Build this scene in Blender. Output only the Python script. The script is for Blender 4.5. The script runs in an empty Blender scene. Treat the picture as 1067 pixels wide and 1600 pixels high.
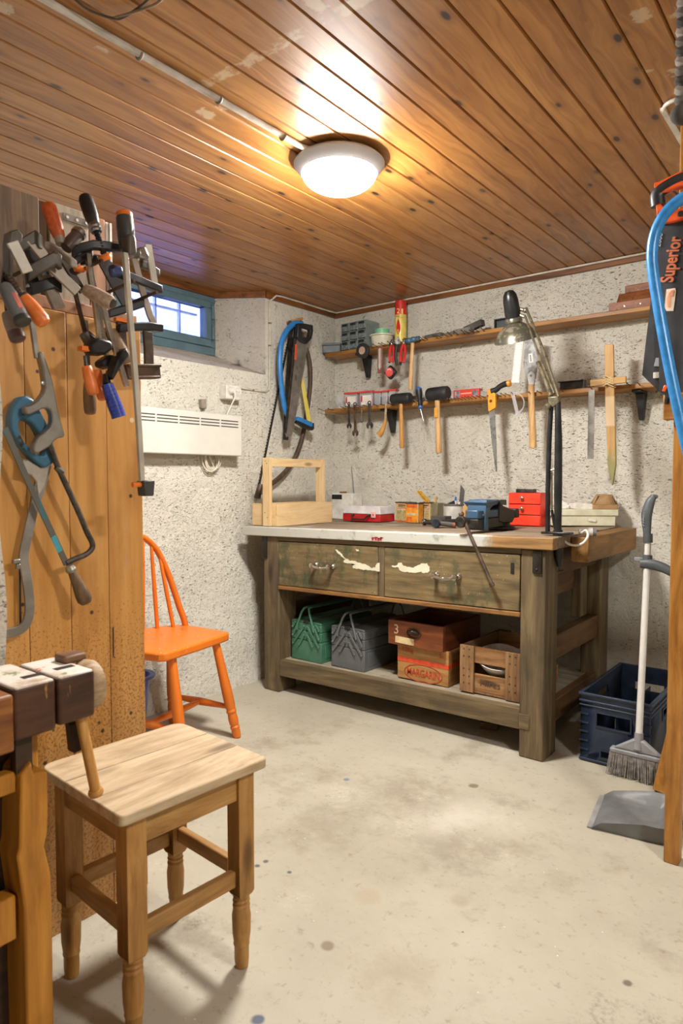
import bpy, bmesh, math, random
from mathutils import Vector, Matrix, Euler
random.seed(7)
S = bpy.context.scene
C = S.collection
PI = math.pi

# ------------------------------------------------------------------ camera
FPX, IW, IH, HORIZON, CAMZ = 1058.0, 1067, 1600, 749.0, 1.1
PITCH = math.atan((IH / 2 - HORIZON) / FPX)
YAW = math.radians(38.15)
cd = bpy.data.cameras.new('camera')
cam = bpy.data.objects.new('camera', cd)
C.objects.link(cam)
cam.location = (0, 0, CAMZ)
cam.rotation_euler = (PI / 2 - PITCH, 0, YAW)
cd.sensor_fit = 'HORIZONTAL'
cd.sensor_width = 24.0
cd.lens = 24.0 * FPX / IW
cd.clip_start = 0.05
cd.dof.use_dof = True
cd.dof.focus_distance = 2.9
cd.dof.aperture_fstop = 6.3
S.camera = cam

# ------------------------------------------------------------------ world, exposure, lamps' strength
w = bpy.data.worlds.new('sky')
S.world = w
w.use_nodes = True
bg = w.node_tree.nodes['Background']
bg.inputs[0].default_value = (0.38, 0.48, 1.0, 1)
bg.inputs[1].default_value = 4.8
S.view_settings.view_transform = 'Standard'
S.view_settings.look = 'None'
S.view_settings.gamma = 1
S.view_settings.exposure = 2.0
S.view_settings.use_curve_mapping = False
LAMP_E = 98.0          # emission of the ceiling lamp in the picture
LAMP2_E = 70.0         # emission of the same lamp in the near part of the room
LAMP_COL = (1.0, 0.965, 0.91)

# ------------------------------------------------------------------ pixel -> room helpers (measuring only)
def ray(px, py):
    u = (px - IW / 2) / FPX; v = -(py - IH / 2) / FPX
    F = math.cos(PITCH) + v * math.sin(PITCH); Z = -math.sin(PITCH) + v * math.cos(PITCH)
    s, c = math.sin(YAW), math.cos(YAW)
    return Vector((-s * F + c * u, c * F + s * u, Z))
def on(px, py, a, val):
    d = ray(px, py); o = Vector((0, 0, CAMZ)); return o + d * ((val - o[a]) / d[a])
def ax(px, py, x): return on(px, py, 0, x)
def ay(px, py, y): return on(px, py, 1, y)
def az(px, py, z): return on(px, py, 2, z)

# ------------------------------------------------------------------ node helpers
def lin(h):
    h = h.lstrip('#'); r = [int(h[i:i + 2], 16) / 255 for i in (0, 2, 4)]
    return tuple(c / 12.92 if c <= .04045 else ((c + .055) / 1.055) ** 2.4 for c in r) + (1,)
class NT:
    def __init__(s, name):
        s.m = bpy.data.materials.new(name); s.m.use_nodes = True
        s.t = s.m.node_tree; s.b = s.t.nodes['Principled BSDF']
        s.tc = s.t.nodes.new('ShaderNodeTexCoord')
        s.co = s.tc.outputs['Object']
    def n(s, typ, ins=(), **kw):
        x = s.t.nodes.new('ShaderNode' + typ)
        for k, v in kw.items(): setattr(x, k, v)
        for k, v in (ins.items() if isinstance(ins, dict) else enumerate(ins)):
            s.set(x.inputs[k], v)
        return x
    def set(s, sock, v):
        if v is None: return
        if isinstance(v, bpy.types.NodeSocket): s.t.links.new(v, sock)
        elif isinstance(v, bpy.types.Node): s.t.links.new(v.outputs[0], sock)
        else: sock.default_value = v
    def math(s, op, a, b=0.0, c=0.0, clamp=False):
        x = s.n('Math', (a, b, c), operation=op); x.use_clamp = clamp; return x.outputs[0]
    def map(s, scale=(1, 1, 1), loc=(0, 0, 0), rot=(0, 0, 0), co=None):
        return s.n('Mapping', {'Vector': co or s.co, 'Scale': scale, 'Location': loc, 'Rotation': rot}).outputs[0]
    def noise(s, co=None, scale=5, detail=4, rough=.55, dist=0, out='Fac'):
        x = s.n('TexNoise', {'Vector': co or s.co, 'Scale': scale, 'Detail': detail, 'Roughness': rough, 'Distortion': dist})
        return x.outputs[out]
    def vor(s, co=None, scale=5, feature='F1', out='Distance', rnd=1.0):
        return s.n('TexVoronoi', {'Vector': co or s.co, 'Scale': scale, 'Randomness': rnd}, feature=feature).outputs[out]
    def ramp(s, fac, stops, interp='LINEAR'):
        x = s.n('ValToRGB', (fac,)); e = x.color_ramp; e.interpolation = interp
        while len(e.elements) < len(stops): e.elements.new(.5)
        for el, (p, c) in zip(e.elements, stops):
            el.position = p; el.color = lin(c) if isinstance(c, str) else ((c, c, c, 1) if isinstance(c, (int, float)) else c)
        return x.outputs[0]
    def step(s, fac, a, b):                       # smooth 0..1 between a and b
        return s.n('MapRange', (fac, a, b, 0.0, 1.0), interpolation_type='SMOOTHSTEP').outputs[0]
    def mix(s, fac, a, b, mode='MIX'):
        x = s.n('Mix', data_type='RGBA', blend_type=mode)
        a = lin(a) if isinstance(a, str) else a; b = lin(b) if isinstance(b, str) else b
        s.set(x.inputs[0], fac); s.set(x.inputs[6], a); s.set(x.inputs[7], b); return x.outputs[2]
    def out(s, col=None, rough=None, bump=None, bs=.3, bd=.002, metal=None, **kw):
        if col is not None: s.set(s.b.inputs['Base Color'], lin(col) if isinstance(col, str) else col)
        if rough is not None: s.set(s.b.inputs['Roughness'], rough)
        if metal is not None: s.set(s.b.inputs['Metallic'], metal)
        if bump is not None:
            x = s.n('Bump', {'Strength': bs, 'Distance': bd, 'Height': bump}); s.set(s.b.inputs['Normal'], x.outputs[0])
        for k, v in kw.items(): s.set(s.b.inputs[k.replace('_', ' ')], v)
        return s.m
    def rand(s):                                   # per-object offset for the texture space
        oi = s.n('ObjectInfo'); r = s.math('MULTIPLY', oi.outputs['Random'], 37.0)
        return s.n('VectorMath', (s.co, s.n('CombineXYZ', (r, r, r)).outputs[0]), operation='ADD').outputs[0]

def plain(name, col, rough=.5, metal=0.0, var=.12, scale=18, bump=.15, spec=None):
    """one-colour material with a little wear and dust"""
    t = NT(name); co = t.rand()
    a = t.noise(co, scale, 5, .6)
    f = t.math('MULTIPLY', t.math('SUBTRACT', a, .5), var * 2)
    c0 = lin(col)
    d = t.n('Mix', data_type='RGBA', blend_type='MIX')
    hi = tuple(min(1, c * (1 + var) + .01) for c in c0[:3]) + (1,)
    lo = tuple(c * (1 - var * 1.6) for c in c0[:3]) + (1,)
    c = t.mix(t.step(a, .3, .7), lo, hi)
    r = t.math('ADD', rough, t.math('MULTIPLY', f, .8), clamp=True)
    kw = {}
    if spec is not None: kw['Specular_IOR_Level'] = spec
    return t.out(c, r, t.noise(co, scale * 8, 3), bump, .0008, metal, **kw)

def worn(name, col, under, rough=.5, metal=0.0, amount=.5, scale=30):
    """paint with chipped places that show what lies under it"""
    t = NT(name); co = t.rand()
    a = t.noise(co, scale, 6, .7)
    m = t.step(a, .62 - .2 * amount, .66 - .2 * amount)
    c = t.mix(t.noise(co, 6, 3), lin(col), tuple(x * .8 for x in lin(col)[:3]) + (1,))
    c = t.mix(m, c, lin(under))
    return t.out(c, rough, a, .2, .001, metal)

def wood(name, cols, axis='x', scale=1.0, rough=.55, bump=.25, dirt=.3, dirtcol='#3a2c1c', knots=True, coat=0.0):
    """wood with grain along one local axis, knots and soiling"""
    t = NT(name); co = t.rand()
    k = {'x': (1, 14, 14), 'y': (14, 1, 14), 'z': (14, 14, 1)}[axis]
    k2 = {'x': (2.2, 7, 7), 'y': (7, 2.2, 7), 'z': (7, 7, 2.2)}[axis]
    wob = t.noise(t.map(tuple(v * .35 * scale for v in k2), co=co), 1.0, 2)
    gco = t.n('VectorMath', (t.map(tuple(v * scale for v in k), co=co), t.n('CombineXYZ', (t.math('MULTIPLY', wob, 3.0), t.math('MULTIPLY', wob, 3.0), t.math('MULTIPLY', wob, 3.0))).outputs[0]), operation='ADD').outputs[0]
    g = t.noise(gco, 2.2, 6, .62)
    fine = t.noise(t.map(tuple(v * scale * 5 for v in k), co=co), 2.0, 3, .6)
    f = t.math('ADD', t.math('MULTIPLY', g, .8), t.math('MULTIPLY', fine, .2))
    c = t.ramp(f, [(.32, cols[0]), (.5, cols[1]), (.68, cols[2])])
    if knots:
        kv = t.vor(t.map(tuple(v * scale * .9 for v in k2), co=co), 1.0)
        c = t.mix(t.step(kv, .17, .07), c, t.mix(.5, lin(cols[0]), lin('#24140a')))
    if dirt:
        d = t.noise(t.map((3 * scale,) * 3, co=co), 1.5, 6, .7)
        c = t.mix(t.math('MULTIPLY', t.step(d, .5, .75), dirt), c, lin(dirtcol))
    r = t.math('ADD', rough, t.math('MULTIPLY', t.math('SUBTRACT', g, .5), .25), clamp=True)
    return t.out(c, r, f, bump, .002, Coat_Weight=coat, Coat_Roughness=.25)

# ------------------------------------------------------------------ mesh builder
class G:
    def __init__(s): s.bm = bmesh.new()
    def vs(s, pts): return [s.bm.verts.new(p) for p in pts]
    def f(s, v):
        try: return s.bm.faces.new(v)
        except ValueError: return None
    def hexa(s, p):                                    # 8 corners: bottom ring then top ring
        v = s.vs(p)
        for q in ((3, 2, 1, 0), (4, 5, 6, 7), (0, 1, 5, 4), (1, 2, 6, 5), (2, 3, 7, 6), (3, 0, 4, 7)): s.f([v[i] for i in q])
        return s
    def bx(s, x0, x1, y0, y1, z0, z1):
        return s.hexa([(x0, y0, z0), (x1, y0, z0), (x1, y1, z0), (x0, y1, z0), (x0, y0, z1), (x1, y0, z1), (x1, y1, z1), (x0, y1, z1)])
    def box(s, c, d, rot=None):                        # centre, full sizes, Euler or Matrix
        M = Matrix.Identity(3) if rot is None else (rot if isinstance(rot, Matrix) else Euler(rot).to_matrix())
        P = [Vector((a * d[0] / 2, b * d[1] / 2, e * d[2] / 2)) for e in (-1, 1) for a, b in ((-1, -1), (1, -1), (1, 1), (-1, 1))]
        return s.hexa([M @ p + Vector(c) for p in P])
    def beam(s, a, b, w, h, up=(0, 0, 1)):             # rectangular bar from a to b
        a, b = Vector(a), Vector(b); d = (b - a).normalized(); up = Vector(up)
        sx = d.cross(up)
        if sx.length < 1e-4: sx = d.cross(Vector((1, 0, 0)))
        sx.normalize(); uz = sx.cross(d).normalized()
        P = []
        for e in (-1, 1):
            for q, m in ((a, -1), (b, -1), (b, 1), (a, 1)):
                P.append(q + sx * (w / 2 * m) + uz * (h / 2 * e))
        return s.hexa(P)
    def tube(s, pts, r, n=10, closed=False, sq=1.0, up=None, cap=True):
        pts = [Vector(p) for p in pts]; N = len(pts)
        rs = r if isinstance(r, (list, tuple)) else [r] * N
        rings = []; prev = None
        for i, p in enumerate(pts):
            if closed: d = pts[(i + 1) % N] - pts[i - 1]
            else: d = pts[min(i + 1, N - 1)] - pts[max(i - 1, 0)]
            if d.length < 1e-9: d = Vector((0, 0, 1))
            d.normalize()
            if up is not None: a = Vector(up)
            elif prev is None: a = Vector((0, 0, 1)) if abs(d.z) < .9 else Vector((1, 0, 0))
            else: a = prev
            u = (a - d * a.dot(d))
            if u.length < 1e-6: u = d.orthogonal()
            u.normalize(); prev = u; v = d.cross(u)
            rings.append(s.vs([p + u * (rs[i] * math.cos(2 * PI * k / n)) + v * (rs[i] * sq * math.sin(2 * PI * k / n)) for k in range(n)]))
        for i in range(N if closed else N - 1):
            A, B = rings[i], rings[(i + 1) % N]
            for k in range(n): s.f([A[k], A[(k + 1) % n], B[(k + 1) % n], B[k]])
        if not closed and cap:
            s.f(rings[0][::-1]); s.f(rings[-1])
        return s
    def strap(s, pts, w, t, side):                     # flat bar swept along a path; side = the wide direction
        pts = [Vector(p) for p in pts]; side = Vector(side).normalized(); rings = []
        N = len(pts)
        ws = w if isinstance(w, (list, tuple)) else [w] * N
        for i, p in enumerate(pts):
            d = (pts[min(i + 1, N - 1)] - pts[max(i - 1, 0)]).normalized()
            nn = d.cross(side).normalized()
            rings.append(s.vs([p + nn * (ws[i] / 2 * a) + side * (t / 2 * b) for a, b in ((-1, -1), (1, -1), (1, 1), (-1, 1))]))
        for A, B in zip(rings, rings[1:]):
            for k in range(4): s.f([A[k], A[(k + 1) % 4], B[(k + 1) % 4], B[k]])
        s.f(rings[0][::-1]); s.f(rings[-1]); return s
    def cyl(s, a, b, r0, r1=None, n=16):
        return s.tube([a, b], [r0, r0 if r1 is None else r1], n)
    def lathe(s, prof, o=(0, 0, 0), axis=(0, 0, 1), n=24):   # prof = [(radius, height along axis)]
        o = Vector(o); d = Vector(axis).normalized(); u = d.orthogonal().normalized(); v = d.cross(u)
        rings = []
        for r, h in prof:
            if r < 1e-6: rings.append(s.vs([o + d * h]))
            else: rings.append(s.vs([o + d * h + u * (r * math.cos(2 * PI * k / n)) + v * (r * math.sin(2 * PI * k / n)) for k in range(n)]))
        for A, B in zip(rings, rings[1:]):
            for k in range(n):
                j = (k + 1) % n
                if len(A) == 1 and len(B) == 1: continue
                if len(A) == 1: s.f([A[0], B[j], B[k]])
                elif len(B) == 1: s.f([A[k], A[j], B[0]])
                else: s.f([A[k], A[j], B[j], B[k]])
        if len(rings[0]) > 1: s.f(rings[0][::-1])
        if len(rings[-1]) > 1: s.f(rings[-1])
        return s
    def prism(s, poly, off):                           # planar polygon pushed along off
        A = s.vs(poly); B = s.vs([Vector(p) + Vector(off) for p in poly]); n = len(A)
        s.f(A); s.f(B[::-1])
        for k in range(n): s.f([A[k], B[k], B[(k + 1) % n], A[(k + 1) % n]])
        return s
    def ringprism(s, outer, inner, off):               # polygon with a hole (same point count) pushed along off
        n = len(outer); off = Vector(off)
        a, b = s.vs(outer), s.vs(inner); c, d = s.vs([Vector(p) + off for p in outer]), s.vs([Vector(p) + off for p in inner])
        for k in range(n):
            j = (k + 1) % n
            s.f([a[k], a[j], b[j], b[k]]); s.f([c[k], d[k], d[j], c[j]])
            s.f([a[k], c[k], c[j], a[j]]); s.f([b[k], b[j], d[j], d[k]])
        return s
    def ball(s, c, r, sc=(1, 1, 1), n=12):
        M = Matrix.Translation(c) @ Matrix.Diagonal((r * sc[0], r * sc[1], r * sc[2], 1))
        bmesh.ops.create_uvsphere(s.bm, u_segments=n * 2, v_segments=n, radius=1, matrix=M); return s
    def grid(s, fn, nu, nv):
        V = [[s.bm.verts.new(fn(i / nu, j / nv)) for j in range(nv + 1)] for i in range(nu + 1)]
        for i in range(nu):
            for j in range(nv): s.f([V[i][j], V[i + 1][j], V[i + 1][j + 1], V[i][j + 1]])
        return s

RM = {}                                                # root name -> world matrix
def prop(o, label=None, cat=None, group=None, kind=None):
    for k, v in (('label', label), ('category', cat), ('group', group), ('kind', kind)):
        if v: o[k] = v
    return o
def thing(name, label, cat, loc=(0, 0, 0), rz=0.0, group=None, rot=None):
    o = bpy.data.objects.new(name, None); C.objects.link(o)
    o.empty_display_size = .02
    e = Euler(rot) if rot else Euler((0, 0, rz))
    o.location = loc; o.rotation_euler = e
    RM[o.name] = Matrix.Translation(loc) @ e.to_matrix().to_4x4()
    return prop(o, label, cat, group)
def root_of(o):
    while o.parent: o = o.parent
    return o
def fix_normals(bm):
    bmesh.ops.remove_doubles(bm, verts=bm.verts, dist=1e-6)
    bmesh.ops.recalc_face_normals(bm, faces=bm.faces)
def obj(name, g, m, parent=None, local=False, bevel=0.0, seg=2, loc=None, solid=0.0, sub=0, ang=.6, kind=None, label=None, norm=True):
    """link G as ONE mesh object; coordinates are world ones unless local=True"""
    bm = g.bm
    if norm: fix_normals(bm)
    if parent is not None and not local:
        bm.transform(RM[root_of(parent).name].inverted()) if root_of(parent).name in RM else None
    o_off = None
    if parent is None:
        if loc is None:
            xs = [v.co for v in bm.verts]
            loc = ((min(v.x for v in xs) + max(v.x for v in xs)) / 2, (min(v.y for v in xs) + max(v.y for v in xs)) / 2, min(v.z for v in xs))
        bm.transform(Matrix.Translation(-Vector(loc)))
    for fc in bm.faces: fc.smooth = True
    for e in bm.edges:
        if len(e.link_faces) == 2 and e.calc_face_angle(0) > ang: e.smooth = False
    me = bpy.data.meshes.new(name); bm.to_mesh(me); bm.free()
    for mm in (m if isinstance(m, (list, tuple)) else [m]): me.materials.append(mm)
    o = bpy.data.objects.new(name, me); C.objects.link(o)
    if parent is not None: o.parent = parent
    else:
        o.location = loc; RM[o.name] = Matrix.Translation(loc)
    if solid:
        x = o.modifiers.new('solid', 'SOLIDIFY'); x.thickness = solid; x.offset = 0
    if bevel:
        x = o.modifiers.new('bevel', 'BEVEL'); x.width = bevel; x.segments = seg; x.limit_method = 'ANGLE'; x.angle_limit = .7
    if sub:
        x = o.modifiers.new('sub', 'SUBSURF'); x.levels = sub; x.render_levels = sub
    if kind: o['kind'] = kind
    if label: o['label'] = label
    return o
def struct(name, g, m, label=None, cat=None, **kw):
    o = obj(name, g, m, None, **kw); o['kind'] = 'structure'
    return prop(o, label, cat)
def single(name, g, m, label, cat, group=None, **kw):
    return prop(obj(name, g, m, None, **kw), label, cat, group)
def text(name, s, size, pos, right, up, m, parent, depth=.0006, align='CENTER', xs=1.0, bold=0.0):
    """flat lettering as a mesh; right/up give its plane (world)"""
    cu = bpy.data.curves.new('t', 'FONT'); cu.body = s; cu.size = size; cu.extrude = depth; cu.align_x = align; cu.align_y = 'CENTER'; cu.offset = bold
    ob = bpy.data.objects.new('t', cu); C.objects.link(ob)
    dg = bpy.context.evaluated_depsgraph_get(); me0 = bpy.data.meshes.new_from_object(ob.evaluated_get(dg))
    bpy.data.objects.remove(ob); g = G(); g.bm.from_mesh(me0)
    r = Vector(right).normalized(); u = Vector(up).normalized(); n = r.cross(u)
    M = Matrix(((r.x, u.x, n.x, pos[0]), (r.y, u.y, n.y, pos[1]), (r.z, u.z, n.z, pos[2]), (0, 0, 0, 1))) @ Matrix.Diagonal((xs, 1, 1, 1))
    g.bm.transform(M)
    return obj(name, g, m, parent, norm=False)
def arc(c, r, a0, a1, n, u, v):
    c, u, v = Vector(c), Vector(u), Vector(v)
    return [c + u * (r * math.cos(a0 + (a1 - a0) * i / n)) + v * (r * math.sin(a0 + (a1 - a0) * i / n)) for i in range(n + 1)]
def spline(pts, n=6):
    """Catmull-Rom through the points"""
    P = [Vector(p) for p in pts]; P = [P[0] * 2 - P[1]] + P + [P[-1] * 2 - P[-2]]; out = []
    for i in range(1, len(P) - 2):
        for k in range(n):
            t = k / n; a, b, c, d = P[i - 1:i + 3]
            out.append(.5 * ((2 * b) + (c - a) * t + (2 * a - 5 * b + 4 * c - d) * t * t + (3 * b - a - 3 * c + d) * t ** 3))
    return out + [P[-2]]
def copy_tree(o, loc=None, rot=None, label=None, parent=None):
    c = o.copy(); C.objects.link(c); c.parent = parent
    if loc is not None: c.location = loc
    if rot is not None: c.rotation_euler = rot
    if label: c['label'] = label
    for ch in list(o.children): copy_tree(ch, parent=c)
    return c
# ================================================================== room
XL, YB, ZC = -2.74, 3.42, 2.158
XR, YF = 2.0, -1.4
BW, BX0 = 0.0911, -0.7755                               # ceiling board width, one groove's x

def plaster_mat(name='plaster', tone='#dedacd', amount=1.0):
    t = NT(name)
    big = t.noise(None, 1.3, 5, .6)
    mid = t.noise(None, 7, 6, .65)
    c = t.mix(t.step(big, .35, .68), tuple(x * .86 for x in lin(tone)[:3]) + (1,), lin(tone))
    c = t.mix(t.math('MULTIPLY', t.step(t.noise(None, 2.6, 4, .6), .55, .78), .45), c, lin('#a2998b'))
    c = t.mix(t.math('MULTIPLY', t.step(t.noise(t.map((1, 1, 2.2), (3, 1, 5)), 2.4, 5, .65), .58, .76), .35), c, lin('#8f8270'))
    # scratchy pits: short slanted streaks where the lime has fallen out
    st = t.map((9, 9, 26), rot=(.35, .35, 0))
    a = t.noise(st, 6.5, 6, .74, .5)
    b = t.noise(None, 55, 3, .6)
    where = t.step(t.noise(None, 2.1, 3, .6), .36, .64)
    pit = t.math('MULTIPLY', t.step(a, .575, .66), t.math('ADD', t.math('MULTIPLY', where, .85), .15))
    v = t.vor(t.map((1, 1, 1.6), rot=(.4, .4, 0)), 85)
    dots = t.math('MULTIPLY', t.step(t.math('ADD', v, t.math('MULTIPLY', t.noise(None, 140, 3, .7), .22)), .30, .20), t.step(t.noise(None, 6.5, 3, .65), .47, .62))
    pits = t.math('MAXIMUM', t.math('MULTIPLY', pit, t.step(b, .38, .58)), dots)
    c = t.mix(t.math('MULTIPLY', pits, .78 * amount), c, lin('#4b4238'))
    h = t.math('SUBTRACT', t.math('ADD', t.math('MULTIPLY', mid, .9), t.math('MULTIPLY', t.noise(None, 30, 5, .7), .55)), t.math('MULTIPLY', pits, .8))
    return t.out(c, .92, h, .95, .022, Specular_IOR_Level=.15)
M_plaster = plaster_mat()
M_smooth = plaster_mat('limewash_reveal', '#bdb6ab', .5)

def floor_mat():
    t = NT('concrete_floor')
    big = t.noise(None, .9, 6, .62); mid = t.noise(None, 3.4, 7, .68); fine = t.noise(None, 38, 5, .7)
    c = t.ramp(big, [(.3, '#9a9381'), (.5, '#aea795'), (.7, '#bcb6a6')])
    c = t.mix(t.math('MULTIPLY', t.step(mid, .52, .7), .55), c, lin('#857a66'))
    gr = t.step(t.noise(None, 90, 4, .75), .40, .62)
    c = t.mix(t.math('MULTIPLY', t.math('MULTIPLY', t.step(t.noise(t.map((1, 1, 1), (9, 2, 0)), 1.9, 7, .7), .56, .70), gr), .75), c, lin('#6f6656'))
    c = t.mix(t.math('MULTIPLY', t.step(t.noise(t.map((1, 1.2, 1), (4, 7, 0)), 2.0, 9, .74, .2), .54, .72), t.math('ADD', .2, t.math('MULTIPLY', gr, .4))), c, lin('#d3ccbc'))
    c = t.mix(t.math('MULTIPLY', t.step(fine, .55, .72), .5), c, lin('#7b6b55'))
    v = t.vor(None, 21); c = t.mix(t.math('MULTIPLY', t.step(v, .06, .03), t.step(t.noise(None, 4, 2), .5, .6)), c, lin('#dcd6c8'))
    v2 = t.vor(t.map((1, 1, 1), (3.3, 1.7, 0)), 9); c = t.mix(t.math('MULTIPLY', t.step(v2, .028, .016), .85), c, lin('#4c4336'))
    for px, py, r, hx in ((402, 1353, .012, '#3b4152'), (415, 1346, .012, '#474a52'), (452, 1363, .010, '#3f4450'), (541, 1218, .018, '#5d7285'), (512, 1478, .018, '#7d705a'), (740, 1228, .02, '#6d6448'), (980, 1536, .014, '#5a5142'), (403, 1593, .016, '#3b4a68'), (575, 1400, .045, '#a2957c'), (620, 1515, .09, '#9b8f79'), (720, 1408, .035, '#9b907b'), (650, 1240, .17, '#857b69'), (705, 1318, .14, '#7f7563'), (500, 1292, .13, '#8a806e'), (735, 1275, .12, '#d3cdc0'), (690, 1285, .10, '#d0cabd')):
        p = az(px, py, 0)
        d = t.n('VectorMath', (t.co, (p.x, p.y, 0)), operation='DISTANCE').outputs['Value']
        c = t.mix(t.math('MULTIPLY', t.step(t.math('ADD', d, t.math('MULTIPLY', t.math('SUBTRACT', t.noise(None, 11, 7, .75) if r > .08 else mid, .5), r * (5.0 if r > .08 else 2.5))), r * (1.5 if r > .08 else 1), r * (-.3 if r > .08 else .45)), (.6 if hx[1] != 'd' else .4) if r > .03 else .85), c, lin(hx))
    return t.out(c, t.math('ADD', .58, t.math('MULTIPLY', mid, .25)), t.math('ADD', fine, t.math('MULTIPLY', mid, 1.5)), .25, .006)

def ceiling_mat():
    t = NT('pine_ceiling_boards')
    xyz = t.n('SeparateXYZ', (t.co,))
    bi = t.math('FLOOR', t.math('DIVIDE', t.math('SUBTRACT', xyz.outputs[0], BX0), BW))
    wn = t.n('TexWhiteNoise', {'W': bi}, noise_dimensions='1D')
    wv = wn.outputs['Value']
    off = t.n('CombineXYZ', (t.math('MULTIPLY', wv, 9.0), t.math('MULTIPLY', wv, 53.0), 0.0)).outputs[0]
    co = t.n('VectorMath', (t.co, off), operation='ADD').outputs[0]
    wob = t.noise(t.map((9, 1.6, 1), co=co), 1.0, 3)
    gc = t.n('VectorMath', (t.map((30, 1.5, 1), co=co), t.n('CombineXYZ', (t.math('MULTIPLY', wob, 5.0), 0.0, 0.0)).outputs[0]), operation='ADD').outputs[0]
    g = t.noise(gc, 1.6, 6, .6)
    c = t.ramp(g, [(.3, '#855526'), (.5, '#a37138'), (.7, '#b98749')])
    c = t.mix(.85, c, t.ramp(wv, [(0, '#e8d8c8'), (.5, '#fff4e6'), (1, '#ffffff')]), 'MULTIPLY')
    kv = t.vor(t.map((13, 6.0, 1), co=co), 1.0)
    kn = t.math('MULTIPLY', t.step(kv, .15, .07), t.step(t.noise(co, 3, 2), .34, .44))
    halo = t.math('MULTIPLY', t.step(kv, .3, .1), .35)
    c = t.mix(halo, c, lin('#5c3414')); c = t.mix(kn, c, lin('#2c1609'))
    # leftovers of white paint: one broken stripe where a wall once stood, and some patches
    nz = t.noise(None, 16, 5, .7)
    yb = t.math('ABSOLUTE', t.math('SUBTRACT', xyz.outputs[1], t.math('ADD', 1.245, t.math('MULTIPLY', t.math('SUBTRACT', nz, .5), .05))))
    inx = t.math('MULTIPLY', t.step(xyz.outputs[0], -1.47, -1.42), t.step(xyz.outputs[0], -.25, -.6))
    st = t.math('MULTIPLY', t.math('MULTIPLY', t.step(yb, .022, .012), inx), t.step(t.noise(t.map((1, 1, 1), (2, 5, 0)), 13, 4, .7), .44, .56))
    for px, py, r in ((155, 75, .035), (325, 178, .05), (8, 12, .05), (345, 170, .03), (1000, 20, .05), (1012, 111, .035), (1058, 20, .04), (1050, 112, .04), (370, 462, .05), (497, 10, .05)):
        p = az(px, py, ZC)
        d = t.n('VectorMath', (t.map((1.0, .75, 1)), (p.x, p.y * .75, ZC)), operation='DISTANCE').outputs['Value']
        st = t.math('MAXIMUM', st, t.step(t.math('ADD', d, t.math('MULTIPLY', nz, r * 2.2)), r * 1.55, r * 1.35))
    c = t.mix(t.math('MULTIPLY', st, .62), c, lin('#c9b799'))
    r = t.math('ADD', .31, t.math('MULTIPLY', t.noise(None, 7, 5, .65), .22))
    return t.out(c, r, g, .12, .0012, Coat_Weight=.25, Coat_Roughness=.22)

M_floor = floor_mat(); M_ceil = ceiling_mat()
struct('floor', G().bx(XL - .6, XR, YF, YB + .3, -.12, 0), M_floor, loc=(0, 0, 0))
g = G(); x = BX0 - BW * 28
while x < XR + .1:                                     # tongue-and-groove boards with open V joints
    a, b, v = x, x + BW, .0045
    if b > XL - .35:
        for y0, y1 in ((YF, YB + .25),):
            A = g.vs([(a, y0, ZC + .012), (a + .0012, y0, ZC + .006), (a + v, y0, ZC), (b - v, y0, ZC), (b - .0012, y0, ZC + .006), (b, y0, ZC + .012), (b, y0, ZC + .03), (a, y0, ZC + .03)])
            B = g.vs([(q.co.x, y1, q.co.z) for q in A])
            for k in range(8): g.f([A[k], B[k], B[(k + 1) % 8], A[(k + 1) % 8]])
            g.f(A); g.f(B)
    x += BW
struct('ceiling', g, M_ceil, loc=(0, 0, 0), norm=True, ang=.3)
M_dark = plain('dark_backing', '#241a12', .9)

# back wall (with the shelves)
def wav(y, z): return .006 * math.sin(y * 9 + z * 5) + .004 * math.sin(z * 17 + y * 4)
g = G().grid(lambda u, v: (XL - .4 + u * (XR - XL + .4), YB + wav(XL + u * 4.7, v * 2.2) * .8, v * 2.2), 70, 30)
struct('wall_back', g, M_plaster, loc=(0, 0, 0), ang=3)
# left wall with the window recess, a little thicker towards the floor
Y0w, Y1w = 1.70, 2.787; XW = -2.985; y0w, y1w = 1.93, 2.62; ZS, ZW = 1.695, 1.805
def foot(z): return .12 * max(0, (1 - z / .85)) ** 1.3
def lw(u0, u1, z0, z1):
    return lambda u, v: (XL + foot(z0 + v * (z1 - z0)) + wav(u0 + u * (u1 - u0), z0 + v * (z1 - z0)) * (1 if 0 < u < 1 and 0 < v < 1 else 0), u0 + u * (u1 - u0), z0 + v * (z1 - z0))
g = G()
g.grid(lw(YF, Y0w, 0, ZS), 36, 24); g.grid(lw(Y0w, Y1w, 0, ZS), 14, 24); g.grid(lw(Y1w, YB + .02, 0, ZS), 8, 24)
g.grid(lw(YF, Y0w, ZS, 2.2), 36, 6); g.grid(lw(Y1w, YB + .02, ZS, 2.2), 8, 6)
struct('wall_left', g, M_plaster, loc=(0, 0, 0), ang=3)
g = G()                                                # splayed reveal and sloping sill
def q4(a, b, c, d, nu=10, nv=8, amp=.005):
    a, b, c, d = map(Vector, (a, b, c, d))
    def fn(u, v):
        p = (a * (1 - u) + b * u) * (1 - v) + (d * (1 - u) + c * u) * v
        if 0 < u < 1 and 0 < v < 1: p = p + Vector((1, 1, 1)) * (amp * math.sin(u * 7 + v * 11))
        return p
    g.grid(fn, nu, nv)
q4((XL, Y1w, ZS), (XW, y1w, ZW), (XW, y1w, 2.2), (XL, Y1w, 2.2))
q4((XL, Y0w, ZS), (XW, y0w, ZW), (XW, y0w, 2.2), (XL, Y0w, 2.2))
q4((XL, Y0w, ZS), (XL, Y1w, ZS), (XW, y1w, ZW), (XW, y0w, ZW))
struct('wall_left_window_recess', g, M_smooth, loc=(0, 0, 0), ang=3)
struct('wall_right', G().bx(XR, XR + .1, YF, YB, 0, 2.2), M_plaster, loc=(0, 0, 0))
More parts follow.
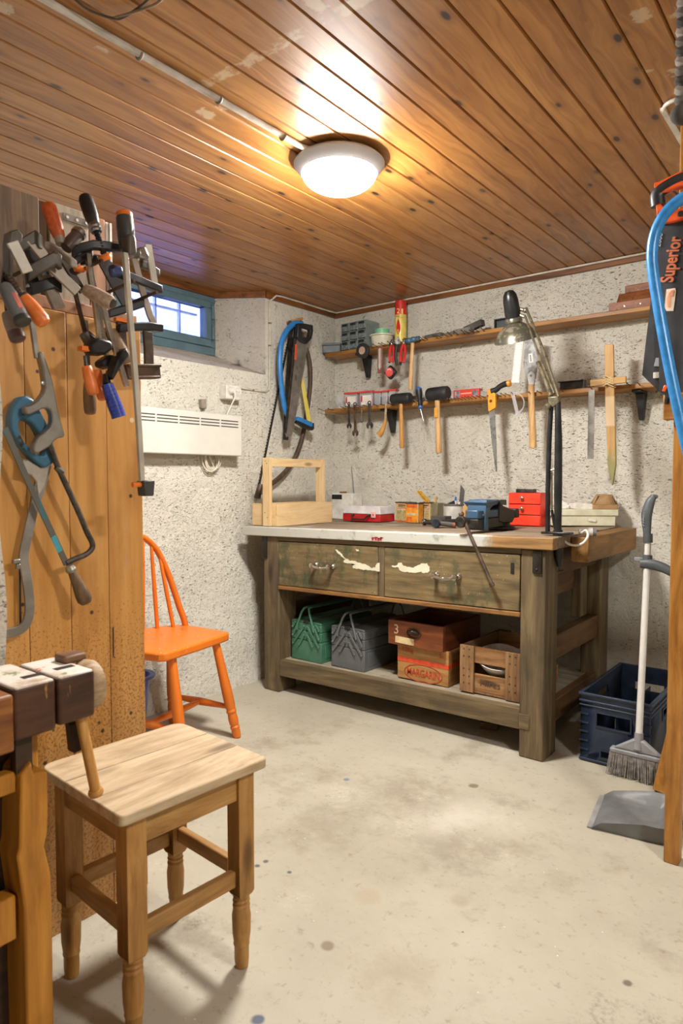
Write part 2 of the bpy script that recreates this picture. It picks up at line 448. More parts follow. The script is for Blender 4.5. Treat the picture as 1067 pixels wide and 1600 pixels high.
struct('wall_front', G().bx(XL - .4, XR, YF - .1, YF, 0, 2.2), M_plaster, loc=(0, 0, 0))

# ceiling trim strips
M_trim = wood('stained_trim', ('#4f2c12', '#7a481f', '#8e5a2c'), 'y', .8, .45, .15, .2)
M_trimx = wood('stained_trim_cross', ('#4f2c12', '#7a481f', '#8e5a2c'), 'x', .8, .45, .15, .2)
tz = ZC - .033
struct('trim_1', G().bx(XL - .01, XR, YB - .02, YB + .005, tz, ZC), M_trimx, loc=(0, 0, 0), bevel=.002)
struct('trim_2', G().bx(XL - .005, XL + .02, Y1w, YB - .02, tz, ZC), M_trim, loc=(0, 0, 0), bevel=.002)
struct('trim_3', G().bx(XW, XW + .02, y0w, y1w, ZC - .03, ZC), M_trim, loc=(0, 0, 0), bevel=.002)
struct('trim_4', G().beam((XW + .008, y1w - .004, ZC - .016), (XL + .008, Y1w - .004, ZC - .016), .02, .033), M_trim, loc=(0, 0, 0), bevel=.002)

# window: blue-grey frame, sash with hinges, one pane, light well outside
M_frame = plain('blue_grey_window_paint', '#56707a', .45, 0, .1, 9)
wz0, wz1 = ZW - .004, ZC - .03
g = G(); fw = .034
g.bx(XW - .05, XW + .012, y0w, y1w, wz0, wz0 + .045); g.bx(XW - .05, XW + .012, y0w, y1w, wz1 - .03, wz1)
g.bx(XW - .05, XW + .012, y0w, y0w + fw, wz0 + .045, wz1 - .03); g.bx(XW - .05, XW + .012, y1w - fw, y1w, wz0 + .045, wz1 - .03)
win = obj('window_1', g, M_frame, None, loc=(XW, (y0w + y1w) / 2, wz0), bevel=.003); prop(win, None, None, kind='structure')
g = G(); sa, sb, sc_, sd = y0w + fw, y1w - fw, wz0 + .045, wz1 - .03; sw = .042
g.bx(XW - .03, XW + .024, sa, sb, sc_, sc_ + sw); g.bx(XW - .03, XW + .024, sa, sb, sd - sw * .8, sd)
g.bx(XW - .03, XW + .024, sa, sa + sw, sc_ + sw, sd - sw * .8); g.bx(XW - .03, XW + .024, sb - sw, sb, sc_ + sw, sd - sw * .8)
obj('window_sash', g, M_frame, win, bevel=.004)
for z in (wz0 + .085, wz0 + .20):
    obj('hinge', G().cyl((XW + .03, sb + .004, z), (XW + .03, sb + .004, z + .075), .009, n=10), M_frame, win, bevel=.003)
t = NT('window_glass'); M_glass = t.m
nd = t.t.nodes; gl = nd.new('ShaderNodeBsdfGlossy'); tr = nd.new('ShaderNodeBsdfTransparent'); df = nd.new('ShaderNodeBsdfTranslucent')
gl.inputs['Roughness'].default_value = .05; tr.inputs[0].default_value = (.88, .91, 1, 1); df.inputs[0].default_value = (.7, .75, .9, 1)
m1 = nd.new('ShaderNodeMixShader'); m2 = nd.new('ShaderNodeMixShader')
t.set(m1.inputs[0], t.math('MULTIPLY', t.step(t.noise(None, 30, 5, .7), .5, .85), .3)); t.set(m1.inputs[1], tr.outputs[0]); t.set(m1.inputs[2], df.outputs[0])
m2.inputs[0].default_value = .06; t.set(m2.inputs[1], m1.outputs[0]); t.set(m2.inputs[2], gl.outputs[0])
t.t.links.new(m2.outputs[0], nd['Material Output'].inputs['Surface'])
obj('window_pane', G().bx(XW - .008, XW - .004, sa + .01, sb - .01, sc_ + .01, sd - .01), M_glass, win)
# outer window's bars and the pale light-well behind
M_bar = plain('pale_outer_frame', '#ccd2e2', .7)
yb = 2.30
g = G().bx(XW - .12, XW - .10, yb - .006, yb + .006, sc_, sd); g.bx(XW - .12, XW - .10, sb - .13, sb - .118, sc_, sd); g.bx(XW - .12, XW - .10, sa, sb, sd - .06, sd - .05)
obj('outer_bars', g, M_bar, win)
t = NT('light_well_boards'); z = t.n('SeparateXYZ', (t.co,)).outputs[2]
ln = t.math('FRACT', t.math('MULTIPLY', z, 42.0))
M_well = t.out(t.mix(t.step(ln, .75, .9), lin('#f6f6fa'), lin('#e2e4ee')), .8)
g = G().bx(-3.40, -3.30, y0w - .5, y1w + .5, 1.4, 2.30); g.bx(-3.4, XW - .12, y0w - .5, y1w + .5, 1.70, 1.76)
g.bx(-3.7, XW - .05, y0w - .55, y0w - .5, 1.5, 2.3); g.bx(-3.7, XW - .05, y1w + .5, y1w + .55, 1.5, 2.3)
struct('wall_light_well', g, M_well, loc=(0, 0, 0))
# solid masonry round the window so that no sky leaks in
g = G().bx(XW - .075, XW - .045, y1w, YB + .2, -.1, 2.3); g.bx(XW - .075, XW - .045, YF, y0w, -.1, 2.3); g.bx(XW - .075, XW - .045, y0w, y1w, -.1, ZW)
g.bx(XW - .075, XW - .045, y0w, y1w, wz1, 2.3)
struct('wall_left_masonry', g, M_plaster, loc=(0, 0, 0))
struct('ceiling_slab', G().bx(XW - .05, XR, YF, YB + .3, ZC + .03, ZC + .12), M_dark, loc=(0, 0, 0))

# ------------------------------------------------------------------ ceiling lamps
M_opal_ring = plain('opal_lamp_ring', '#a6a6a8', .4, 0, .03)
def emit_mat(name, e):
    t = NT(name); t.b.inputs['Emission Color'].default_value = LAMP_COL + (1,); t.b.inputs['Emission Strength'].default_value = e
    return t.out('#f0efec', .3)
M_lamp, M_lamp2 = emit_mat('lit_opal_glass', LAMP_E), emit_mat('lit_opal_glass_near', LAMP2_E)
def ceiling_lamp(x, y, lab, m):
    t = thing('ceiling_light', lab, 'ceiling light', (x, y, ZC), group='round ceiling lamps')
    obj('lamp_base', G().lathe([(.105, -.02), (.142, -.022), (.15, -.03), (.15, -.034), (.126, -.062), (.122, -.062)], (x, y, ZC + .012), n=48), M_opal_ring, t)
    prof = [(.124, -.055)] + [(.124 * math.cos(a), -.057 - .062 * math.sin(a)) for a in [i * PI / 2 / 9 for i in range(1, 10)]]
    prof[-1] = (0, -.119)
    obj('diffuser', G().lathe(prof, (x, y, ZC + .012), n=48), m, t)
    return t
lp = az(530, 258, ZC - .02)
ceiling_lamp(lp.x, lp.y, 'lit round white ceiling lamp with opal dome on the pine ceiling', M_lamp)
ceiling_lamp(.75, .95, 'lit round ceiling lamp nearest the camera, above the near part of the room', M_lamp2)
# ================================================================== old workbench under the shelves
YFB = 2.513                                             # plane of the bench front
def tilt(x): return .0155 * (x + 1.7)                   # the bench stands a little out of level
def TZ(x): return .867 + tilt(x)                        # top of the worktop
def SZ(x): return .180 + tilt(x)                        # top of the lower shelf
OLD = ('#3f3424', '#64543b', '#80704f')
M_oldx = wood('grey_brown_bench_wood', OLD, 'x', .9, .7, .45, .55, '#38352a')
M_oldz = wood('grey_brown_bench_post', OLD, 'z', .9, .7, .45, .55, '#3d3a2c')
M_oldy = wood('brown_bench_side_wood', ('#3c2814', '#5d4123', '#795730'), 'y', .9, .7, .4, .5, '#2a2015')
def bench_front_mat(name, patches):
    t = NT(name); co = t.co
    g_ = t.noise(t.map((3, 20, 26)), 1.5, 6, .65)
    c = t.ramp(g_, [(.3, '#4d4029'), (.5, '#6f5f40'), (.7, '#87734d')])
    m = t.noise(t.map((1.6, 1, 1.2), (5, 0, 2)), 4.2, 6, .7)
    c = t.mix(t.math('MULTIPLY', t.step(m, .5, .62), .75), c, lin('#3f452f'))
    c = t.mix(t.math('MULTIPLY', t.step(t.noise(t.map((2.4, 1, .8), (1, 0, 9)), 3.6, 6, .7), .57, .66), .8), c, lin('#33462f'))
    c = t.mix(t.math('MULTIPLY', t.step(t.noise(t.map((2, 1, 1), (8, 3, 1)), 7, 4, .7), .6, .7), .5), c, lin('#7c5a2c'))
    n1 = t.noise(t.map((1, 1, 2.6)), 24, 6, .75)
    pm = None
    for (px, pz, rx, rz) in patches:                    # big flakes where a sticker was torn off
        d = t.n('VectorMath', (t.map((1 / rx, 0, 1 / rz)), (px / rx, 0, pz / rz)), operation='DISTANCE').outputs['Value']
        q = t.step(t.math('ADD', d, t.math('MULTIPLY', t.math('SUBTRACT', n1, .5), 2.4)), 1.0, .94)
        pm = q if pm is None else t.math('MAXIMUM', pm, q)
    if pm is not None: c = t.mix(pm, c, lin('#dcd7ae'))
    sp = t.vor(None, 60); c = t.mix(t.math('MULTIPLY', t.step(sp, .12, .07), t.step(t.noise(None, 7, 2), .55, .62)), c, lin('#cfc9ac'))
    return t.out(c, .62, g_, .3, .002)
def bench_edge_mat():
    t = NT('white_painted_worktop_edge'); x = t.n('SeparateXYZ', (t.co,)).outputs[0]
    g_ = t.noise(t.map((2.5, 20, 30)), 1.6, 6, .65)
    wd = t.ramp(g_, [(.3, '#6b4d2b'), (.5, '#8f6c40'), (.7, '#aa8756')])
    wh = t.mix(t.step(t.noise(None, 14, 5, .7), .55, .75), lin('#b9b9b0'), lin('#8c8d84'))
    m = t.step(t.math('ADD', x, t.math('MULTIPLY', t.math('SUBTRACT', t.noise(t.map((3, 1, 1)), 30, 5, .7), .5), .10)), .52, .46)
    chip = t.step(t.noise(t.map((1, 1, 2)), 18, 6, .75), .67, .7)
    c = t.mix(t.math('MULTIPLY', m, t.math('SUBTRACT', 1.0, chip)), wd, wh)
    return t.out(c, .6, g_, .25, .002)
def bench_top_mat():
    t = NT('worn_grey_worktop'); g_ = t.noise(t.map((2, 22, 22)), 1.6, 6, .65)
    c = t.ramp(g_, [(.3, '#54473a'), (.5, '#83735f'), (.7, '#a08f78')])
    c = t.mix(t.math('MULTIPLY', t.step(t.noise(None, 5, 6, .7), .55, .68), .6), c, lin('#b9b0a2'))
    c = t.mix(t.math('MULTIPLY', t.step(t.noise(t.map((1, 1, 1), (3, 1, 0)), 4, 6, .7), .58, .7), .6), c, lin('#4b4036'))
    return t.out(c, .75, g_, .3, .002)
bench = thing('workbench', 'long old grey-brown workbench with two drawers under the wall shelves', 'workbench', (-1.7, 2.9, 0))
bx0, bx1, by1 = -2.63, -.945, 3.365
def tb(g, x0, x1, y0, y1, z0, z1):                      # box following the bench's slight tilt
    a, b = tilt(x0), tilt(x1)
    za, zb = (0 if z0 == 0 else z0 + a), (0 if z0 == 0 else z0 + b)
    return g.hexa([(x0, y0, za), (x1, y0, zb), (x1, y1, zb), (x0, y1, za), (x0, y0, z1 + a), (x1, y0, z1 + b), (x1, y1, z1 + b), (x0, y1, z1 + a)])
g = G(); tb(g, bx0, bx1, YFB - .018, YFB + .03, .819, .866)
edge = obj('worktop_edge', g, bench_edge_mat(), bench, bevel=.004, label='white painted front edge of the worktop')
g = G()
for i in range(5):
    y0 = YFB + .031 + i * (by1 - YFB - .031) / 5; tb(g, bx0, bx1, y0, y0 + (by1 - YFB - .031) / 5 - .002, .822, .867 - (.0015 if i % 2 else 0))
obj('worktop', g, bench_top_mat(), bench, bevel=.002)
g = G()                                                 # end-vise beam along the right end
g.bx(-.943, -.872, 2.68, 3.36, .772, .872)
obj('end_beam', g, wood('brown_beam_wood', ('#5b3d1d', '#86602f', '#a67d45'), 'y', .9, .6, .3, .3), bench, bevel=.004)
for (x0, x1, y0, y1) in ((-2.49, -2.385, YFB, 2.65), (-1.08, -.98, YFB, 2.648), (-2.49, -2.385, 3.2, 3.31), (-1.07, -.98, 3.19, 3.31)):
    g = G(); tb(g, x0, x1, y0, y1, 0, .818); obj('leg', g, M_oldz, bench, bevel=.006)
g = G(); tb(g, -2.385, -1.08, YFB + .003, YFB + .03, .797, .818); obj('top_rail', g, M_oldx, bench, bevel=.002)
g = G(); tb(g, -2.385, -1.08, YFB - .004, YFB + .06, .548, .568); obj('drawer_rail', g, wood('split_rail_wood', ('#5c3d1c', '#8a6030', '#a0763f'), 'x', 1, .7, .5, .3), bench, bevel=.004)
xm = -1.745
g = G(); tb(g, xm - .016, xm + .016, YFB, YFB + .05, .568, .797); obj('drawer_divider', g, M_oldz, bench, bevel=.002)
M_chrome = plain('worn_chrome', '#b9b2a4', .22, .95, .12, 40)
def drawer(x0, x1, patches, hx):
    g = G(); tb(g, x0 + .003, x1 - .003, YFB - .002, YFB + .018, .571, .794)
    hz0 = .69
    d = obj('drawer', g, bench_front_mat('drawer_front', patches), bench, bevel=.003)
    g = G()
    for s in (-.052, .052):
        g.lathe([(.0, 0), (.016, 0), (.014, .008), (.008, .014), (.009, .03), (.0125, .036), (.0125, .044), (.0, .05)], (hx + s, YFB - .002, hz0 + tilt(hx)), (0, -1, 0), 16)
    pts = spline([(hx - .052, YFB - .038, hz0 + tilt(hx)), (hx - .03, YFB - .043, hz0 - .006 + tilt(hx)), (hx, YFB - .044, hz0 - .009 + tilt(hx)), (hx + .03, YFB - .043, hz0 - .006 + tilt(hx)), (hx + .052, YFB - .038, hz0 + tilt(hx))])
    g.tube(pts, .0065, 10)
    g.ball((hx, YFB - .044, hz0 - .009 + tilt(hx)), .009, (1.3, 1, 1), 8)
    obj('handle', g, M_chrome, d, label='chrome bow handle')
    g = G()                                             # drawer box behind the front
    tb(g, x0 + .012, x0 + .026, YFB + .018, 3.05, .58, .77); tb(g, x1 - .026, x1 - .012, YFB + .018, 3.05, .58, .77); tb(g, x0 + .026, x1 - .026, YFB + .018, 3.05, .58, .59); tb(g, x0 + .026, x1 - .026, 3.036, 3.05, .59, .77)
    obj('drawer_box', g, M_oldy, d)
    return d
p1 = ay(580, 884, YFB) - Vector((-1.7, 2.9, 0)); p2 = ay(552, 869, YFB) - Vector((-1.7, 2.9, 0)); p3 = ay(643, 888, YFB) - Vector((-1.7, 2.9, 0))
h1 = ay(508, 884, YFB).x; h2 = ay(699.5, 900, YFB).x
d1 = drawer(-2.385, xm - .016, [], h1); d2 = drawer(xm + .016, -1.08, [], h2)
M_torn = plain('torn_cream_paper', '#d2cfb6', .75, 0, .06)
def torn(par, pts):
    jag = []
    for (x0, y0), (x1, y1) in zip(pts, pts[1:] + pts[:1]):
        L = math.hypot(x1 - x0, y1 - y0); n = max(1, int(L / 9))
        for k in range(n):
            f = k / n; e = random.uniform(-4.2, 4.2) if k else random.uniform(-1.5, 1.5)
            jag.append((min(503, x0 + (x1 - x0) * f - (y1 - y0) / L * e) if x0 < 505 else x0 + (x1 - x0) * f - (y1 - y0) / L * e, y0 + (y1 - y0) * f + (x1 - x0) / L * e))
    g = G().prism([ay(480 + x / 4.446, 850 + y / 4.446, YFB - .0035) for x, y in jag], (0, .0012, 0)); obj('torn_paper', g, M_torn, par)
torn(d1, [(250, 122), (268, 103), (300, 118), (330, 118), (350, 130), (385, 138), (425, 150), (440, 165), (470, 165), (485, 135), (503, 130), (503, 190), (470, 185), (400, 180), (320, 170), (312, 150), (335, 142), (290, 135), (260, 132)])
torn(d1, [(190, 38), (210, 40), (240, 70), (258, 95), (270, 103), (252, 99), (225, 72), (205, 54)]); torn(d1, [(335, 38), (355, 40), (360, 50), (345, 50)])
torn(d2, [(585, 150), (620, 148), (630, 132), (655, 130), (668, 150), (690, 160), (740, 165), (790, 135), (830, 135), (850, 160), (850, 185), (835, 200), (800, 200), (790, 190), (760, 198), (700, 195), (660, 192), (640, 180), (635, 165), (600, 162)])
g = G()                                                 # slot hole at the right of the second drawer
c = ay(801, 888, YFB); g.tube([(c.x, YFB - .0035, c.z - .022), (c.x, YFB - .0035, c.z + .022)], .0075, 10, sq=.12, up=(1, 0, 0))
obj('finger_hole', g, plain('hole_dark', '#0c0a08', .9), bench)
M_iron = plain('dark_iron_strap', '#3a352f', .5, .7, .2)
for px, y0, y1 in ((414, 836, 872), (840, 862, 896)):
    a, b = ay(px, y0, YFB), ay(px, y1, YFB)
    g = G().bx(a.x - .018, a.x + .018, YFB - .008, YFB - .0005, b.z, a.z + .004); g.lathe([(0, 0), (.006, 0), (.004, .004), (0, .005)], (a.x, YFB - .008, b.z + .015), (0, -1, 0), 10)
    obj('iron_strap', g, M_iron, bench, bevel=.004)
# lower shelf with its front rail, and rails and boards on the two ends
g = G(); tb(g, -2.385, -1.08, YFB + .005, YFB + .045, .098, .18); tb(g, -1.08, -1.035, YFB - .003, YFB + .0, .105, .165); obj('shelf_rail', g, M_oldx, bench, bevel=.004)
g = G()
for i in range(4): tb(g, -2.44, -1.03, YFB + .046 + i * .17, YFB + .046 + i * .17 + .167, .156, .179)
obj('lower_shelf', g, wood('dusty_shelf_wood', ('#6d6250', '#8f8571', '#aaa08b'), 'x', .9, .85, .3, .4, '#5a5040'), bench, bevel=.002)
for sx in (-1.03, -2.47):
    g = G(); tb(g, sx, sx + .035, 2.65, 3.19, .10, .19); obj('end_rail', g, M_oldy, bench, bevel=.003)
    g = G(); tb(g, sx - .01, sx + .04, 2.65, 3.19, .36, .46); obj('end_rail', g, M_oldy, bench, bevel=.003)
    g = G(); tb(g, sx, sx + .03, 2.65, 3.19, .70, .815); obj('end_apron', g, M_oldy, bench, bevel=.003)
g = G(); tb(g, -1.06, -1.045, 2.65, 3.19, .60, .70); obj('end_board', g, M_oldy, bench, bevel=.003)
g = G(); tb(g, -1.06, -1.02, 3.03, 3.12, .47, .70); obj('end_board', g, M_oldz, bench, bevel=.003)
g = G(); tb(g, -2.385, -1.08, 3.25, 3.29, .56, .80); obj('back_rail', g, M_oldx, bench, bevel=.003)
# red pencil-like scrawl on the white edge
g = G(); y = YFB - .0188
for px, py, s in ((582, 842, .9), (587, 841.5, 1.1), (591, 843, .9), (595, 842, 1.1)):
    a = ay(px, py, y); g.box((a.x, y, a.z), (.011, .0006, .014 * s), (0, random.uniform(-.4, .4), 0)); g.box((a.x + .005, y, a.z + .005), (.014, .0006, .005))
obj('red_scrawl', g, plain('red_marker', '#a8242a', .7), edge)
a, b = ay(811, 1122, YFB), ay(826, 1141, YFB); obj('tenon', G().bx(a.x, b.x, YFB - .004, YFB + .01, b.z, a.z), M_oldx, bench, bevel=.002)
p = az(757, 1141, 0); single('wood_offcut', G().box(p + Vector((0, .06, .016)), (.075, .10, .03), (0, 0, .3)), M_oldy, 'small brown wood offcut on the floor in the shadow under the workbench', 'offcut', bevel=.002)
# ================================================================== wall shelves and what stands on and hangs from them
def prj(x, y, z):                                       # room -> pixel (measuring only)
    s, c = math.sin(YAW), math.cos(YAW); z -= CAMZ
    F0 = -s * x + c * y; R = c * x + s * y
    F = math.cos(PITCH) * F0 - math.sin(PITCH) * z; V = math.sin(PITCH) * F0 + math.cos(PITCH) * z
    return IW / 2 + FPX * R / F, IH / 2 - FPX * V / F
def pl(pts, y): return [ay(px, py, y) for px, py in pts]
def plx(pts, x): return [ax(px, py, x) for px, py in pts]
def rc(px0, py0, px1, py1, y):                          # front rectangle on plane y: x0, x1, z0, z1
    a, b = ay(px0, (py0 + py1) / 2, y), ay(px1, (py0 + py1) / 2, y); m = (px0 + px1) / 2
    return a.x, b.x, ay(m, py1, y).z, ay(m, py0, y).z
M_black = plain('black_plastic', '#1b1b1c', .45)
M_rubber = plain('black_rubber', '#17181a', .6, 0, .2)
M_steel = plain('brushed_steel', '#a7a9aa', .28, .95, .12, 30)
M_dsteel = plain('dark_tool_steel', '#55524d', .42, .85, .25, 30)
M_rust = plain('rusty_steel', '#5d4c3f', .65, .6, .3, 25)
M_hwood = wood('pale_handle_wood', ('#a97f4a', '#c9a06a', '#dcb985'), 'z', 2.2, .5, .12, .15, knots=False)
M_hwood2 = wood('honey_handle_wood', ('#9c6a2c', '#bf8a45', '#cf9f5c'), 'z', 2.2, .5, .12, .15, knots=False)
M_white = plain('white_plastic', '#dedbd2', .4)
M_red = plain('red_plastic', '#c52a22', .4)
M_orange = plain('orange_plastic', '#ee7a22', .4)
M_blue = plain('blue_plastic', '#2767b5', .4)
M_grey = plain('grey_plastic', '#6d7478', .5)
M_shelfx = wood('honey_shelf_wood', ('#7d4e1d', '#a57333', '#be8a47'), 'x', .9, .5, .2, .25, '#3d2712')
t = NT('clear_plastic'); nd = t.t.nodes
tr = nd.new('ShaderNodeBsdfTransparent'); gl = nd.new('ShaderNodeBsdfPrincipled'); mx = nd.new('ShaderNodeMixShader')
tr.inputs[0].default_value = (.93, .93, .95, 1); gl.inputs['Base Color'].default_value = (.8, .8, .82, 1); gl.inputs['Roughness'].default_value = .15
mx.inputs[0].default_value = .32; t.t.links.new(tr.outputs[0], mx.inputs[1]); t.t.links.new(gl.outputs[0], mx.inputs[2]); t.t.links.new(mx.outputs[0], nd['Material Output'].inputs['Surface'])
M_clear = t.m

YS = 3.27                                               # front of the shelves
SH = {}
def shelf(name, label, zb, x0, x1, nails, brackets, y1=3.414):
    r = thing(name, label, 'shelf', ((x0 + x1) / 2, YB, zb), group=None)
    obj('board', G().bx(x0, x1, YS, y1, zb, zb + .022), M_shelfx, r, bevel=.003)
    for px in brackets:
        x = ay(px, 600, 3.39).x; z1 = zb
        g = G().hexa([(x - .010, y1 - .028, z1 - .135), (x + .010, y1 - .028, z1 - .135), (x + .010, y1 - .002, z1 - .135), (x - .010, y1 - .002, z1 - .135),
                      (x - .02, y1 - .06, z1 - .012), (x + .02, y1 - .06, z1 - .012), (x + .02, y1 - .002, z1 - .012), (x - .02, y1 - .002, z1 - .012)])
        g.bx(x - .02, x + .02, YS + .02, y1 - .002, z1 - .012, z1)
        obj('bracket', g, M_black, r, bevel=.003)
    for px in nails:
        p = ay(px, 600, YS); dx = random.uniform(-.006, .006); dz = random.uniform(.004, .012)
        z = zb + .012
        g = G().cyl((p.x, YS + .01, z), (p.x + dx, YS - .055, z + dz), .0021, n=6); g.cyl((p.x + dx, YS - .055, z + dz), (p.x + dx, YS - .057, z + dz), .0042, n=8)
        obj('nail', g, M_rust, r)
    SH[name] = zb + .022
    return r
NU = [583, 590, 601, 606, 612.5, 618, 624, 630, 637, 643, 657, 662, 668, 684, 690, 700, 706, 716, 726, 733, 741, 748, 756]
NL = [507, 521, 541, 548, 553, 561, 566, 577, 591, 604, 615, 629, 640, 652, 660, 672, 681, 694, 701, 708, 713, 717, 723, 728, 734, 738, 744, 752, 759, 770, 783, 790, 797, 806, 832, 846, 862, 880, 925, 951, 985, 1000]
shelf('wall_shelf', 'upper honey-wood wall shelf with hooks along its front, below the ceiling', 1.858, -2.70, -.5, NU, (574,))
shelf('wall_shelf', 'lower honey-wood wall shelf with a long row of nails, above the workbench', 1.513, -2.70, -.5, NL, (613, 1003))
ZU, ZL = 1.880, 1.535

# ---- standing on the upper shelf
o = thing('storage_box', 'small grey plastic box at the far left end of the upper shelf', 'box', (-2.668, 3.305, ZU), .5)
obj('body', G().bx(-.055, .055, -.035, .035, 0, .045), M_grey, o, local=True, bevel=.004); obj('lid', G().bx(-.057, .057, -.037, .037, .046, .06), M_grey, o, local=True, bevel=.003)
x0, x1, z0, z1 = rc(533, 505, 571, 543, 3.275)
cx = (x0 + x1) / 2
o = thing('drawer_organizer', 'small grey cabinet of nine clear drawers on the upper shelf', 'organizer', (cx, 3.345, ZU), -.06)
w2, hh, dp = .098, .165, .125
M_cab = plain('grey_green_cabinet', '#7c8884', .5)
g = G()
g.bx(-w2, -w2 + .004, -dp / 2, dp / 2, 0, hh); g.bx(w2 - .004, w2, -dp / 2, dp / 2, 0, hh); g.bx(-w2 + .004, w2 - .004, -dp / 2, dp / 2, 0, .004); g.bx(-w2 + .004, w2 - .004, -dp / 2, dp / 2, hh - .004, hh); g.bx(-w2 + .004, w2 - .004, dp / 2 - .003, dp / 2, .004, hh - .004)
for i in (1, 2): g.bx(-w2 + i * 2 * w2 / 3 - .002, -w2 + i * 2 * w2 / 3 + .002, -dp / 2, dp / 2 - .003, .004, hh - .004); g.bx(-w2 + .004, w2 - .004, -dp / 2, dp / 2 - .003, i * hh / 3 - .002, i * hh / 3 + .002)
obj('case', g, M_cab, o, local=True)
M_drw = plain('smoky_clear_drawer', '#6f7a79', .15, 0, .3, 60)
for i in range(3):
    for k in range(3):
        a = -w2 + .006 + i * 2 * w2 / 3; b = a + 2 * w2 / 3 - .008; c = .007 + k * hh / 3; d = c + hh / 3 - .012
        g = G().bx(a, b, -dp / 2 - .002, dp / 2 - .02, c, d)
        dr = obj('drawer', g, M_drw, o, local=True, bevel=.002)
        g = G().bx((a + b) / 2 - .018, (a + b) / 2 + .018, -dp / 2 - .014, -dp / 2 - .002, d - .014, d - .003); obj('pull', g, M_black, dr, local=True, bevel=.002)
p = ay(597, 540, 3.335)
o = thing('tape_spool', 'wide cream spool with flange on the upper shelf beneath a green roll', 'spool', (p.x, 3.335, ZU))
obj('body', G().lathe([(.058, 0), (.06, .004), (.066, .06), (.076, .063), (.076, .07), (.05, .072), (.045, .066), (0, .066)], n=32), plain('cream_plastic', '#d8d3bd', .35), o, local=True)
single('tape_roll', G().lathe([(.024, .0), (.042, 0), (.043, .003), (.043, .03), (.042, .033), (.024, .033), (.024, .0)], (p.x, 3.335, ZU + .0725), n=32), plain('mint_green_tape', '#7fc79c', .4), 'mint green tape roll lying on the cream spool', 'tape')
# spray can
xc = ay(626, 500, 3.345).x; r = .034
can = thing('spray_can', 'tall yellow spray can with red cap and flame picture on the upper shelf', 'can', (xc, 3.345, ZU))
zt = ay(626, 470, 3.345).z - ZU; zc = ay(626, 484, 3.345).z - ZU; zr = ay(626, 493, 3.345).z - ZU
obj('body', G().lathe([(r - .003, 0), (r, .004), (r, zr), (0, zr)], n=32), plain('yellow_can_paint', '#e3cf62', .3), can, local=True)
obj('red_band', G().lathe([(r + .0003, zr), (r + .0003, zc), (r - .004, zc + .004), (0, zc + .004)], n=32), plain('red_can_paint', '#cf2018', .3), can, local=True)
obj('cap', G().lathe([(r - .001, zc + .001), (r - .001, zt - .004), (r - .005, zt), (0, zt)], n=32), M_red, can, local=True)
vd = (Vector((xc, 3.345, 0)) - Vector((0, 0, 0))).normalized(); rr = Vector((vd.y, -vd.x, 0)); rr = Vector((-vd.x * 0 + vd.y, -vd.x, 0)).normalized()
def oncan(u, z, e=.0006):                               # point on the can's skin, u = angle from the camera side
    n = (-vd) * math.cos(u) + rr * math.sin(u); return Vector((xc, 3.345, 0)) + n * (r + e) + Vector((0, 0, ZU + z))
def can_patch(name, pts, m, par):
    g = G(); a = g.vs([oncan(u - .35, z, .0012) for u, z in pts]); g.f(a); return obj(name, g, m, par, norm=True)
fl = [(-.45, -.03), (-.20, .0), (.0, .02), (.18, .035), (.26, .055), (.2, .08), (.05, .11), (-.08, .14), (-.2, .115), (-.42, .085), (-.52, .06), (-.5, .035), (-.38, .02), (-.25, .018)]
g = G()
n = 10
flame = [(-.08 + .5 * math.sin(PI * min(1, k / n * 1.15 + .02)) * (1 - k / n * .55), .055 + .11 * k / n) for k in range(n + 1)]
left = [(-.08 - .5 * math.sin(PI * min(1, k / n * 1.15 + .02)) * (1 - k / n * .55), .055 + .11 * k / n) for k in range(n, -1, -1)]
can_patch('flame_mark', flame + left, plain('flame_red', '#cf2315', .4), can)
can_patch('flame_core', [(-.14, .064), (-.02, .064), (-.03, .08), (-.08, .088), (-.13, .08)], plain('flame_core_yellow', '#e9d070', .4), can)
can_patch('side_panel', [(.45, zr), (.75, zr), (.75, zc - .002), (.45, zc - .002)], plain('can_side_yellow', '#dcc766', .4), can)
P0 = oncan(-.42, (zr + zc) / 2 + .001, .0016); text('emblem', '2', .04, P0, (rr * math.cos(.42) - vd * 0 + (-vd) * -math.sin(-.42) * 0).normalized(), (0, 0, 1), plain('emblem_yellow', '#e8cf55', .4), can)
P0 = oncan(-.42, zr - .014, .0016); text('lettering', 'WHITE', .014, P0, rr, (0, 0, 1), M_black, can)
# sharpening stones, files and blocks lying across the shelf
for i, (pa, pb, h, wd, lab) in enumerate((((667, 526), (688, 524), .024, .035, 'flat grey whetstone on the upper shelf, nearest the small blue hammer'),
                                     ((694, 522), (708, 520), .020, .022, 'small grey steel block second along the upper shelf'),
                                     ((712, 518), (735, 516), .030, .034, 'grey block with pale side on the middle of the upper shelf'),
                                     ((728, 510), (752, 508), .032, .034, 'large dark grey block resting tilted on the upper shelf'))):
    a = ay(pa[0], pa[1], 3.30)
    tilt_ = .18 if i == 3 else 0
    o = single('sharpening_stone', G().box((0, 0, h / 2 + (.017 if i == 3 else 0)), (.12 if i != 1 else .075, wd, h), (0, -tilt_ if i == 3 else 0, 0)), plain('stone_%d' % i, ('#5b5850', '#6d675c', '#77736a', '#56534c')[i], .75, 0, .25), lab, 'sharpening stone', 'stones on the upper shelf', loc=(0, 0, 0), bevel=.002)
    b = ay(pb[0], pb[1], 3.30); o.location = ((a.x + b.x) / 2, 3.305, ZU); o.rotation_euler.z = -.22
p = ay(763, 513, 3.31)
o = thing('steel_ring', 'small shiny steel fitting on the upper shelf left of the black tray', 'fitting', (p.x, 3.31, ZU))
obj('ring', G().tube([(math.cos(a) * .015, math.sin(a) * .015, .006) for a in [i * PI / 8 for i in range(16)]], .006, 8, True), M_steel, o, local=True)
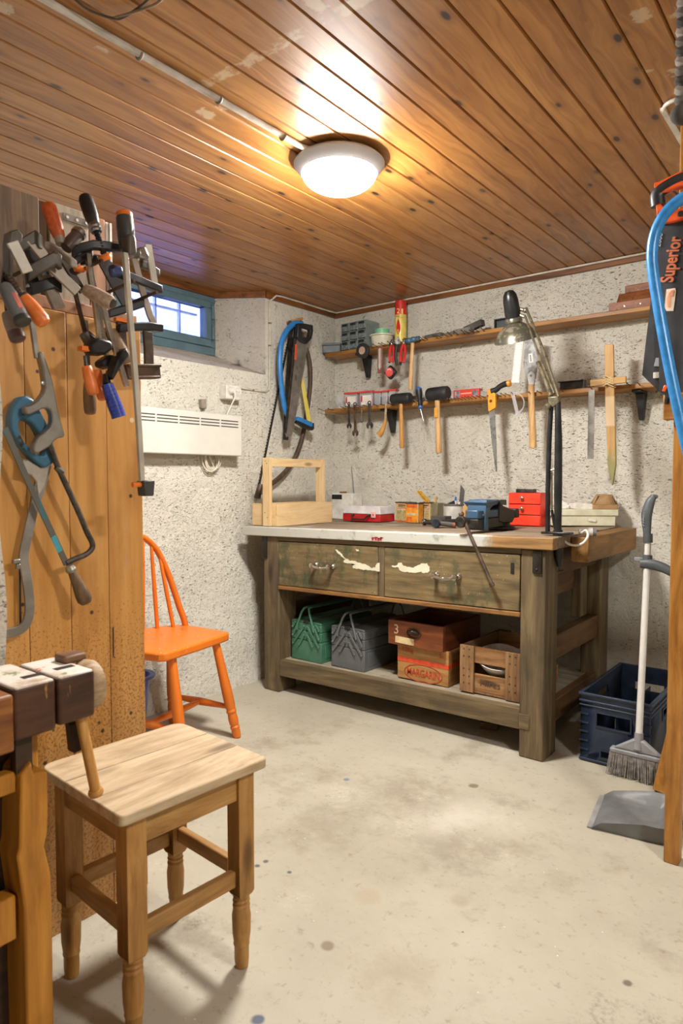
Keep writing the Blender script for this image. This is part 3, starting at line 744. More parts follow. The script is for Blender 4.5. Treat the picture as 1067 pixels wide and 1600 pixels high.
obj('stub', G().cyl((-.03, 0, .008), (-.012, 0, .008), .007, n=10), M_steel, o, local=True)
x0, x1, z0, z1 = rc(776, 500, 793, 513, 3.31)
o = thing('black_tray', 'small black framed tray standing on edge behind the lamp shade', 'tray', ((x0 + x1) / 2, 3.32, ZU))
w2 = (x1 - x0) / 2 + .02; hh = .058
g = G().ringprism([(-w2, 0, 0), (w2, 0, 0), (w2, 0, hh), (-w2, 0, hh)], [(-w2 + .006, 0, .006), (w2 - .006, 0, .006), (w2 - .006, 0, hh - .006), (-w2 + .006, 0, hh - .006)], (0, .025, 0))
obj('rim', g, M_black, o, local=True); obj('back', G().bx(-w2 + .006, w2 - .006, .018, .022, .006, hh - .006), plain('slate_panel', '#474d50', .6), o, local=True)
# stepped wooden moulding block
a = ay(951, 481, 3.285); b = ay(1030, 470, 3.285)
M_mould = NT('speckled_varnished_wood'); t = M_mould
c = t.ramp(t.noise(t.map((2, 14, 14)), 2, 6, .7), [(.3, '#5f2f17'), (.5, '#8a5230'), (.7, '#a9714a')])
c = t.mix(t.math('MULTIPLY', t.step(t.noise(None, 70, 4, .75), .56, .68), .7), c, lin('#b98f68')); c = t.mix(t.step(t.noise(None, 45, 4, .7), .64, .7), c, lin('#2f1509'))
M_mould = t.out(c, .5, t.noise(None, 60, 4), .3, .002)
L = b.x - a.x
o = thing('moulding_block', 'stepped varnished brown wooden moulding on the right of the upper shelf', 'wooden block', (a.x, 3.285, ZU))
yb_ = .115
obj('base', G().bx(0, L, 0, yb_, 0, .038), M_mould, o, local=True, bevel=.002)
obj('cove', G().prism([(.035, 0, .038), (.035, .02, .062), (.035, .035, .082), (.035, yb_, .082), (.035, yb_, .038)], (L - .035, 0, 0)), M_mould, o, local=True)
obj('top_strip', G().bx(.06, L, .038, yb_, .082, .118), M_mould, o, local=True, bevel=.004)
for k in range(3): obj('screw', G().lathe([(0, 0), (.004, 0), (.003, .002), (0, .002)], (.07 + k * .07, 0, .016), (0, -1, 0), 8), M_steel, o, local=True)


# ---- standing on the lower shelf
o = thing('bag_of_nails', 'clear crumpled plastic bag of nails at the left end of the lower shelf', 'bag', (ay(530, 620, 3.33).x, 3.345, ZL))
g = G().grid(lambda u, v: (-.035 + .07 * u + .006 * math.sin(v * 9), .03 * math.sin(PI * u) * (1 - v * .8) - .012, .002 + v * .085 + .006 * math.sin(u * 8) * v), 8, 8)
g.grid(lambda u, v: (-.035 + .07 * u + .006 * math.sin(v * 9), -.03 * math.sin(PI * u) * (1 - v * .8) - .012, .002 + v * .085 + .006 * math.sin(u * 8) * v), 8, 8)
obj('film', g, M_clear, o, local=True, ang=3)
g = G()
for k in range(26): a = random.uniform(0, PI); g.cyl((random.uniform(-.02, .02), random.uniform(-.02, .006), .004 + k * .001), (random.uniform(-.02, .02), random.uniform(-.02, .006), .006 + k * .001), .002, n=5)
obj('nails_inside', g, plain('brass_nails', '#c9a66a', .4, .6), o, local=True, kind='stuff'); obj('tag', G().bx(.012, .036, -.032, -.03, .002, .02), M_white, o, local=True)
M_lid = plain('red_lid', '#d8392f', .35); M_label = plain('white_paper', '#e6e1d6', .7)
def assort(px0, px1, py0, py1, label, content, lab=True, g_='boxes with red lids'):
    x0, x1, z0, z1 = rc(px0, py0, px1, py1, 3.29); w_ = (x1 - x0) * .86; h_ = z1 - ZL; d_ = min(.085, w_ * 1.05)
    o = thing('screw_box', label, 'box', ((x0 + x1) / 2, 3.29 + d_ / 2, ZL), .12, g_)
    g = G(); tk = .002; a, b = w_ / 2, d_ / 2
    P = lambda s, z: [(-a * s, -b * s, z), (a * s, -b * s, z), (a * s, b * s, z), (-a * s, b * s, z)]
    lo, hi = P(.92, 0), P(1, h_ - .01)
    g.hexa(lo + hi); obj('tub', g, M_clear, o, local=True, bevel=.003)
    g = G().hexa(P(.86, .004) + P(.9, h_ * .62)); obj('contents', g, content, o, local=True, bevel=.004)
    obj('lid', G().bx(-a - .003, a + .003, -b - .003, b + .003, h_ - .01, h_), M_lid, o, local=True, bevel=.002)
    if lab:
        g = G().hexa([(-a * .7, -b - .0015, h_ * .12), (a * .8, -b - .0015, h_ * .12), (a * .8, -b - .0005, h_ * .12), (-a * .7, -b - .0005, h_ * .12), (-a * .7, -b - .0025, h_ * .72), (a * .8, -b - .0025, h_ * .72), (a * .8, -b - .0005, h_ * .72), (-a * .7, -b - .0005, h_ * .72)])
        l = obj('paper_label', g, M_label, o, local=True)
        obj('red_stripe', G().bx(-a * .7, -a * .5, -b - .0035, -b - .0026, h_ * .3, h_ * .7), M_red, l, local=True)
        g = G()
        for k in range(5): g.bx(a * (.1 + k * .11), a * (.14 + k * .11), -b - .0035, -b - .0026, h_ * .14, h_ * .2)
        obj('bar_marks', g, M_black, l, local=True)
    return o
M_pink = plain('pink_washers', '#c9a4ae', .5, 0, .3, 80); M_screws = plain('loose_screws', '#8d9096', .35, .5, .5, 120)
assort(536, 557.5, 613, 634, 'clear red-lidded box with white label, leftmost of two labelled boxes', M_pink)
assort(559.5, 581.5, 611, 633, 'clear red-lidded box with white label, right of its labelled twin', M_pink)
assort(583.5, 594, 611, 633, 'small unlabelled clear red-lidded box right beside the labelled pair', M_screws, False)
assort(595, 605, 610, 631.5, 'small clear red-lidded box of screws, middle of three small ones', M_screws, False)
assort(606, 617, 608, 629, 'small clear red-lidded box just left of the small rubber mallet', M_screws, False)
p = ay(645, 622, 3.335)
o = thing('wooden_clothespin', 'small brown wooden gadget on the lower shelf right of the small mallet', 'gadget', (p.x, 3.335, ZL), .5)
obj('body', G().bx(-.024, .024, -.012, .012, 0, .025).bx(-.012, .02, -.012, .012, .025, .042), wood('dark_brown_wood', ('#2e1c0e', '#50331c', '#6a4729'), 'x', 3), o, local=True, bevel=.004)
obj('pin', G().cyl((-.015, -.014, .012), (-.015, .014, .012), .005, n=10), M_rust, o, local=True)
p = ay(662, 620, 3.345)
o = thing('glass_jar', 'clear jar of small bits behind the blue screwdriver', 'jar', (p.x, 3.345, ZL))
obj('glass', G().lathe([(.024, 0), (.028, .003), (.028, .05), (.023, .058), (.023, .062)], n=24), M_clear, o, local=True); obj('bits', G().lathe([(.0, .002), (.024, .003), (.024, .028), (0, .03)], n=20), M_screws, o, local=True)
obj('lid', G().lathe([(.0245, .060), (.0245, .07), (0, .07)], n=24), M_clear, o, local=True)
x0, x1, z0, z1 = rc(707.5, 609, 748, 623, 3.30)
o = thing('drill_bit_case', 'flat red box with two clear windows on the lower shelf', 'box', ((x0 + x1) / 2, 3.325, ZL))
a = (x1 - x0) / 2; h_ = .05
obj('case', G().bx(-a, a, -.02, .02, 0, h_), plain('bright_red_box', '#d9402c', .4), o, local=True, bevel=.002)
for s in (-1, 1): obj('clear_window', G().bx(s * a * .68 - a * .2, s * a * .68 + a * .2, -.0212, -.0195, .008, h_ - .008), plain('window_%d' % s, '#9c8f98', .15, 0, .4, 50), o, local=True)
obj('print_line', G().bx(-a * .42, a * .42, -.0212, -.0195, h_ * .5, h_ * .62), plain('pale_print', '#f0b0a0', .6), o, local=True)
p = ay(756, 614, 3.34); single('grey_wedge', G().prism([(p.x - .03, 3.32, ZL), (p.x + .05, 3.32, ZL), (p.x + .05, 3.32, ZL + .018), (p.x - .03, 3.32, ZL + .045)], (0, .05, 0)), plain('pale_grey_wedge', '#a39f97', .6), 'pale grey wedge beside the flat red box on the lower shelf', 'wedge', bevel=.002)
x0, x1, z0, z1 = rc(871, 598, 912, 611, 3.30)
g = G().prism([(x0, 3.30, ZL), (x0 + .003, 3.30, ZL), (x0 + .003, 3.335, ZL + .003), (x0, 3.335, ZL + .045)], (0.001, 0, 0))
o = thing('steel_channel', 'long dark steel channel lying on the lower shelf right of the lamp joint', 'steel channel', ((x0 + x1) / 2, 3.32, ZL)); a = (x1 - x0) / 2
obj('web', G().bx(-a, a, .012, .015, .003, .042), M_dsteel, o, local=True); obj('flange', G().bx(-a, a, -.02, .015, 0, .003), M_dsteel, o, local=True); obj('flange', G().bx(-a, a, -.02, .015, .042, .045), M_dsteel, o, local=True); obj('end_plate', G().bx(a - .003, a, -.02, .012, .003, .042), M_dsteel, o, local=True)
# ================================================================== tools hanging from the two shelves (plane just in front of the shelf edge)
YT = 3.232
def hang(name, label, cat, px, py, group=None): 
    p = ay(px, py, YT); return thing(name, label, cat, p, group=group)
# --- from the upper shelf
o = hang('tape_roll', 'roll of black electrical tape hanging from the upper shelf', 'tape', 567, 548); c = ay(567, 548, YT)
R = .044
obj('tape', G().lathe([(.022, -.010), (R - .002, -.010), (R, -.008), (R, .008), (R - .002, .010), (.022, .010), (.022, -.010)], c, (0, 1, 0), 32), M_black, o)
obj('core', G().lathe([(.017, -.0105), (.0225, -.0105), (.0225, .0105), (.017, .0105), (.017, -.0105)], c, (0, 1, 0), 32), plain('cardboard_core', '#b79b80', .8), o)
x0, x1, z0, z1 = rc(590, 541, 598, 583, YT)
o = hang('thermometer', 'narrow brown wooden thermometer strip hanging from the upper shelf', 'thermometer', 594, 541)
obj('board', G().bx(x0, x1, YT - .004, YT + .004, z0, z1), plain('thermometer_brown', '#7a4a3c', .5), o, bevel=.002)
obj('glass_tube', G().cyl(((x0 + x1) / 2, YT - .006, z0 + .02), ((x0 + x1) / 2, YT - .006, z1 - .012), .002, n=8), M_white, o)
g = G()
for k in range(14):
    z = z0 + .03 + k * (z1 - z0 - .05) / 13
    for s in (-1, 1): g.bx((x0 + x1) / 2 + s * .0065 - .003, (x0 + x1) / 2 + s * .0065 + .003, YT - .0052, YT - .0038, z, z + .004)
obj('scale_marks', g, M_white, o)
o = hang('tape_measure', 'small square black measuring tape with red face, hanging by a strap', 'tape measure', 609, 560)
c = ay(610, 582, YT); s = .043
g = G().prism([c + Vector((s * math.cos(k * PI / 2), -.012, s * math.sin(k * PI / 2))) for k in range(4)], (0, .028, 0)); obj('case', g, M_black, o, bevel=.008, seg=3)
obj('red_face', G().lathe([(0, 0), (.026, 0), (.026, .0025), (.024, .0035), (0, .004)], c + Vector((0, -.012, 0)), (0, -1, 0), 28), plain('red_face', '#d8504a', .35, 0, .25), o)
g = G().tube(arc(c + Vector((0, -.0165, 0)), .017, .4, 2.3, 10, (1, 0, 0), (0, 0, 1)), .0022, 6, sq=.3); obj('white_swirl', g, M_white, o)
a = ay(608.5, 536, YT); b = ay(608.5, 563, YT)
g = G().strap([a + Vector((0, .003, 0)), (a + b) / 2, b], .008, .003, (0, 1, 0)); g.ball(b + Vector((0, 0, -.008)), .008, n=6); obj('wrist_strap', g, M_black, o)
def pliers(px, py0, py1, pxb, m, label, head=.018, rz=.9):
    p = ay(px, py0, YT - .012); q = ay(pxb, py1, YT - .012); L = (p - q).length
    o = thing('pliers', label, 'pliers', p, group='pliers on the upper shelf', rot=(0, math.atan2(q.x - p.x, -(q.z - p.z)) * -1, rz))
    hl = L * .27
    g = G().prism([(-.004, -.006, 0), (.004, -.006, 0), (head * .55, -.006, -hl * .7), (head * .4, -.006, -hl), (-head * .4, -.006, -hl), (-head * .55, -.006, -hl * .7)], (0, .012, 0))
    g.lathe([(0, 0), (.009, 0), (.009, .004), (0, .004)], (0, -.006, -hl * .82), (0, -1, 0), 14); obj('jaws', g, M_steel, o, local=True, bevel=.002)
    for s in (-1, 1):
        pts = spline([(s * .004, 0, -hl * .95), (s * .013, 0, -hl - (L - hl) * .25), (s * .015, 0, -hl - (L - hl) * .6), (s * .010, 0, -L)])
        obj('handle', G().tube(pts, [.0065] * 3 + [.008] * (len(pts) - 5) + [.007] * 2, 8), m, o, local=True)
    return o
pliers(612.5, 530, 566, 611.5, M_red, 'red-handled pliers hanging left of the black-handled pair', rz=1.3)
pliers(621.5, 526, 571, 622.5, M_black, 'black-handled pincers hanging between two red-handled pliers', .03, .35)
pliers(632, 528, 567, 627.5, M_red, 'red-handled pliers hanging right of the black-handled pair', rz=1.3)
def hammer(name, label, cat, head_l, head_r, hr, ha, hb, hw, m_head, m_handle, peen=False, collar=None):
    a, b = ay(*head_l, YT), ay(*head_r, YT); c = (a + b) / 2
    o = thing(name, label, cat, c)
    d = (b - a).normalized(); L = (b - a).length
    if peen:
        g = G().lathe([(0, 0), (hr * .8, .0), (hr, .006), (hr, L * .22), (hr * .7, L * .3), (hr * .95, L * .4), (hr * .95, L * .6), (hr * .6, L * .7), (hr * .8, L * .8), (hr * .8, L * .92), (hr * .4, L), (0, L)], a, d, 18)
    else:
        g = G().lathe([(0, 0), (hr * .82, 0), (hr * .93, .005), (hr, L * .2), (hr, L * .8), (hr * .95, L - .005), (hr * .85, L), (0, L)], a, d, 28)
    obj('head', g, m_head, o)
    p, q = ay(*ha, YT), ay(*hb, YT)
    g = G().tube([p, p.lerp(q, .3), p.lerp(q, .75), q - (q - p) * .01, q], [hw * .42, hw * .42, hw * .5, hw * .5, hw * .44], 14, sq=.8)
    obj('handle', g, m_handle, o)
    return o, p, q
o, p, q = hammer('hammer', 'small hammer with blue head and pale handle hanging from the upper shelf', 'hammer', (636, 533), (655, 528), .016, (644.5, 536), (641, 609), .026, plain('blue_hammer_paint', '#4a6f86', .45, .3, .25), M_hwood, True)
# --- from the lower shelf
def wrench(px, py0, py1, w_, label, m=M_dsteel, open_end=True):
    p, q = ay(px, py0, YT), ay(px + .5, py1, YT); L = (p - q).length
    o = thing('wrench', label, 'wrench', p, group='spanners on the lower shelf')
    g = G().strap([p + Vector((0, 0, .01)), p.lerp(q, .5), q + Vector((0, 0, .02))], [w_ * 1.0, w_ * .8, w_], .006, (0, 1, 0)); obj('shank', g, m, o, bevel=.001)
    h = []; c = q + Vector((0, 0, .012)); R_ = w_ * 1.15
    for k in range(15): a = -PI / 2 + .55 + k * (2 * PI - 1.1) / 14; h.append(c + Vector((R_ * math.cos(a), -.004, R_ * math.sin(a))))
    h += [c + Vector((-R_ * .35, -.004, 0)), c + Vector((R_ * .35, -.004, 0))]
    obj('jaw', G().prism(h, (0, .008, 0)), m, o)
    obj('ring', G().tube([p + Vector((w_ * .55 * math.cos(a), 0, w_ * .55 * math.sin(a) + .012)) for a in [i * PI / 8 for i in range(16)]], .0035, 6, True), m, o)
wrench(545, 634, 669, .014, 'dark spanner hanging first from the left on the lower shelf')
wrench(554.5, 635, 680, .018, 'longest dark spanner hanging under the labelled boxes', M_rust)
o = thing('chrome_key', 'short shiny key hanging between the dark spanners', 'key', ay(565.5, 637, YT)); p, q = ay(565.5, 637, YT), ay(565, 655, YT)
obj('shank', G().cyl(p, q, .0045, n=8), M_steel, o); obj('bow', G().tube([q + Vector((.009 * math.cos(a), 0, .012 * math.sin(a) - .006)) for a in [i * PI / 8 for i in range(16)]], .0035, 6, True), M_steel, o)
wrench(577, 633, 668, .019, 'dark spanner hanging third, right of the short shiny key')
p = ay(603, 632, YT)
o = thing('hooked_wooden_tool', 'tool with twisted metal neck and curved brown wooden grip', 'tool', p)
obj('neck', G().tube([p + Vector((0, 0, .008)), ay(602.5, 645, YT), ay(602, 656, YT)], [.006, .0065, .007], 8), plain('pale_cord', '#b49c7a', .7, .0, .3, 90), o)
pts = spline([ay(*q, YT) for q in ((602, 655), (600.5, 664), (598, 671), (594.5, 677), (592, 680))]); n = len(pts)
obj('grip', G().tube(pts, [.0085 + .012 * (i / (n - 1)) ** 1.2 for i in range(n - 1)] + [.008], 14), M_hwood2, o)
o, p, q = hammer('rubber_mallet', 'smaller black rubber mallet with honey handle hanging from the lower shelf', 'mallet', (612.5, 624), (641.5, 621.5), .031, (626, 625), (628, 700), .027, M_rubber, M_hwood2)
o, p, q = hammer('rubber_mallet', 'larger black rubber mallet with pale handle and yellow sticker', 'mallet', (668.5, 617), (700.5, 613.5), .0375, (683, 618), (685.5, 708), .034, M_rubber, M_hwood)
c = p.lerp(q, .30)
obj('yellow_sticker', G().bx(c.x - .012, c.x + .008, c.y - .0165, c.y - .0145, c.z - .026, c.z + .026), plain('amber_sticker', '#d89a2a', .5), o)
o = hang('screwdriver', 'screwdriver with black and blue grip hanging between the two mallets', 'screwdriver', 655, 605)
a, b, c, d = ay(654, 605, YT), ay(656.5, 634, YT), ay(657.3, 640, YT), ay(662, 659, YT)
ax_ = (b - a).normalized(); L = (b - a).length
obj('grip', G().lathe([(.009, .006), (.0175, .012), (.0185, L * .35), (.014, L * .62), (.0105, L * .78), (.013, L * .95), (.011, L)], a, ax_, 20), M_black, o)
obj('blue_cap', G().lathe([(0, 0), (.011, .001), (.0165, .007), (.0178, .016)], a, ax_, 20), M_blue, o); obj('blue_collar', G().lathe([(.0115, L), (.0125, L + .01), (.007, L + .018), (0, L + .018)], a, ax_, 16), M_blue, o)
obj('shaft', G().tube([b + ax_ * .015, d, d + ax_ * .012], [.0035, .0032, .0028], 8), M_steel, o)
# keyhole saw with a yellow handle
o = hang('keyhole_saw', 'narrow hand saw with orange-yellow handle and black grip hanging from the lower shelf', 'saw', 770, 610)
obj('blade', G().prism(pl([(763.5, 640), (773, 640), (775.5, 690), (776.5, 737), (774.5, 737), (768, 690)], YT), (0, .0015, 0)), M_steel, o)
g = G().prism([p + Vector((0, -.010, 0)) for p in pl([(762, 608.5), (766, 608), (775, 615), (775.5, 637), (765.5, 643.5), (763.5, 642)], YT)], (0, .022, 0)); obj('handle', g, plain('amber_yellow_plastic', '#e7a02b', .4), o, bevel=.005, seg=3)
pts = spline([ay(*q, YT) for q in ((768, 612), (775, 609), (781, 604), (788, 600.5), (794, 599))]); n = len(pts)
obj('grip', G().tube(pts, [.017 - .003 * math.sin(PI * i / (n - 1)) for i in range(n)], 14, sq=.8), M_black, o)
obj('grip_cap', G().cyl(ay(793.5, 599.3, YT), ay(797.5, 598.3, YT), .0185, .016, 14), plain('amber_yellow_cap', '#e39a26', .4), o)
c = ay(768, 627, YT); obj('rivet', G().lathe([(0, 0), (.008, 0), (.006, .003), (0, .003)], c + Vector((0, -.010, 0)), (0, -1, 0), 14), plain('brass_rivet', '#7b4d17', .4, .6), o)
# protractor
o = hang('protractor', 'clear plastic protractor hanging beside the pale saw handle', 'protractor', 808, 614)
cc = ay(804, 631, YT); v = (ay(806, 649, YT) - ay(798, 614, YT)); R_ = v.length / 2; v.normalize(); u = Vector((v.z * -1, 0, v.x)).normalized(); u = u if u.x > 0 else -u
mid = (ay(806, 649, YT) + ay(798, 614, YT)) / 2; n = 20
outer = [mid + v * (R_ * math.cos(PI * k / n)) + u * (R_ * math.sin(PI * k / n)) for k in range(n + 1)]
inner = [mid + u * .018 + (v * (R_ * .72 * math.cos(PI * k / n)) + u * (R_ * .6 * math.sin(PI * k / n))) for k in range(n + 1)]
obj('body', G().ringprism(outer, inner, (0, .002, 0)), M_clear, o)
g = G()
for k in range(1, n): a_ = PI * k / n; d_ = v * math.cos(a_) + u * math.sin(a_); g.beam(mid + d_ * (R_ * .97) + Vector((0, -.0006, 0)), mid + d_ * (R_ * .88) + Vector((0, -.0006, 0)), .0012, .0006, (0, 1, 0))
obj('degree_marks', g, M_black, o)
# white ruler and Japanese saw, hung under the upper shelf behind the desk lamp
YU2 = 3.245
o = thing('ruler', 'wide white ruler with fine marks hanging behind the lamp shade', 'ruler', ay(808, 530, YU2))
obj('blade', G().prism(pl([(805.5, 528), (818.5, 528), (811, 598), (798.5, 597.5)], YU2), (0, .003, 0)), plain('white_ruler', '#e9e8e4', .35, 0, .05), o, bevel=.001)
g = G(); a0, b0 = ay(805.5, 530, YU2), ay(799, 594, YU2); a1, b1 = ay(818, 530, YU2), ay(811.2, 594, YU2)
for k in range(40):
    t_ = k / 39
    for (s, e, sgn) in ((a0, b0, 1), (a1, b1, -1)):
        p = s.lerp(e, t_); ln = .008 if k % 5 == 0 else .0045; g.bx(min(p.x, p.x + sgn * ln) + sgn * .001, max(p.x, p.x + sgn * ln), YU2 - .0008, YU2 - .0001, p.z, p.z + .0012)
obj('scale_marks', g, plain('pale_ink', '#8f8f8c', .7), o)
o = thing('pull_saw', 'pull saw with broad bright blade and long pale straight handle, hanging behind the lamp arm', 'saw', ay(829, 530, YU2))
obj('blade', G().prism(pl([(821.5, 522), (836, 522), (839.5, 575), (837, 592), (824, 592), (817.5, 570)], YU2), (0, .0012, 0)), M_steel, o)
obj('clamp_plate', G().prism(pl([(823, 586), (829.5, 579), (836, 584), (834, 603), (825.5, 603)], YU2 - .004), (0, .010, 0)), plain('satin_steel', '#b5b6b5', .35, .9), o, bevel=.002)
c = ay(829.3, 587, YU2 - .004); obj('rivet', G().lathe([(0, 0), (.006, 0), (.004, .004), (0, .004)], c, (0, -1, 0), 12), M_steel, o)
p, q = ay(829.5, 601, YU2), ay(832.8, 700, YU2)
obj('handle', G().tube([p, p.lerp(q, .5), p.lerp(q, .97), q], [.0155, .0165, .0185, .0165], 16, sq=.8), M_hwood, o)
obj('maker_label', G().prism(pl([(825.5, 553), (832, 552), (833, 566), (826.5, 567)], YU2 - .001), (0, .0008, 0)), M_white, o)
g = G(); a = ay(828.5, 555.5, YU2 - .0018)
for k in range(4): g.box((a.x + .001 * k, a.y, a.z - .008 * k), (.006, .0006, .004)); g.box((a.x + .001 * k, a.y, a.z - .008 * k - .002), (.003, .0007, .006))
obj('label_signs', g, M_black, o)
# steel ruler
o = hang('steel_ruler', 'dark steel ruler hanging straight down left of the wooden sword', 'ruler', 923, 609)
x0, x1, z0, z1 = rc(918.5, 609, 928, 717, YT)
obj('blade', G().bx(x0, x1, YT, YT + .002, z0, z1), plain('tarnished_steel', '#77726a', .45, .8, .25), o)
g = G()
for k in range(60): g.bx(x0, x0 + (.010 if k % 5 == 0 else .005), YT - .0006, YT - .0001, z0 + .02 + k * (z1 - z0 - .03) / 60, z0 + .0212 + k * (z1 - z0 - .03) / 60)
obj('scale_marks', g, M_black, o)
# toy wooden sword
ts = NT('sword_wood'); t = ts; z = t.n('SeparateXYZ', (t.co,)).outputs[2]
c = t.ramp(t.noise(t.map((20, 20, 2)), 2, 5, .6), [(.3, '#a37a44'), (.5, '#bd955a'), (.7, '#cfa970')])
zz0 = ay(951, 538, YT).z
zrel = lambda py: ay(951, py, YT).z - zz0
band = t.math('MULTIPLY', t.step(z, zrel(668), zrel(664)), t.step(z, zrel(618), zrel(622)))
c = t.mix(band, c, lin('#d9bd92'))
gr = t.step(t.math('ADD', z, t.math('MULTIPLY', t.noise(None, 22, 4, .7), .12)), zrel(700) + .06, zrel(722) + .06)
c = t.mix(t.math('MULTIPLY', gr, .8), c, lin('#7b8150'))
M_sword = t.out(c, .6, t.noise(t.map((20, 20, 2)), 2), .2, .001)
o = thing('wooden_sword', 'toy wooden sword with a lashed crossguard and green-painted tip', 'toy sword', ay(951, 538, YT))
YW = YT - .012
g = G().prism(pl([(944.5, 538), (958, 538), (959, 600), (960, 640), (961.5, 700), (962, 725), (957, 758), (955.5, 758), (949, 725), (948, 690), (945.5, 640), (945, 600)], YW), (0, .014, 0)); obj('blade', g, M_sword, o, bevel=.003)
a, b = ay(922.5, 599, YW - .010), ay(978.5, 593, YW - .010); obj('crossguard', G().beam(a, b, .016, .030, (0, 0, 1)), wood('sword_cross_wood', ('#a37a44', '#bd955a', '#cfa970'), 'x', 1.5, .6, .15, .1), o, bevel=.003)
g = G()
for k in range(7):
    zc_ = ay(952, 590 + k * 1.9, YW).z; xa, xb = ay(944, 597, YW).x - .001, ay(960, 597, YW).x + .001
    dz = .012 * (1 if k % 2 else -1)
    g.tube([(xa, YW - .0195, zc_ - dz), (xb, YW - .0195, zc_ + dz), (xb + .001, YW + .015, zc_ + dz), (xa - .001, YW + .015, zc_ - dz)], .0022, 6, True)
obj('lashing', g, plain('jute_string', '#cbb184', .8), o)
# ================================================================== on the worktop
M_pinex = wood('new_pine_x', ('#c0a06e', '#d3b687', '#dcc299'), 'x', 1.6, .5, .1, .08)
M_piney = wood('new_pine_y', ('#c0a06e', '#d3b687', '#dcc299'), 'y', 1.6, .5, .1, .08)
M_pinez = wood('new_pine_z', ('#c0a06e', '#d3b687', '#dcc299'), 'z', 1.6, .5, .1, .08)
def top(px, y): x = ay(px, 820, y).x; return x, TZ(x) + .001
# pine tote: short ends towards the front, long sides running back
tx0, tx1, ty0, ty1 = -2.605, -2.42, 2.545, 2.995
tz = TZ(tx1) + .001
o = thing('tool_tote', 'new pine tool tote with a tall handle at the left end of the workbench', 'tool tote', (-2.51, 2.77, tz))
hb = .115
obj('side', G().bx(tx1 - .018, tx1, ty0, ty1, tz, tz + hb), M_piney, o, bevel=.0015); obj('side', G().bx(tx0, tx0 + .018, ty0, ty1, tz, tz + hb), M_piney, o, bevel=.0015)
obj('end', G().bx(tx0 + .018, tx1 - .018, ty0, ty0 + .018, tz, tz + hb), M_pinex, o, bevel=.0015); obj('end', G().bx(tx0 + .018, tx1 - .018, ty1 - .018, ty1, tz, tz + hb), M_pinex, o, bevel=.0015)
obj('bottom', G().bx(tx0 + .018, tx1 - .018, ty0 + .018, ty1 - .018, tz, tz + .012), M_piney, o)
za = ay(416, 715, ty0 - .015).z
pxm = ay(416, 780, ty0 - .018).x
for y0, y1 in ((ty0 - .019, ty0 - .001), (ty1 - .04, ty1 - .019)):
    ps = obj('upright', G().bx(pxm - .026, pxm + .026, y0, y1, tz, za), M_pinez, o, bevel=.0015)
    if y0 < ty0:
        for dx, zz in ((-.006, za - .018), (.004, za - .03), (-.01, tz + .07), (.008, tz + .045)): obj('screw', G().cyl((pxm + dx, y0 - .0004, zz), (pxm + dx, y0 + .002, zz), .003, n=10), M_dsteel, ps)
obj('handle_rail', G().bx(pxm - .012, pxm + .012, ty0 - .001, ty1 - .04, za - .046, za - .002), M_piney, o, bevel=.002)
# white box with a black front
x, z = top(543, 3.33)
o = thing('electronic_box', 'white box with a black front strip and a thin upright rod, in the back corner', 'device', (x, 3.33, z))
H = ay(545, 771, 3.28).z - z
obj('case', G().bx(x - .085, x + .075, 3.28, 3.38, z, z + H), M_white, o, bevel=.003); obj('black_strip', G().bx(x - .084, x - .006, 3.2785, 3.2805, z + H - .037, z + H - .008), M_black, o)
obj('rod', G().tube([ay(553, 771, 3.34), ay(549, 729, 3.39)], [.0035, .0022], 8), M_grey, o); obj('knob', G().cyl((x - .035, 3.33, z + H), (x - .035, 3.33, z + H + .010), .022, n=20), plain('brass_ring', '#7d6335', .5, .5), o)
# red organiser case with clear lid
xr, z = top(594, 3.09); xl = xr - .265
o = thing('organizer_case', 'flat red case with a clear lid and dark handle beside the pine tote', 'case', ((xl + xr) / 2, 3.16, z))
D0, D1 = 3.09, 3.235
obj('body', G().bx(xl, xr, D0, D1, z, z + .042), plain('deep_red_plastic', '#b0171c', .35), o, bevel=.004)
obj('lid', G().hexa([(xl - .003, D0 - .003, z + .043), (xr + .003, D0 - .003, z + .043), (xr + .003, D1 + .003, z + .043), (xl - .003, D1 + .003, z + .043), (xl + .012, D0 + .012, z + .088), (xr - .012, D0 + .012, z + .088), (xr - .012, D1 - .01, z + .088), (xl + .012, D1 - .01, z + .088)]), plain('cloudy_clear_lid', '#c9c6c6', .2, 0, .1), o, bevel=.004)
a, b = ay(552, 805, D0 - .004), ay(577, 805, D0 - .004)
g = G().tube([(a.x, D0 + .002, z + .036), (a.x, D0 - .02, z + .034), (a.x + .008, D0 - .026, z + .014), (b.x - .02, D0 - .026, z + .014), (b.x - .004, D0 - .022, z + .033), (b.x, D0 + .002, z + .036)], .0055, 8); obj('handle', g, plain('dark_brown_plastic', '#2e1c1a', .5), o)
c = ay(583.5, 804, D0 - .004); l = obj('latch', G().bx(c.x - .015, c.x + .015, D0 - .008, D0 - .003, z + .024, z + .060), plain('pale_pink_latch', '#d9b0ac', .3), o, bevel=.002); obj('latch_hole', G().bx(c.x - .004, c.x + .004, D0 - .0088, D0 - .0078, z + .034, z + .046), M_red, l)
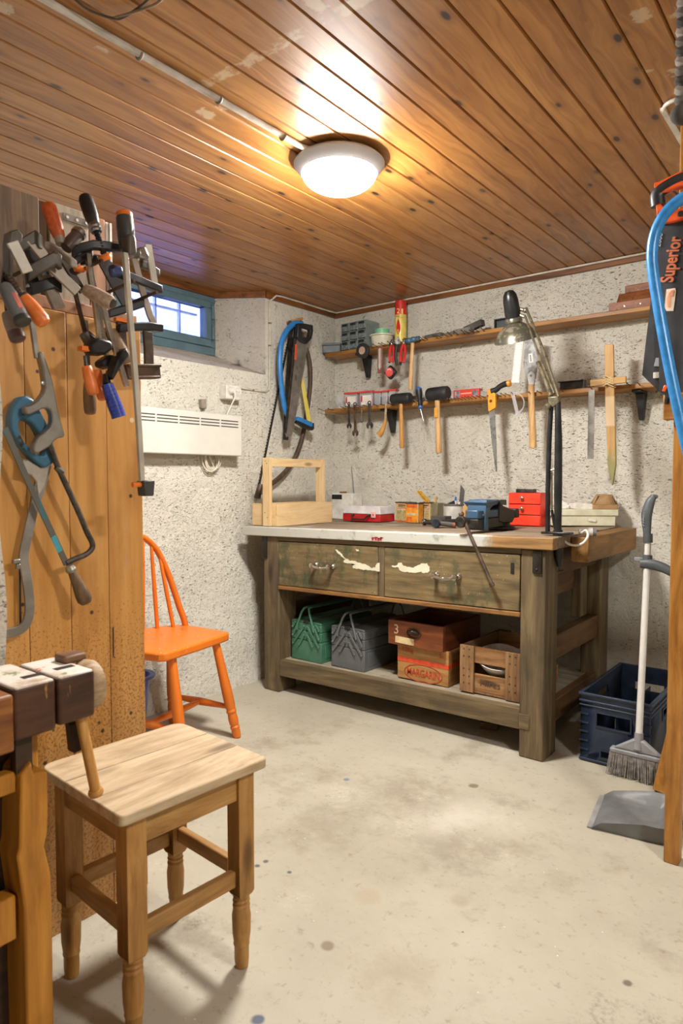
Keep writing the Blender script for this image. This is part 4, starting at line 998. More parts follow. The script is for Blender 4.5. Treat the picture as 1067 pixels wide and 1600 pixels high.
# tins
def tin(px0, px1, y, d, h, mf, name, label, bands):
    xa, xb = ay(px0, 800, y).x, ay(px1, 800, y).x; z = TZ((xa + xb) / 2) + .001
    o = thing('tin', label, 'tin', ((xa + xb) / 2, y + d / 2, z), group='old printed tins')
    t_ = .0015
    obj('body', G().bx(xa, xb, y, y + d, z, z + h), mf, o, bevel=.003)
    obj('rim', G().ringprism([(xa - .001, y - .001, z + h - .004), (xb + .001, y - .001, z + h - .004), (xb + .001, y + d + .001, z + h - .004), (xa - .001, y + d + .001, z + h - .004)], [(xa + .003, y + .003, z + h - .004), (xb - .003, y + .003, z + h - .004), (xb - .003, y + d - .003, z + h - .004), (xa + .003, y + d - .003, z + h - .004)], (0, 0, .006)), M_dsteel, o)
    w_ = xb - xa
    for (u0, u1, v0, v1, m, nm) in bands: obj(nm, G().bx(xa + w_ * u0, xa + w_ * u1, y - .0008 - .0004 * (nm != 'print_panel'), y + .0002, z + h * v0, z + h * v1), m, o)
    return xa, xb, z
M_cream = plain('cream_tin', '#bfae82', .45, .0, .15, 40); M_tinor = plain('orange_tin', '#d98a1e', .4, 0, .2, 30); M_print = plain('red_print', '#c2492a', .5); M_tan = plain('tan_print', '#a89766', .5, 0, .25, 90); M_dor = plain('deep_orange_print', '#c85f17', .45, 0, .2, 40)
bands = [(.1, .92, .68, .94, M_print, 'print_panel'), (.13, .89, .71, .91, M_cream, 'panel_field'), (.2, .82, .83, .88, M_print, 'print_line'), (.2, .7, .75, .79, M_print, 'print_line'), (.12, .45, .1, .6, M_tan, 'small_print'), (.52, .9, .1, .6, M_tan, 'small_print'), (.02, .98, .0, .06, M_dor, 'foot_band')]
tin(617.5, 640, 3.215, .07, .108, M_cream, 'a', 'cream printed tin standing behind and left of the orange tin', bands)
tin(633.5, 653.5, 3.13, .055, .106, M_tinor, 'b', 'orange printed tin between the two cream tins', [(.08, .9, .78, .96, M_dor, 'print_panel'), (.25, .75, .80, .86, M_print, 'print_line'), (.15, .85, .38, .5, M_cream, 'print_line'), (.1, .5, .08, .3, M_dor, 'picture'), (.93, 1, .02, .98, M_cream, 'edge_strip')])
xa, xb, zt_ = tin(655.5, 672, 3.20, .075, .108, M_cream, 'c', 'cream printed tin right of the orange tin, holding a folding rule', bands)
a, b = ay(664, 790, 3.245), ay(652.5, 767, 3.245)
o = thing('folding_rule', 'yellow folding wooden rule sticking out of the right cream tin', 'ruler', a)
d_ = (b - a).normalized(); a = Vector((min(max(a.x, xa + .02), xb - .02), a.y, zt_ + .109))
M_rule = plain('yellow_rule', '#c99a2a', .5, 0, .15, 60)
obj('blade', G().beam(a, b, .004, .017, (1, 0, 0)), M_rule, o); obj('blade', G().beam(a + Vector((.012, .006, 0)), b + Vector((.012, .006, -.004)), .004, .015, (1, 0, 0)), M_rule, o)
g = G()
for k in range(12): p = a.lerp(b, .08 + k * .075); g.box(p + Vector((.002, -.0026, 0)), (.008, .0006, .002))
obj('tick_marks', g, M_black, o)
xs, z = top(681.5, 3.24)
o = thing('square_tin', 'narrow steel-sided tin with a wooden stick, at the right end of the printed tins', 'tin', (xs, 3.24, z))
obj('body', G().bx(xs - .018, xs + .018, 3.22, 3.29, z, z + .106), plain('olive_tin', '#8a8266', .4, .3), o, bevel=.003)
obj('stick', G().tube([ay(678, 790, 3.25), ay(682, 776, 3.25)], [.008, .007], 8), M_hwood, o)
x0, x1, z0, z1 = rc(673.5, 807, 695, 817, 3.08); z = TZ(x0) + .001
single('dark_box', G().bx(x0, x1, 3.08, 3.15, z, z + .042), plain('charcoal_box', '#4a4641', .6), 'small charcoal box in front of the tins and the white can', 'box', bevel=.002)
# hammers lying on the worktop
ya = 2.95; x_, z = top(672, ya)
c = Vector((x_, ya, z + .017)); o = thing('hammer', 'iron hammer lying on the worktop with its bright face to the left', 'hammer', c - Vector((0, 0, .017)))
hd = Vector((.95, -.15, 0)).normalized()
obj('head', G().lathe([(0, 0), (.0155, 0), (.0165, .004), (.0165, .014), (.012, .02), (.013, .045), (.015, .06), (.010, .085), (.004, .095), (0, .095)], c - hd * .045, hd, 16), M_dsteel, o); obj('face', G().lathe([(0, -.001), (.015, -.001), (.0165, .002), (.0168, .012)], c - hd * .045, hd, 16), M_steel, o, label='bright striking face')
hx = Vector((.30, .95, 0)).normalized(); obj('handle', G().tube([c, c + hx * .1, c + hx * .24], [.011, .0105, .013], 10, sq=.75), plain('black_handle', '#2b2723', .6), o)
yb2 = 2.80; x_, z = top(679.5, yb2)
c = Vector((x_, yb2, z + .021)); o = thing('hammer', 'blue-black hammer lying with its round face towards the camera', 'hammer', c - Vector((0, 0, .021)))
hd = Vector((-.15, .98, 0)).normalized()
obj('head', G().lathe([(0, 0), (.018, 0), (.0205, .005), (.0205, .02), (.014, .03), (.015, .06), (.01, .08), (0, .082)], c, hd, 20), plain('blue_black_iron', '#39424b', .45, .6, .2), o)
q = Vector((ay(712, 828, 2.86).x, 2.86, z + .0135)); p = c + hd * .045
obj('handle', G().tube([p, p.lerp(q, .5), p.lerp(q, .86)], [.011, .0125, .0125], 10), plain('sooty_handle', '#46413c', .6), o); obj('handle_end', G().tube([p.lerp(q, .86), q], [.0128, .011], 10), plain('red_brown_end', '#8a4a2c', .6), o, label='red-brown handle end')
# white can of tools
x, z = top(709, 3.2); r = .052; H = ay(709, 788, 3.15).z - z
o = thing('paint_can', 'white paint can used as a tool pot, right of the printed tins', 'can', (x, 3.2, z))
M_canw = plain('white_can', '#d0cec6', .4, 0, .1)
obj('body', G().lathe([(r - .002, .006), (r, .012), (r, H - .008), (r - .003, H - .006), (r - .003, .02), (0, .02)], (x, 3.2, z), n=36), M_canw, o)
obj('rim', G().lathe([(r - .008, H - .010), (r + .0015, H - .010), (r + .0015, H), (r - .008, H), (r - .008, H - .010)], (x, 3.2, z), n=36), plain('grubby_rim', '#6e6b63', .5, .4), o)
obj('base_band', G().lathe([(r - .001, 0), (r + .0006, .001), (r + .0006, .014), (r - .001, .014)], (x, 3.2, z), n=36), plain('brown_can_band', '#7c5b3a', .6), o)
o = thing('putty_knife', 'broad dark grey blade standing up out of the white can', 'blade', ay(720, 800, 3.215))
obj('blade', G().prism(pl([(716.5, 790), (719.5, 757.5), (724.5, 764), (725.5, 768), (723, 794), (717, 794)], 3.215), (0, .003, 0)), plain('grey_blade', '#5f5f60', .5, .4), o)
o = thing('pen', 'pen with a blue cap standing in the white can', 'pen', ay(711.5, 790, 3.19)); obj('barrel', G().cyl(ay(711.5, 797, 3.19), ay(711.7, 781.5, 3.19), .005, n=10), M_white, o); obj('cap', G().cyl(ay(711.7, 782, 3.19), ay(712, 776.5, 3.19), .006, .005, n=10), M_blue, o)
o = thing('black_scraper', 'black triangular scraper lying across the white can', 'scraper', ay(703, 788, 3.18)); obj('blade', G().prism(pl([(699, 787), (709, 782), (710.5, 787.5)], 3.18), (0, .006, 0)), M_black, o)
a = ay(717.5, 784, 3.19); single('white_rod', G().cyl(a, a - Vector((0, 0, .06)), .006, n=10), M_white, 'short white rod end in the white can beside the grey blade', 'rod')
x0, x1, z0, z1 = rc(722.5, 791, 741, 820, 3.06); z = TZ(x0) + .001
single('wood_block', G().bx(x0, x1, 3.06, 3.12, z, z + .098), wood('pale_block_wood', ('#a97a43', '#c2955a', '#d0a970'), 'z', 2.5, .6, .2, .15), 'plain pale wood block between the white can and the vise', 'wood block', bevel=.002)
# ------------------------------------------------------------------ bench vise
vx, vz = -1.325, TZ(-1.32) + .001
M_vise = worn('blue_vise_paint', '#40607c', '#5a5045', .45, .3, .35, 22); M_vdark = plain('vise_iron', '#37332e', .5, .6, .3, 30)
o = thing('bench_vise', 'blue and black iron bench vise on the front edge of the worktop', 'vise', (vx, 2.75, vz))
obj('swivel_base', G().lathe([(0, 0), (.058, 0), (.062, .004), (.062, .014), (.045, .020), (.04, .032), (0, .032)], (vx + .005, 2.845, vz), n=36), M_vdark, o)
zt_ = ay(760, 781, 2.62).z
def side(pts, x0, x1): return G().prism([(x0, y, z) for y, z in pts], (x1 - x0, 0, 0))
Y = 2.55
obj('fixed_jaw', side([(2.80, vz + .03), (2.90, vz + .03), (2.93, vz + .055), (2.93, vz + .085), (2.88, vz + .095), (2.80, zt_ - .03), (2.785, zt_ - .004), (2.76, zt_ - .004), (2.755, zt_ - .045), (2.755, vz + .04)], vx - .035, vx + .038), M_vdark, o, bevel=.006)
obj('anvil', G().bx(vx - .03, vx + .042, 2.925, 2.965, vz + .05, vz + .092), M_vdark, o, bevel=.005)
obj('lower_slide', G().bx(vx - .026, vx + .036, 2.56, 2.80, vz + .016, vz + .0595), M_vdark, o, bevel=.004); obj('slide', G().bx(vx - .026, vx + .034, 2.56, 2.80, vz + .060, vz + .098), M_vise, o, bevel=.006)
xs_ = vx + .044
yz = lambda px, py: (lambda q: (q.y, q.z))(ax(px, py, xs_))
arch = [yz(*q) for q in ((758.5, 829), (758.5, 806), (759, 796), (760, 786), (761, 781), (778, 780.8), (778, 788.5), (771.5, 790), (767, 794), (764.5, 800), (763.5, 810), (763.5, 829))]
mo = obj('moving_jaw', side(arch, vx - .044, xs_), M_vise, o, bevel=.004, seg=2)
yf_ = arch[1][0]; yj = arch[5][0]; zt_ = arch[5][1]
obj('front_jaw_lip', G().hexa([(vx - .046, yf_ + .012, zt_ - .032), (vx + .046, yf_ + .012, zt_ - .032), (vx + .046, yj - .01, zt_ - .02), (vx - .046, yj - .01, zt_ - .02), (vx - .062, yf_ - .004, zt_ - .008), (vx + .050, yf_ - .004, zt_ - .008), (vx + .050, yj, zt_ + .001), (vx - .062, yj, zt_ + .001)]), M_vise, mo, bevel=.003)
obj('front_ledge', G().bx(vx - .044, vx + .040, yf_ - .010, yf_ + .002, vz + .068, vz + .080), M_vise, mo, bevel=.004)
jp = [yz(*q) for q in ((779, 780.6), (789, 780.6), (789, 789), (779, 788.5))]
obj('jaw_insert', side(jp, vx - .055, vx + .052), M_dsteel, o, bevel=.002)
sz = vz + .052
obj('screw', G().lathe([(0, 0), (.022, 0), (.024, .004), (.024, .022), (.017, .028), (.017, .06), (0, .06)], (vx, 2.468, sz), (0, 1, 0), 24), M_vdark, o, bevel=.001)
a, b = ay(748, 826, 2.482), ay(768, 912, 2.47)
a = Vector((vx, 2.482, sz + .03))
l = obj('lever', G().tube([a, a.lerp(b, .5), b], .0072, 12), M_rust, o); obj('lever_end', G().lathe([(0, -.004), (.0095, -.003), (.011, .004), (.0095, .011), (0, .012)], b, (b - a), 14), M_rust, l); obj('lever_end', G().lathe([(0, -.006), (.011, -.004), (.012, .003), (.0095, .009), (0, .010)], a, (a - b), 14), M_rust, l)
# ------------------------------------------------------------------ red drawers
yR = 3.13; x0, x1, z0, z1 = rc(794.5, 770, 845, 825, yR); z = TZ(x0) + .002; H = z1 - z
M_redp = plain('bright_red_paint', '#ea3a1c', .45, 0, .08)
o = thing('drawer_chest', 'small bright red chest of three drawers behind the vise', 'chest', ((x0 + x1) / 2, yR + .06, z))
dd = .13
g = G().bx(x0, x0 + .005, yR, yR + dd, z, z + H).bx(x1 - .005, x1, yR, yR + dd, z, z + H).bx(x0 + .005, x1 - .005, yR, yR + dd, z + H - .005, z + H).bx(x0 + .005, x1 - .005, yR, yR + dd, z, z + .005).bx(x0 + .005, x1 - .005, yR + dd - .004, yR + dd, z + .005, z + H - .005)
obj('case', g, M_redp, o)
for k in range(3):
    a, b = z + .004 + k * (H - .006) / 3, z + .002 + (k + 1) * (H - .006) / 3
    d_ = obj('drawer', G().bx(x0 + .002, x1 - .002, yR - .006, yR + dd - .02, a, b - .0015), M_redp, o, bevel=.002)
    if k: obj('knob', G().lathe([(0, 0), (.004, 0), (.004, .006), (.0085, .010), (.0085, .015), (.004, .018), (0, .018)], ((x0 + x1) / 2 - .008, yR - .006, (a + b) / 2 + .004), (0, -1, 0), 14), M_chrome, d_)
a = ay(822, 767, 3.18); single('grey_block', G().bx(a.x - .045, a.x + .045, 3.16, 3.20, z + H + .0005, z + H + .018), M_dsteel, 'flat dark steel block lying on top of the red drawers', 'block', bevel=.002)
# ------------------------------------------------------------------ beige box and the things on it
M_beige = plain('beige_box', '#cdc9ae', .5, 0, .08)
A = Vector((-1.205, 3.125, 0)); B = Vector((-.935, 3.29, 0)); d_ = (B - A).normalized(); ang_ = math.atan2(d_.y, d_.x); L = (B - A).length
z = TZ(-1.08) + .004
o = thing('flat_box', 'long flat beige box with an overhanging lid at the right end of the worktop', 'box', (A.x, A.y, z), ang_)
hB = .078
obj('base', G().bx(.012, L - .012, .005, .10, 0, hB - .03), M_beige, o, local=True, bevel=.003); obj('lid', G().bx(0, L, 0, .108, hB - .03, hB), M_beige, o, local=True, bevel=.003)
obj('torn_mark', G().box((L * .62, -.0008, hB - .05), (.035, .001, .012), (0, .2, 0)), plain('torn_white', '#e9e6da', .7), o, local=True)
Mx = RM[o.name]
def onbox(u, v): return Mx @ Vector((u, v, hB + .0008))
p = onbox(.05, .05); q = thing('paper_scrap', 'crumpled white paper on the left end of the beige box', 'paper', p, ang_)
obj('sheet', G().grid(lambda u, v: (-.04 + .09 * u, -.035 + .07 * v, .012 + .012 * math.sin(u * 7 + v * 3) * math.cos(v * 6) + .02 * u * v), 8, 8), M_label, q, local=True, solid=.001, ang=1)
p = onbox(.155, .05); q = thing('small_carton', 'small open white carton lying on the beige box', 'carton', p, ang_ + .2)
g = G().bx(-.04, .04, -.035, -.033, 0, .026).bx(-.04, .04, .033, .035, 0, .026).bx(-.04, -.038, -.033, .033, 0, .026).bx(-.04, .04, -.033, .033, 0, .002); obj('carton', g, M_label, q, local=True); obj('flap', G().hexa([(.039, -.033, .0), (.041, -.033, 0), (.041, .033, 0), (.039, .033, 0), (.05, -.033, .02), (.052, -.033, .02), (.052, .033, .02), (.05, .033, .02)]), M_label, q, local=True)
p = onbox(.235, .05); single('paper_sheet', G().box(p + Vector((0, 0, .004)), (.07, .06, .006), (0, 0, ang_)), M_label, 'white sheet lying flat beside the brown carton', 'paper')
p = onbox(L - .055, .054); q = thing('brown_carton', 'small crumpled open brown carton on the right end of the beige box', 'carton', p, ang_ - .1)
M_card = plain('brown_card', '#a9855a', .8, 0, .12)
g = G().hexa([(-.055, -.045, 0), (.055, -.045, 0), (.055, .045, 0), (-.055, .045, 0), (-.05, -.05, .022), (.055, -.045, .024), (.05, .048, .022), (-.055, .045, .02)]); obj('tray', g, M_card, q, local=True, bevel=.002)
g = G()
for pts in ([(-.05, -.05, .022), (.05, -.045, .022), (.025, -.035, .068), (-.02, -.02, .062)], [(.055, -.045, .024), (.05, .045, .022), (.042, .035, .07), (.03, -.03, .072)], [(-.055, .045, .02), (-.05, -.045, .022), (-.03, -.03, .066), (-.025, .035, .07)], [(-.05, .046, .02), (.05, .046, .02), (.04, .04, .068), (-.025, .04, .07)]): g.f(g.vs(pts))
obj('flaps', g, M_card, q, local=True, solid=.002)
# ------------------------------------------------------------------ desk lamp clamped to the right end of the bench
M_lampm = worn('worn_lamp_metal', '#6f6d5e', '#a09c88', .32, .55, .45, 20); M_lampb = plain('black_lamp_enamel', '#141517', .35); M_lampg = plain('beige_lamp_tube', '#8d866f', .3, .7, .2, 30)
lx, ly = -.918, 2.605
o = thing('desk_lamp', 'black and silver jointed desk lamp clamped to the right end of the workbench', 'desk lamp', (lx, ly, .80))
zt_ = .872 + tilt(lx) - .005
P = lambda px, py, y=ly: ay(px, py, y)
tb0, tb1 = P(872, 838), P(872.5, 890)
obj('clamp', G().tube([P(871.5, 828), P(872, 842), P(872.5, 868), P(873.5, 885)], [.018, .020, .019, .010], 16), M_lampb, o)
obj('clamp_screw', G().cyl(P(873.5, 884), P(874, 893), .0035, n=8).cyl(P(871, 893), P(880, 891), .0025, n=8), M_rust, o)
obj('clamp_jaw', G().bx(lx - .085, lx + .005, ly - .02, ly + .02, zt_ + .006, zt_ + .016), M_lampb, o, bevel=.003)
obj('base_plate', G().beam(P(848, 832, ly + .02), P(876, 833, ly), .03, .01), M_lampb, o, bevel=.003)
J0, J1 = P(861, 634), P(871.5, 628)
obj('lower_arm', G().tube([P(855.5, 832), P(856, 760), P(858, 690), J0], [.0095, .0095, .0095, .009], 12), M_lampb, o)
obj('lower_arm', G().tube([P(871.5, 832), P(872, 760), P(872.5, 690), J1], [.014, .0155, .0145, .011], 14), M_lampb, o)
obj('spring_rod', G().tube([P(862, 800), P(861.5, 736)], .004, 8).tube([P(859, 735), P(868, 733)], .003, 8), M_lampg, o)
obj('lower_strut', G().tube([P(862, 797), P(867, 826)], .006, 8), M_lampb, o)
yS = 2.87
Q = lambda px, py, t_: ay(px, py, ly + (yS - ly) * t_)
jb = [P(857.5, 620), P(874.5, 619), P(875, 629), P(866, 637), P(858, 633)]
obj('elbow', G().prism([p + Vector((0, -.012, 0)) for p in jb], (0, .024, 0)), M_lampg, o, bevel=.004)
obj('elbow_knob', G().cyl(P(854, 637, ly - .012), P(858, 634, ly - .005), .013, n=16), M_lampg, o)
obj('upper_arm', G().tube([Q(873, 620, 0), Q(848, 545, .5), Q(822, 482, 1)], .0058, 12), M_lampg, o)
obj('upper_arm', G().tube([Q(861, 619, 0), Q(848, 583, .3), Q(840, 566, .4)], .0088, 12), M_lampg, o)
obj('upper_arm', G().tube([Q(866, 615, .05), Q(842, 555, .45), Q(820, 493, .95)], .005, 12), M_lampg, o)
hc = ay(821, 485, yS)
obj('head_joint', G().ball(hc, .012, n=8).cyl(hc, ay(807, 482, yS), .008, n=10).cyl(ay(820, 495, yS), ay(806, 490, yS), .008, n=10), M_lampg, o)
S0 = ay(802, 498, yS); S1 = ay(809, 530, yS)
dn = (Vector((0, 0, -1)) + Vector((.917, .40, 0)) * .17 + Vector((-.40, .917, 0)) * .31).normalized()
sh = G()
R_ = .088
prof = [(.034, -.004), (.036, 0), (.038, .012), (.034, .02), (.042, .026), (.066, .043), (.084, .065), (.094, .088), (.097, .096), (.094, .096), (.091, .088), (.081, .065), (.058, .047), (.03, .024), (.0, .02)]
obj('shade', sh.lathe(prof, S0, dn, 40), M_lampm, o)
upv = -dn
obj('lamp_cap', G().lathe([(.033, -.004), (.0345, .03), (.033, .075), (.028, .1), (.018, .116), (0, .121)], S0 - dn * .004, upv, 28), M_lampb, o)
# cable and plug
pt = [(868, 829), (872, 834), (879, 843), (889, 850), (900, 852), (910, 849), (917, 841), (918.5, 834), (915, 828.5), (908, 826.5), (899, 826)]
pts = [ay(px, py, 2.60 + .10 * k / 10) for k, (px, py) in enumerate(pt)]
e = Vector((ay(905, 826, 2.72).x, 2.72, .888)); 
pts[-2:] = [e + Vector((.02, -.03, 0)), e]
o2 = thing('power_cable', 'white power cable with a round plug looped over the bench end', 'cable', e)
obj('cord', G().tube(spline(pts, 5), .0048, 10), M_white, o2)
obj('plug', G().lathe([(0, -.002), (.008, 0), (.011, .008), (.0115, .03), (.017, .034), (.0175, .05), (0, .05)], e + Vector((0, 0, .002)), (.9, .42, 0), 18), M_white, o2); 
e2 = e + Vector((.9, .42, 0)).normalized() * .05; obj('plug_face', G().lathe([(0, 0), (.015, 0), (.015, .014), (0, .014)], e2 + Vector((0, 0, .002)), (.9, .42, 0), 14), M_grey, o2)
# ================================================================== on the lower shelf of the workbench
YL = 2.585
def toolbox(x0, x1, m, label, handle_m, dpt=.42, up=.0):
    cx = (x0 + x1) / 2; w_ = x1 - x0; h = .205; z = SZ(x0) + .002
    o = thing('toolbox', label, 'toolbox', (cx, YL, z), -.03, 'cantilever toolboxes')
    a = w_ / 2; h1, h2 = .104, .155
    obj('bottom_tray', G().bx(-a, a, 0, dpt, 0, h1), m, o, local=True, bevel=.003)
    for s in (-1, 1):
        l0, l1 = (-a, -.0012) if s < 0 else (.0012, a)
        obj('tray', G().bx(l0, l1, 0, dpt, h1 + .002, h2 - .001), m, o, local=True, bevel=.003)
        obj('tray', G().bx(l0, l1, 0, dpt, h2 + .001, h - .012), m, o, local=True, bevel=.003)
        inn = s * .012
        lid = G().prism([(s * .0012, 0, h - .011), (s * a, 0, h - .011), (s * a, 0, h - .006), (s * (a - .012), 0, h), (s * .014, 0, h), (s * .0012, 0, h - .007)], (0, dpt, 0))
        obj('lid', lid, m, o, local=True, bevel=.002)
        # pressed panel on the long side
        obj('side_panel', G().bx(s * a - .001, s * a + .0015, .03, dpt - .03, .02, h1 - .018), m, o, local=True, bevel=.001)
        for (u0, v0, u1, v1) in ((.011, .178, .086, .080), (.011, .132, .045, .079), (.054, .183, .088, .123), (.068, .192, .088, .166)):   # diagonal arms with rivets
            k_ = a / .1; p = Vector((s * u0 * k_, -.0045, v0)); q = Vector((s * u1 * k_, -.0045, v1))
            ar = obj('arm', G().beam(p, q, .004, .012, (0, 1, 0)) if False else G().strap([p, q], .0125, .004, (0, 1, 0)), m, o, local=True, bevel=.001)
            for e in (p, q): obj('rivet', G().lathe([(0, 0), (.0056, 0), (.0044, .003), (0, .0038)], e + Vector((0, -.002, 0)), (0, -1, 0), 10), m, ar, local=True)
        hz = h + .068 + up
        pts = [(s * .058, -.008, h - .05), (s * .052, -.009, h - .02), (s * .026, -.004, hz - .022), (s * .016, .004, hz - .004), (s * .014, .02, hz), (s * .014, dpt - .02, hz), (s * .016, dpt - .004, hz - .004), (s * .026, dpt + .004, hz - .022), (s * .058, dpt + .006, h - .05)]
        obj('handle', G().tube(pts, .0055, 10), handle_m, o, local=True)
    obj('catch', G().bx(-.018, .018, -.004, .018, h - .012, h + .006), M_black, o, local=True, bevel=.003)
    return o
M_tgreen = plain('green_toolbox_paint', '#477a61', .42, .1, .08, 12); M_tgrey = plain('grey_toolbox_paint', '#63676a', .45, .1, .08, 12)
x0, x1 = ay(455, 1000, YL).x, ay(502.5, 1000, YL).x
toolbox(x0, x1, M_tgreen, 'green metal cantilever toolbox at the left under the workbench', M_tgreen)
x0, x1 = ay(515, 1000, YL - .01).x, ay(568, 1000, YL - .01).x
toolbox(x0, x1, M_tgrey, 'grey metal cantilever toolbox between the green one and the wooden boxes', M_tgrey)
# MARGARIN crate
M_cratex = wood('orange_brown_crate', ('#8a5f31', '#ad7f48', '#c2995f'), 'x', 1.3, .65, .25, .3)
M_cratey = wood('brown_crate_side', ('#7d5229', '#9a6c3a', '#b08250'), 'y', 1.3, .65, .25, .3)
M_redink = plain('red_stamp_ink', '#b5431f', .7, 0, .15, 60); M_redstripe = plain('red_painted_stripe', '#d04a22', .65, 0, .15, 50)
yM = 2.60
x0, x1 = ay(621, 1040, yM).x, ay(700.5, 1050, yM).x; z = SZ(x1) + .002
zt_ = ay(700, 1019, yM).z; H = zt_ - z
o = thing('margarine_crate', 'wooden crate stamped MARGARIN with a red stripe, under the brown drawer', 'crate', ((x0 + x1) / 2, yM, z))
D = .33
obj('front_board', G().bx(x0, x1, yM, yM + .014, z, z + H), M_cratex, o, bevel=.0015); obj('back_board', G().bx(x0, x1, yM + D - .014, yM + D, z, z + H), M_cratex, o, bevel=.0015)
for xa in (x0, x1 - .012): obj('side_board', G().bx(xa, xa + .012, yM + .0145, yM + D - .0145, z, z + H), M_cratey, o, bevel=.0015)
obj('bottom_board', G().bx(x0 + .012, x1 - .012, yM + .0145, yM + D - .0145, z, z + .012), M_cratey, o)
ys = yM - .0012
zs = z + H * .50; obj('red_stripe', G().bx(x0 + .001, x1 - .001, ys, yM + .001, zs, zs + H * .13), M_redstripe, o); obj('red_stripe', G().bx(x1 - .001, x1 + .001, yM, yM + D, zs, zs + H * .13), M_redstripe, o)
cx = (x0 + x1) / 2 + .005; zc = z + H * .235
text('lettering', 'MARGARIN', .046, (cx, ys, zc), (1, 0, 0), (0, 0, 1), M_redink, o, xs=.74, bold=.0008)
obj('oval_ring', G().tube([(cx + 0.098 * math.cos(a), ys, zc + .040 * math.sin(a)) for a in [i * PI / 24 for i in range(48)]], .0022, 6, True, sq=.3, up=(0, 0, 1)), M_redink, o)
text('lettering', '12Kg', .030, (x0 + .055, ys, z + H * .86), (1, 0, 0), (0, 0, 1), M_redink, o); text('lettering', 'St', .028, (x1 - .035, ys, z + H * .84), (1, 0, 0), (0, 0, 1), M_redink, o)
# old brown drawer on top of it
M_drx = wood('dark_red_brown_drawer', ('#4a2512', '#70391b', '#8a4f2a'), 'x', 1.2, .4, .2, .3, '#2a140a', coat=.2); M_dry = wood('dark_red_brown_drawer_side', ('#432010', '#65331a', '#7d4826'), 'y', 1.2, .45, .2, .3, '#2a140a')
yD = yM - .03
x0, x1 = ay(606.5, 985, yD).x, ay(692, 1000, yD).x; z = zt_ + .0015; H = ay(690, 980, yD).z - z
o = thing('old_drawer', 'loose dark brown drawer numbered 3 with a cup pull, standing on the crate', 'drawer', ((x0 + x1) / 2, yD, z)); D = .36
obj('front', G().bx(x0, x1, yD, yD + .018, z, z + H), M_drx, o, bevel=.002); obj('back', G().bx(x0 + .012, x1 - .012, yD + D - .012, yD + D, z, z + H), M_drx, o)
for xa in (x0, x1 - .012): obj('side', G().bx(xa, xa + .012, yD + .0185, yD + D, z, z + H), M_dry, o, bevel=.0015)
obj('bottom', G().bx(x0 + .012, x1 - .012, yD + .0185, yD + D - .012, z, z + .008), M_dry, o)
c = Vector(((x0 + x1) / 2 - .005, yD - .001, z + H * .58))
g = G().lathe([(0, 0), (.034, 0), (.032, .004), (.0, .0045)], c, (0, -1, 0), 24)
cup = G().grid(lambda u, v: (c.x + .029 * math.cos(PI * u) * math.cos(v * PI / 2 * .999), c.y - .003 - .024 * math.sin(v * PI / 2) * math.sin(PI * u) ** .5, c.z - .004 + .022 * math.sin(PI * u) * math.cos(v * PI / 2 * .6)), 16, 8)
pu = obj('cup_pull', cup, plain('dark_bronze', '#3a3028', .3, .8), o, solid=.002, ang=2, label='dark metal cup pull'); obj('backplate', G().tube([(c.x + .036 * math.cos(a), c.y - .001, c.z + .022 * math.sin(a)) for a in [i * PI / 14 for i in range(28)]], .003, 6, True), plain('bronze_rim', '#5a4a36', .3, .8), pu)
text('lettering', '3', .062, (x0 + .045, yD - .0012, z + H * .62), (1, 0, 0), (0, 0, 1), plain('chalk_white', '#b59a84', .9), o)
obj('paper_strip', G().box((x0 + .09, yD - .0012, z + H * .22), (.10, .001, .030), (0, .03, 0)), plain('yellowed_paper', '#cfb98a', .8), o)
# slatted crate with a white bowl
yC = 2.59; x0, x1 = ay(720, 1050, yC).x, -1.085; z = SZ(x1) + .002; H = ay(722, 1006, yC).z - z; D = .36
M_crz = wood('weathered_slat_z', ('#5c4027', '#8a6743', '#a7855c'), 'z', 1.4, .75, .4, .4); M_crx = wood('weathered_slat_x', ('#6b4a2a', '#946b40', '#ad855a'), 'x', 1.4, .75, .4, .3); M_cry = wood('weathered_slat_y', ('#5c4027', '#87633e', '#a07c52'), 'y', 1.4, .75, .4, .4)
o = thing('slatted_crate', 'weathered slatted wooden crate with a white bowl inside, beside the right leg', 'crate', ((x0 + x1) / 2, yC, z))
for k, (xa, xb) in enumerate(((x0, x0 + .065), (x1 - .085, x1 - .02))):
    f_ = obj('upright', G().bx(xa, xb, yC - .012, yC, z, z + H), M_crz, o, bevel=.002)
    for zz in (.05, .09, .13, .2, .24):
        for dx in (.02, .045): obj('nail_head', G().cyl((xa + dx, yC - .0132, z + zz * H / .26), (xa + dx, yC - .011, z + zz * H / .26), .0035, n=8), M_rust, f_)
    obj('upright', G().bx(xa, xb, yC + D, yC + D + .012, z, z + H), M_crz, o, bevel=.002)
obj('slat', G().bx(x0 + .005, x1, yC + .0005, yC + .013, z + H * .64, z + H * .99), M_crx, o, bevel=.002); lo = obj('slat', G().bx(x0 + .005, x1, yC + .0005, yC + .013, z + .01, z + H * .41), M_crx, o, bevel=.002)
for za, zb in ((.64, .99), (.04, .41)):
    obj('slat', G().bx(x0 + .005, x1, yC + D - .013, yC + D - .0005, z + H * za, z + H * zb), M_crx, o, bevel=.002)
    for xa in (x0, x1 - .012): obj('slat', G().bx(xa, xa + .012, yC + .0135, yC + D - .0135, z + H * za, z + H * zb), M_cry, o, bevel=.002)
obj('bottom', G().bx(x0 + .005, x1 - .005, yC + .0005, yC + D - .0005, z, z + .0095), M_cry, o)
text('lettering', 'Hires', .043, (ay(765.5, 1075, yC).x, yC - .0004, z + H * .24), (1, 0, 0), (0, 0, 1), plain('faded_stamp', '#5d452f', .8), o)
bc = Vector((x0 + .125, yC + .12, z + .0105))
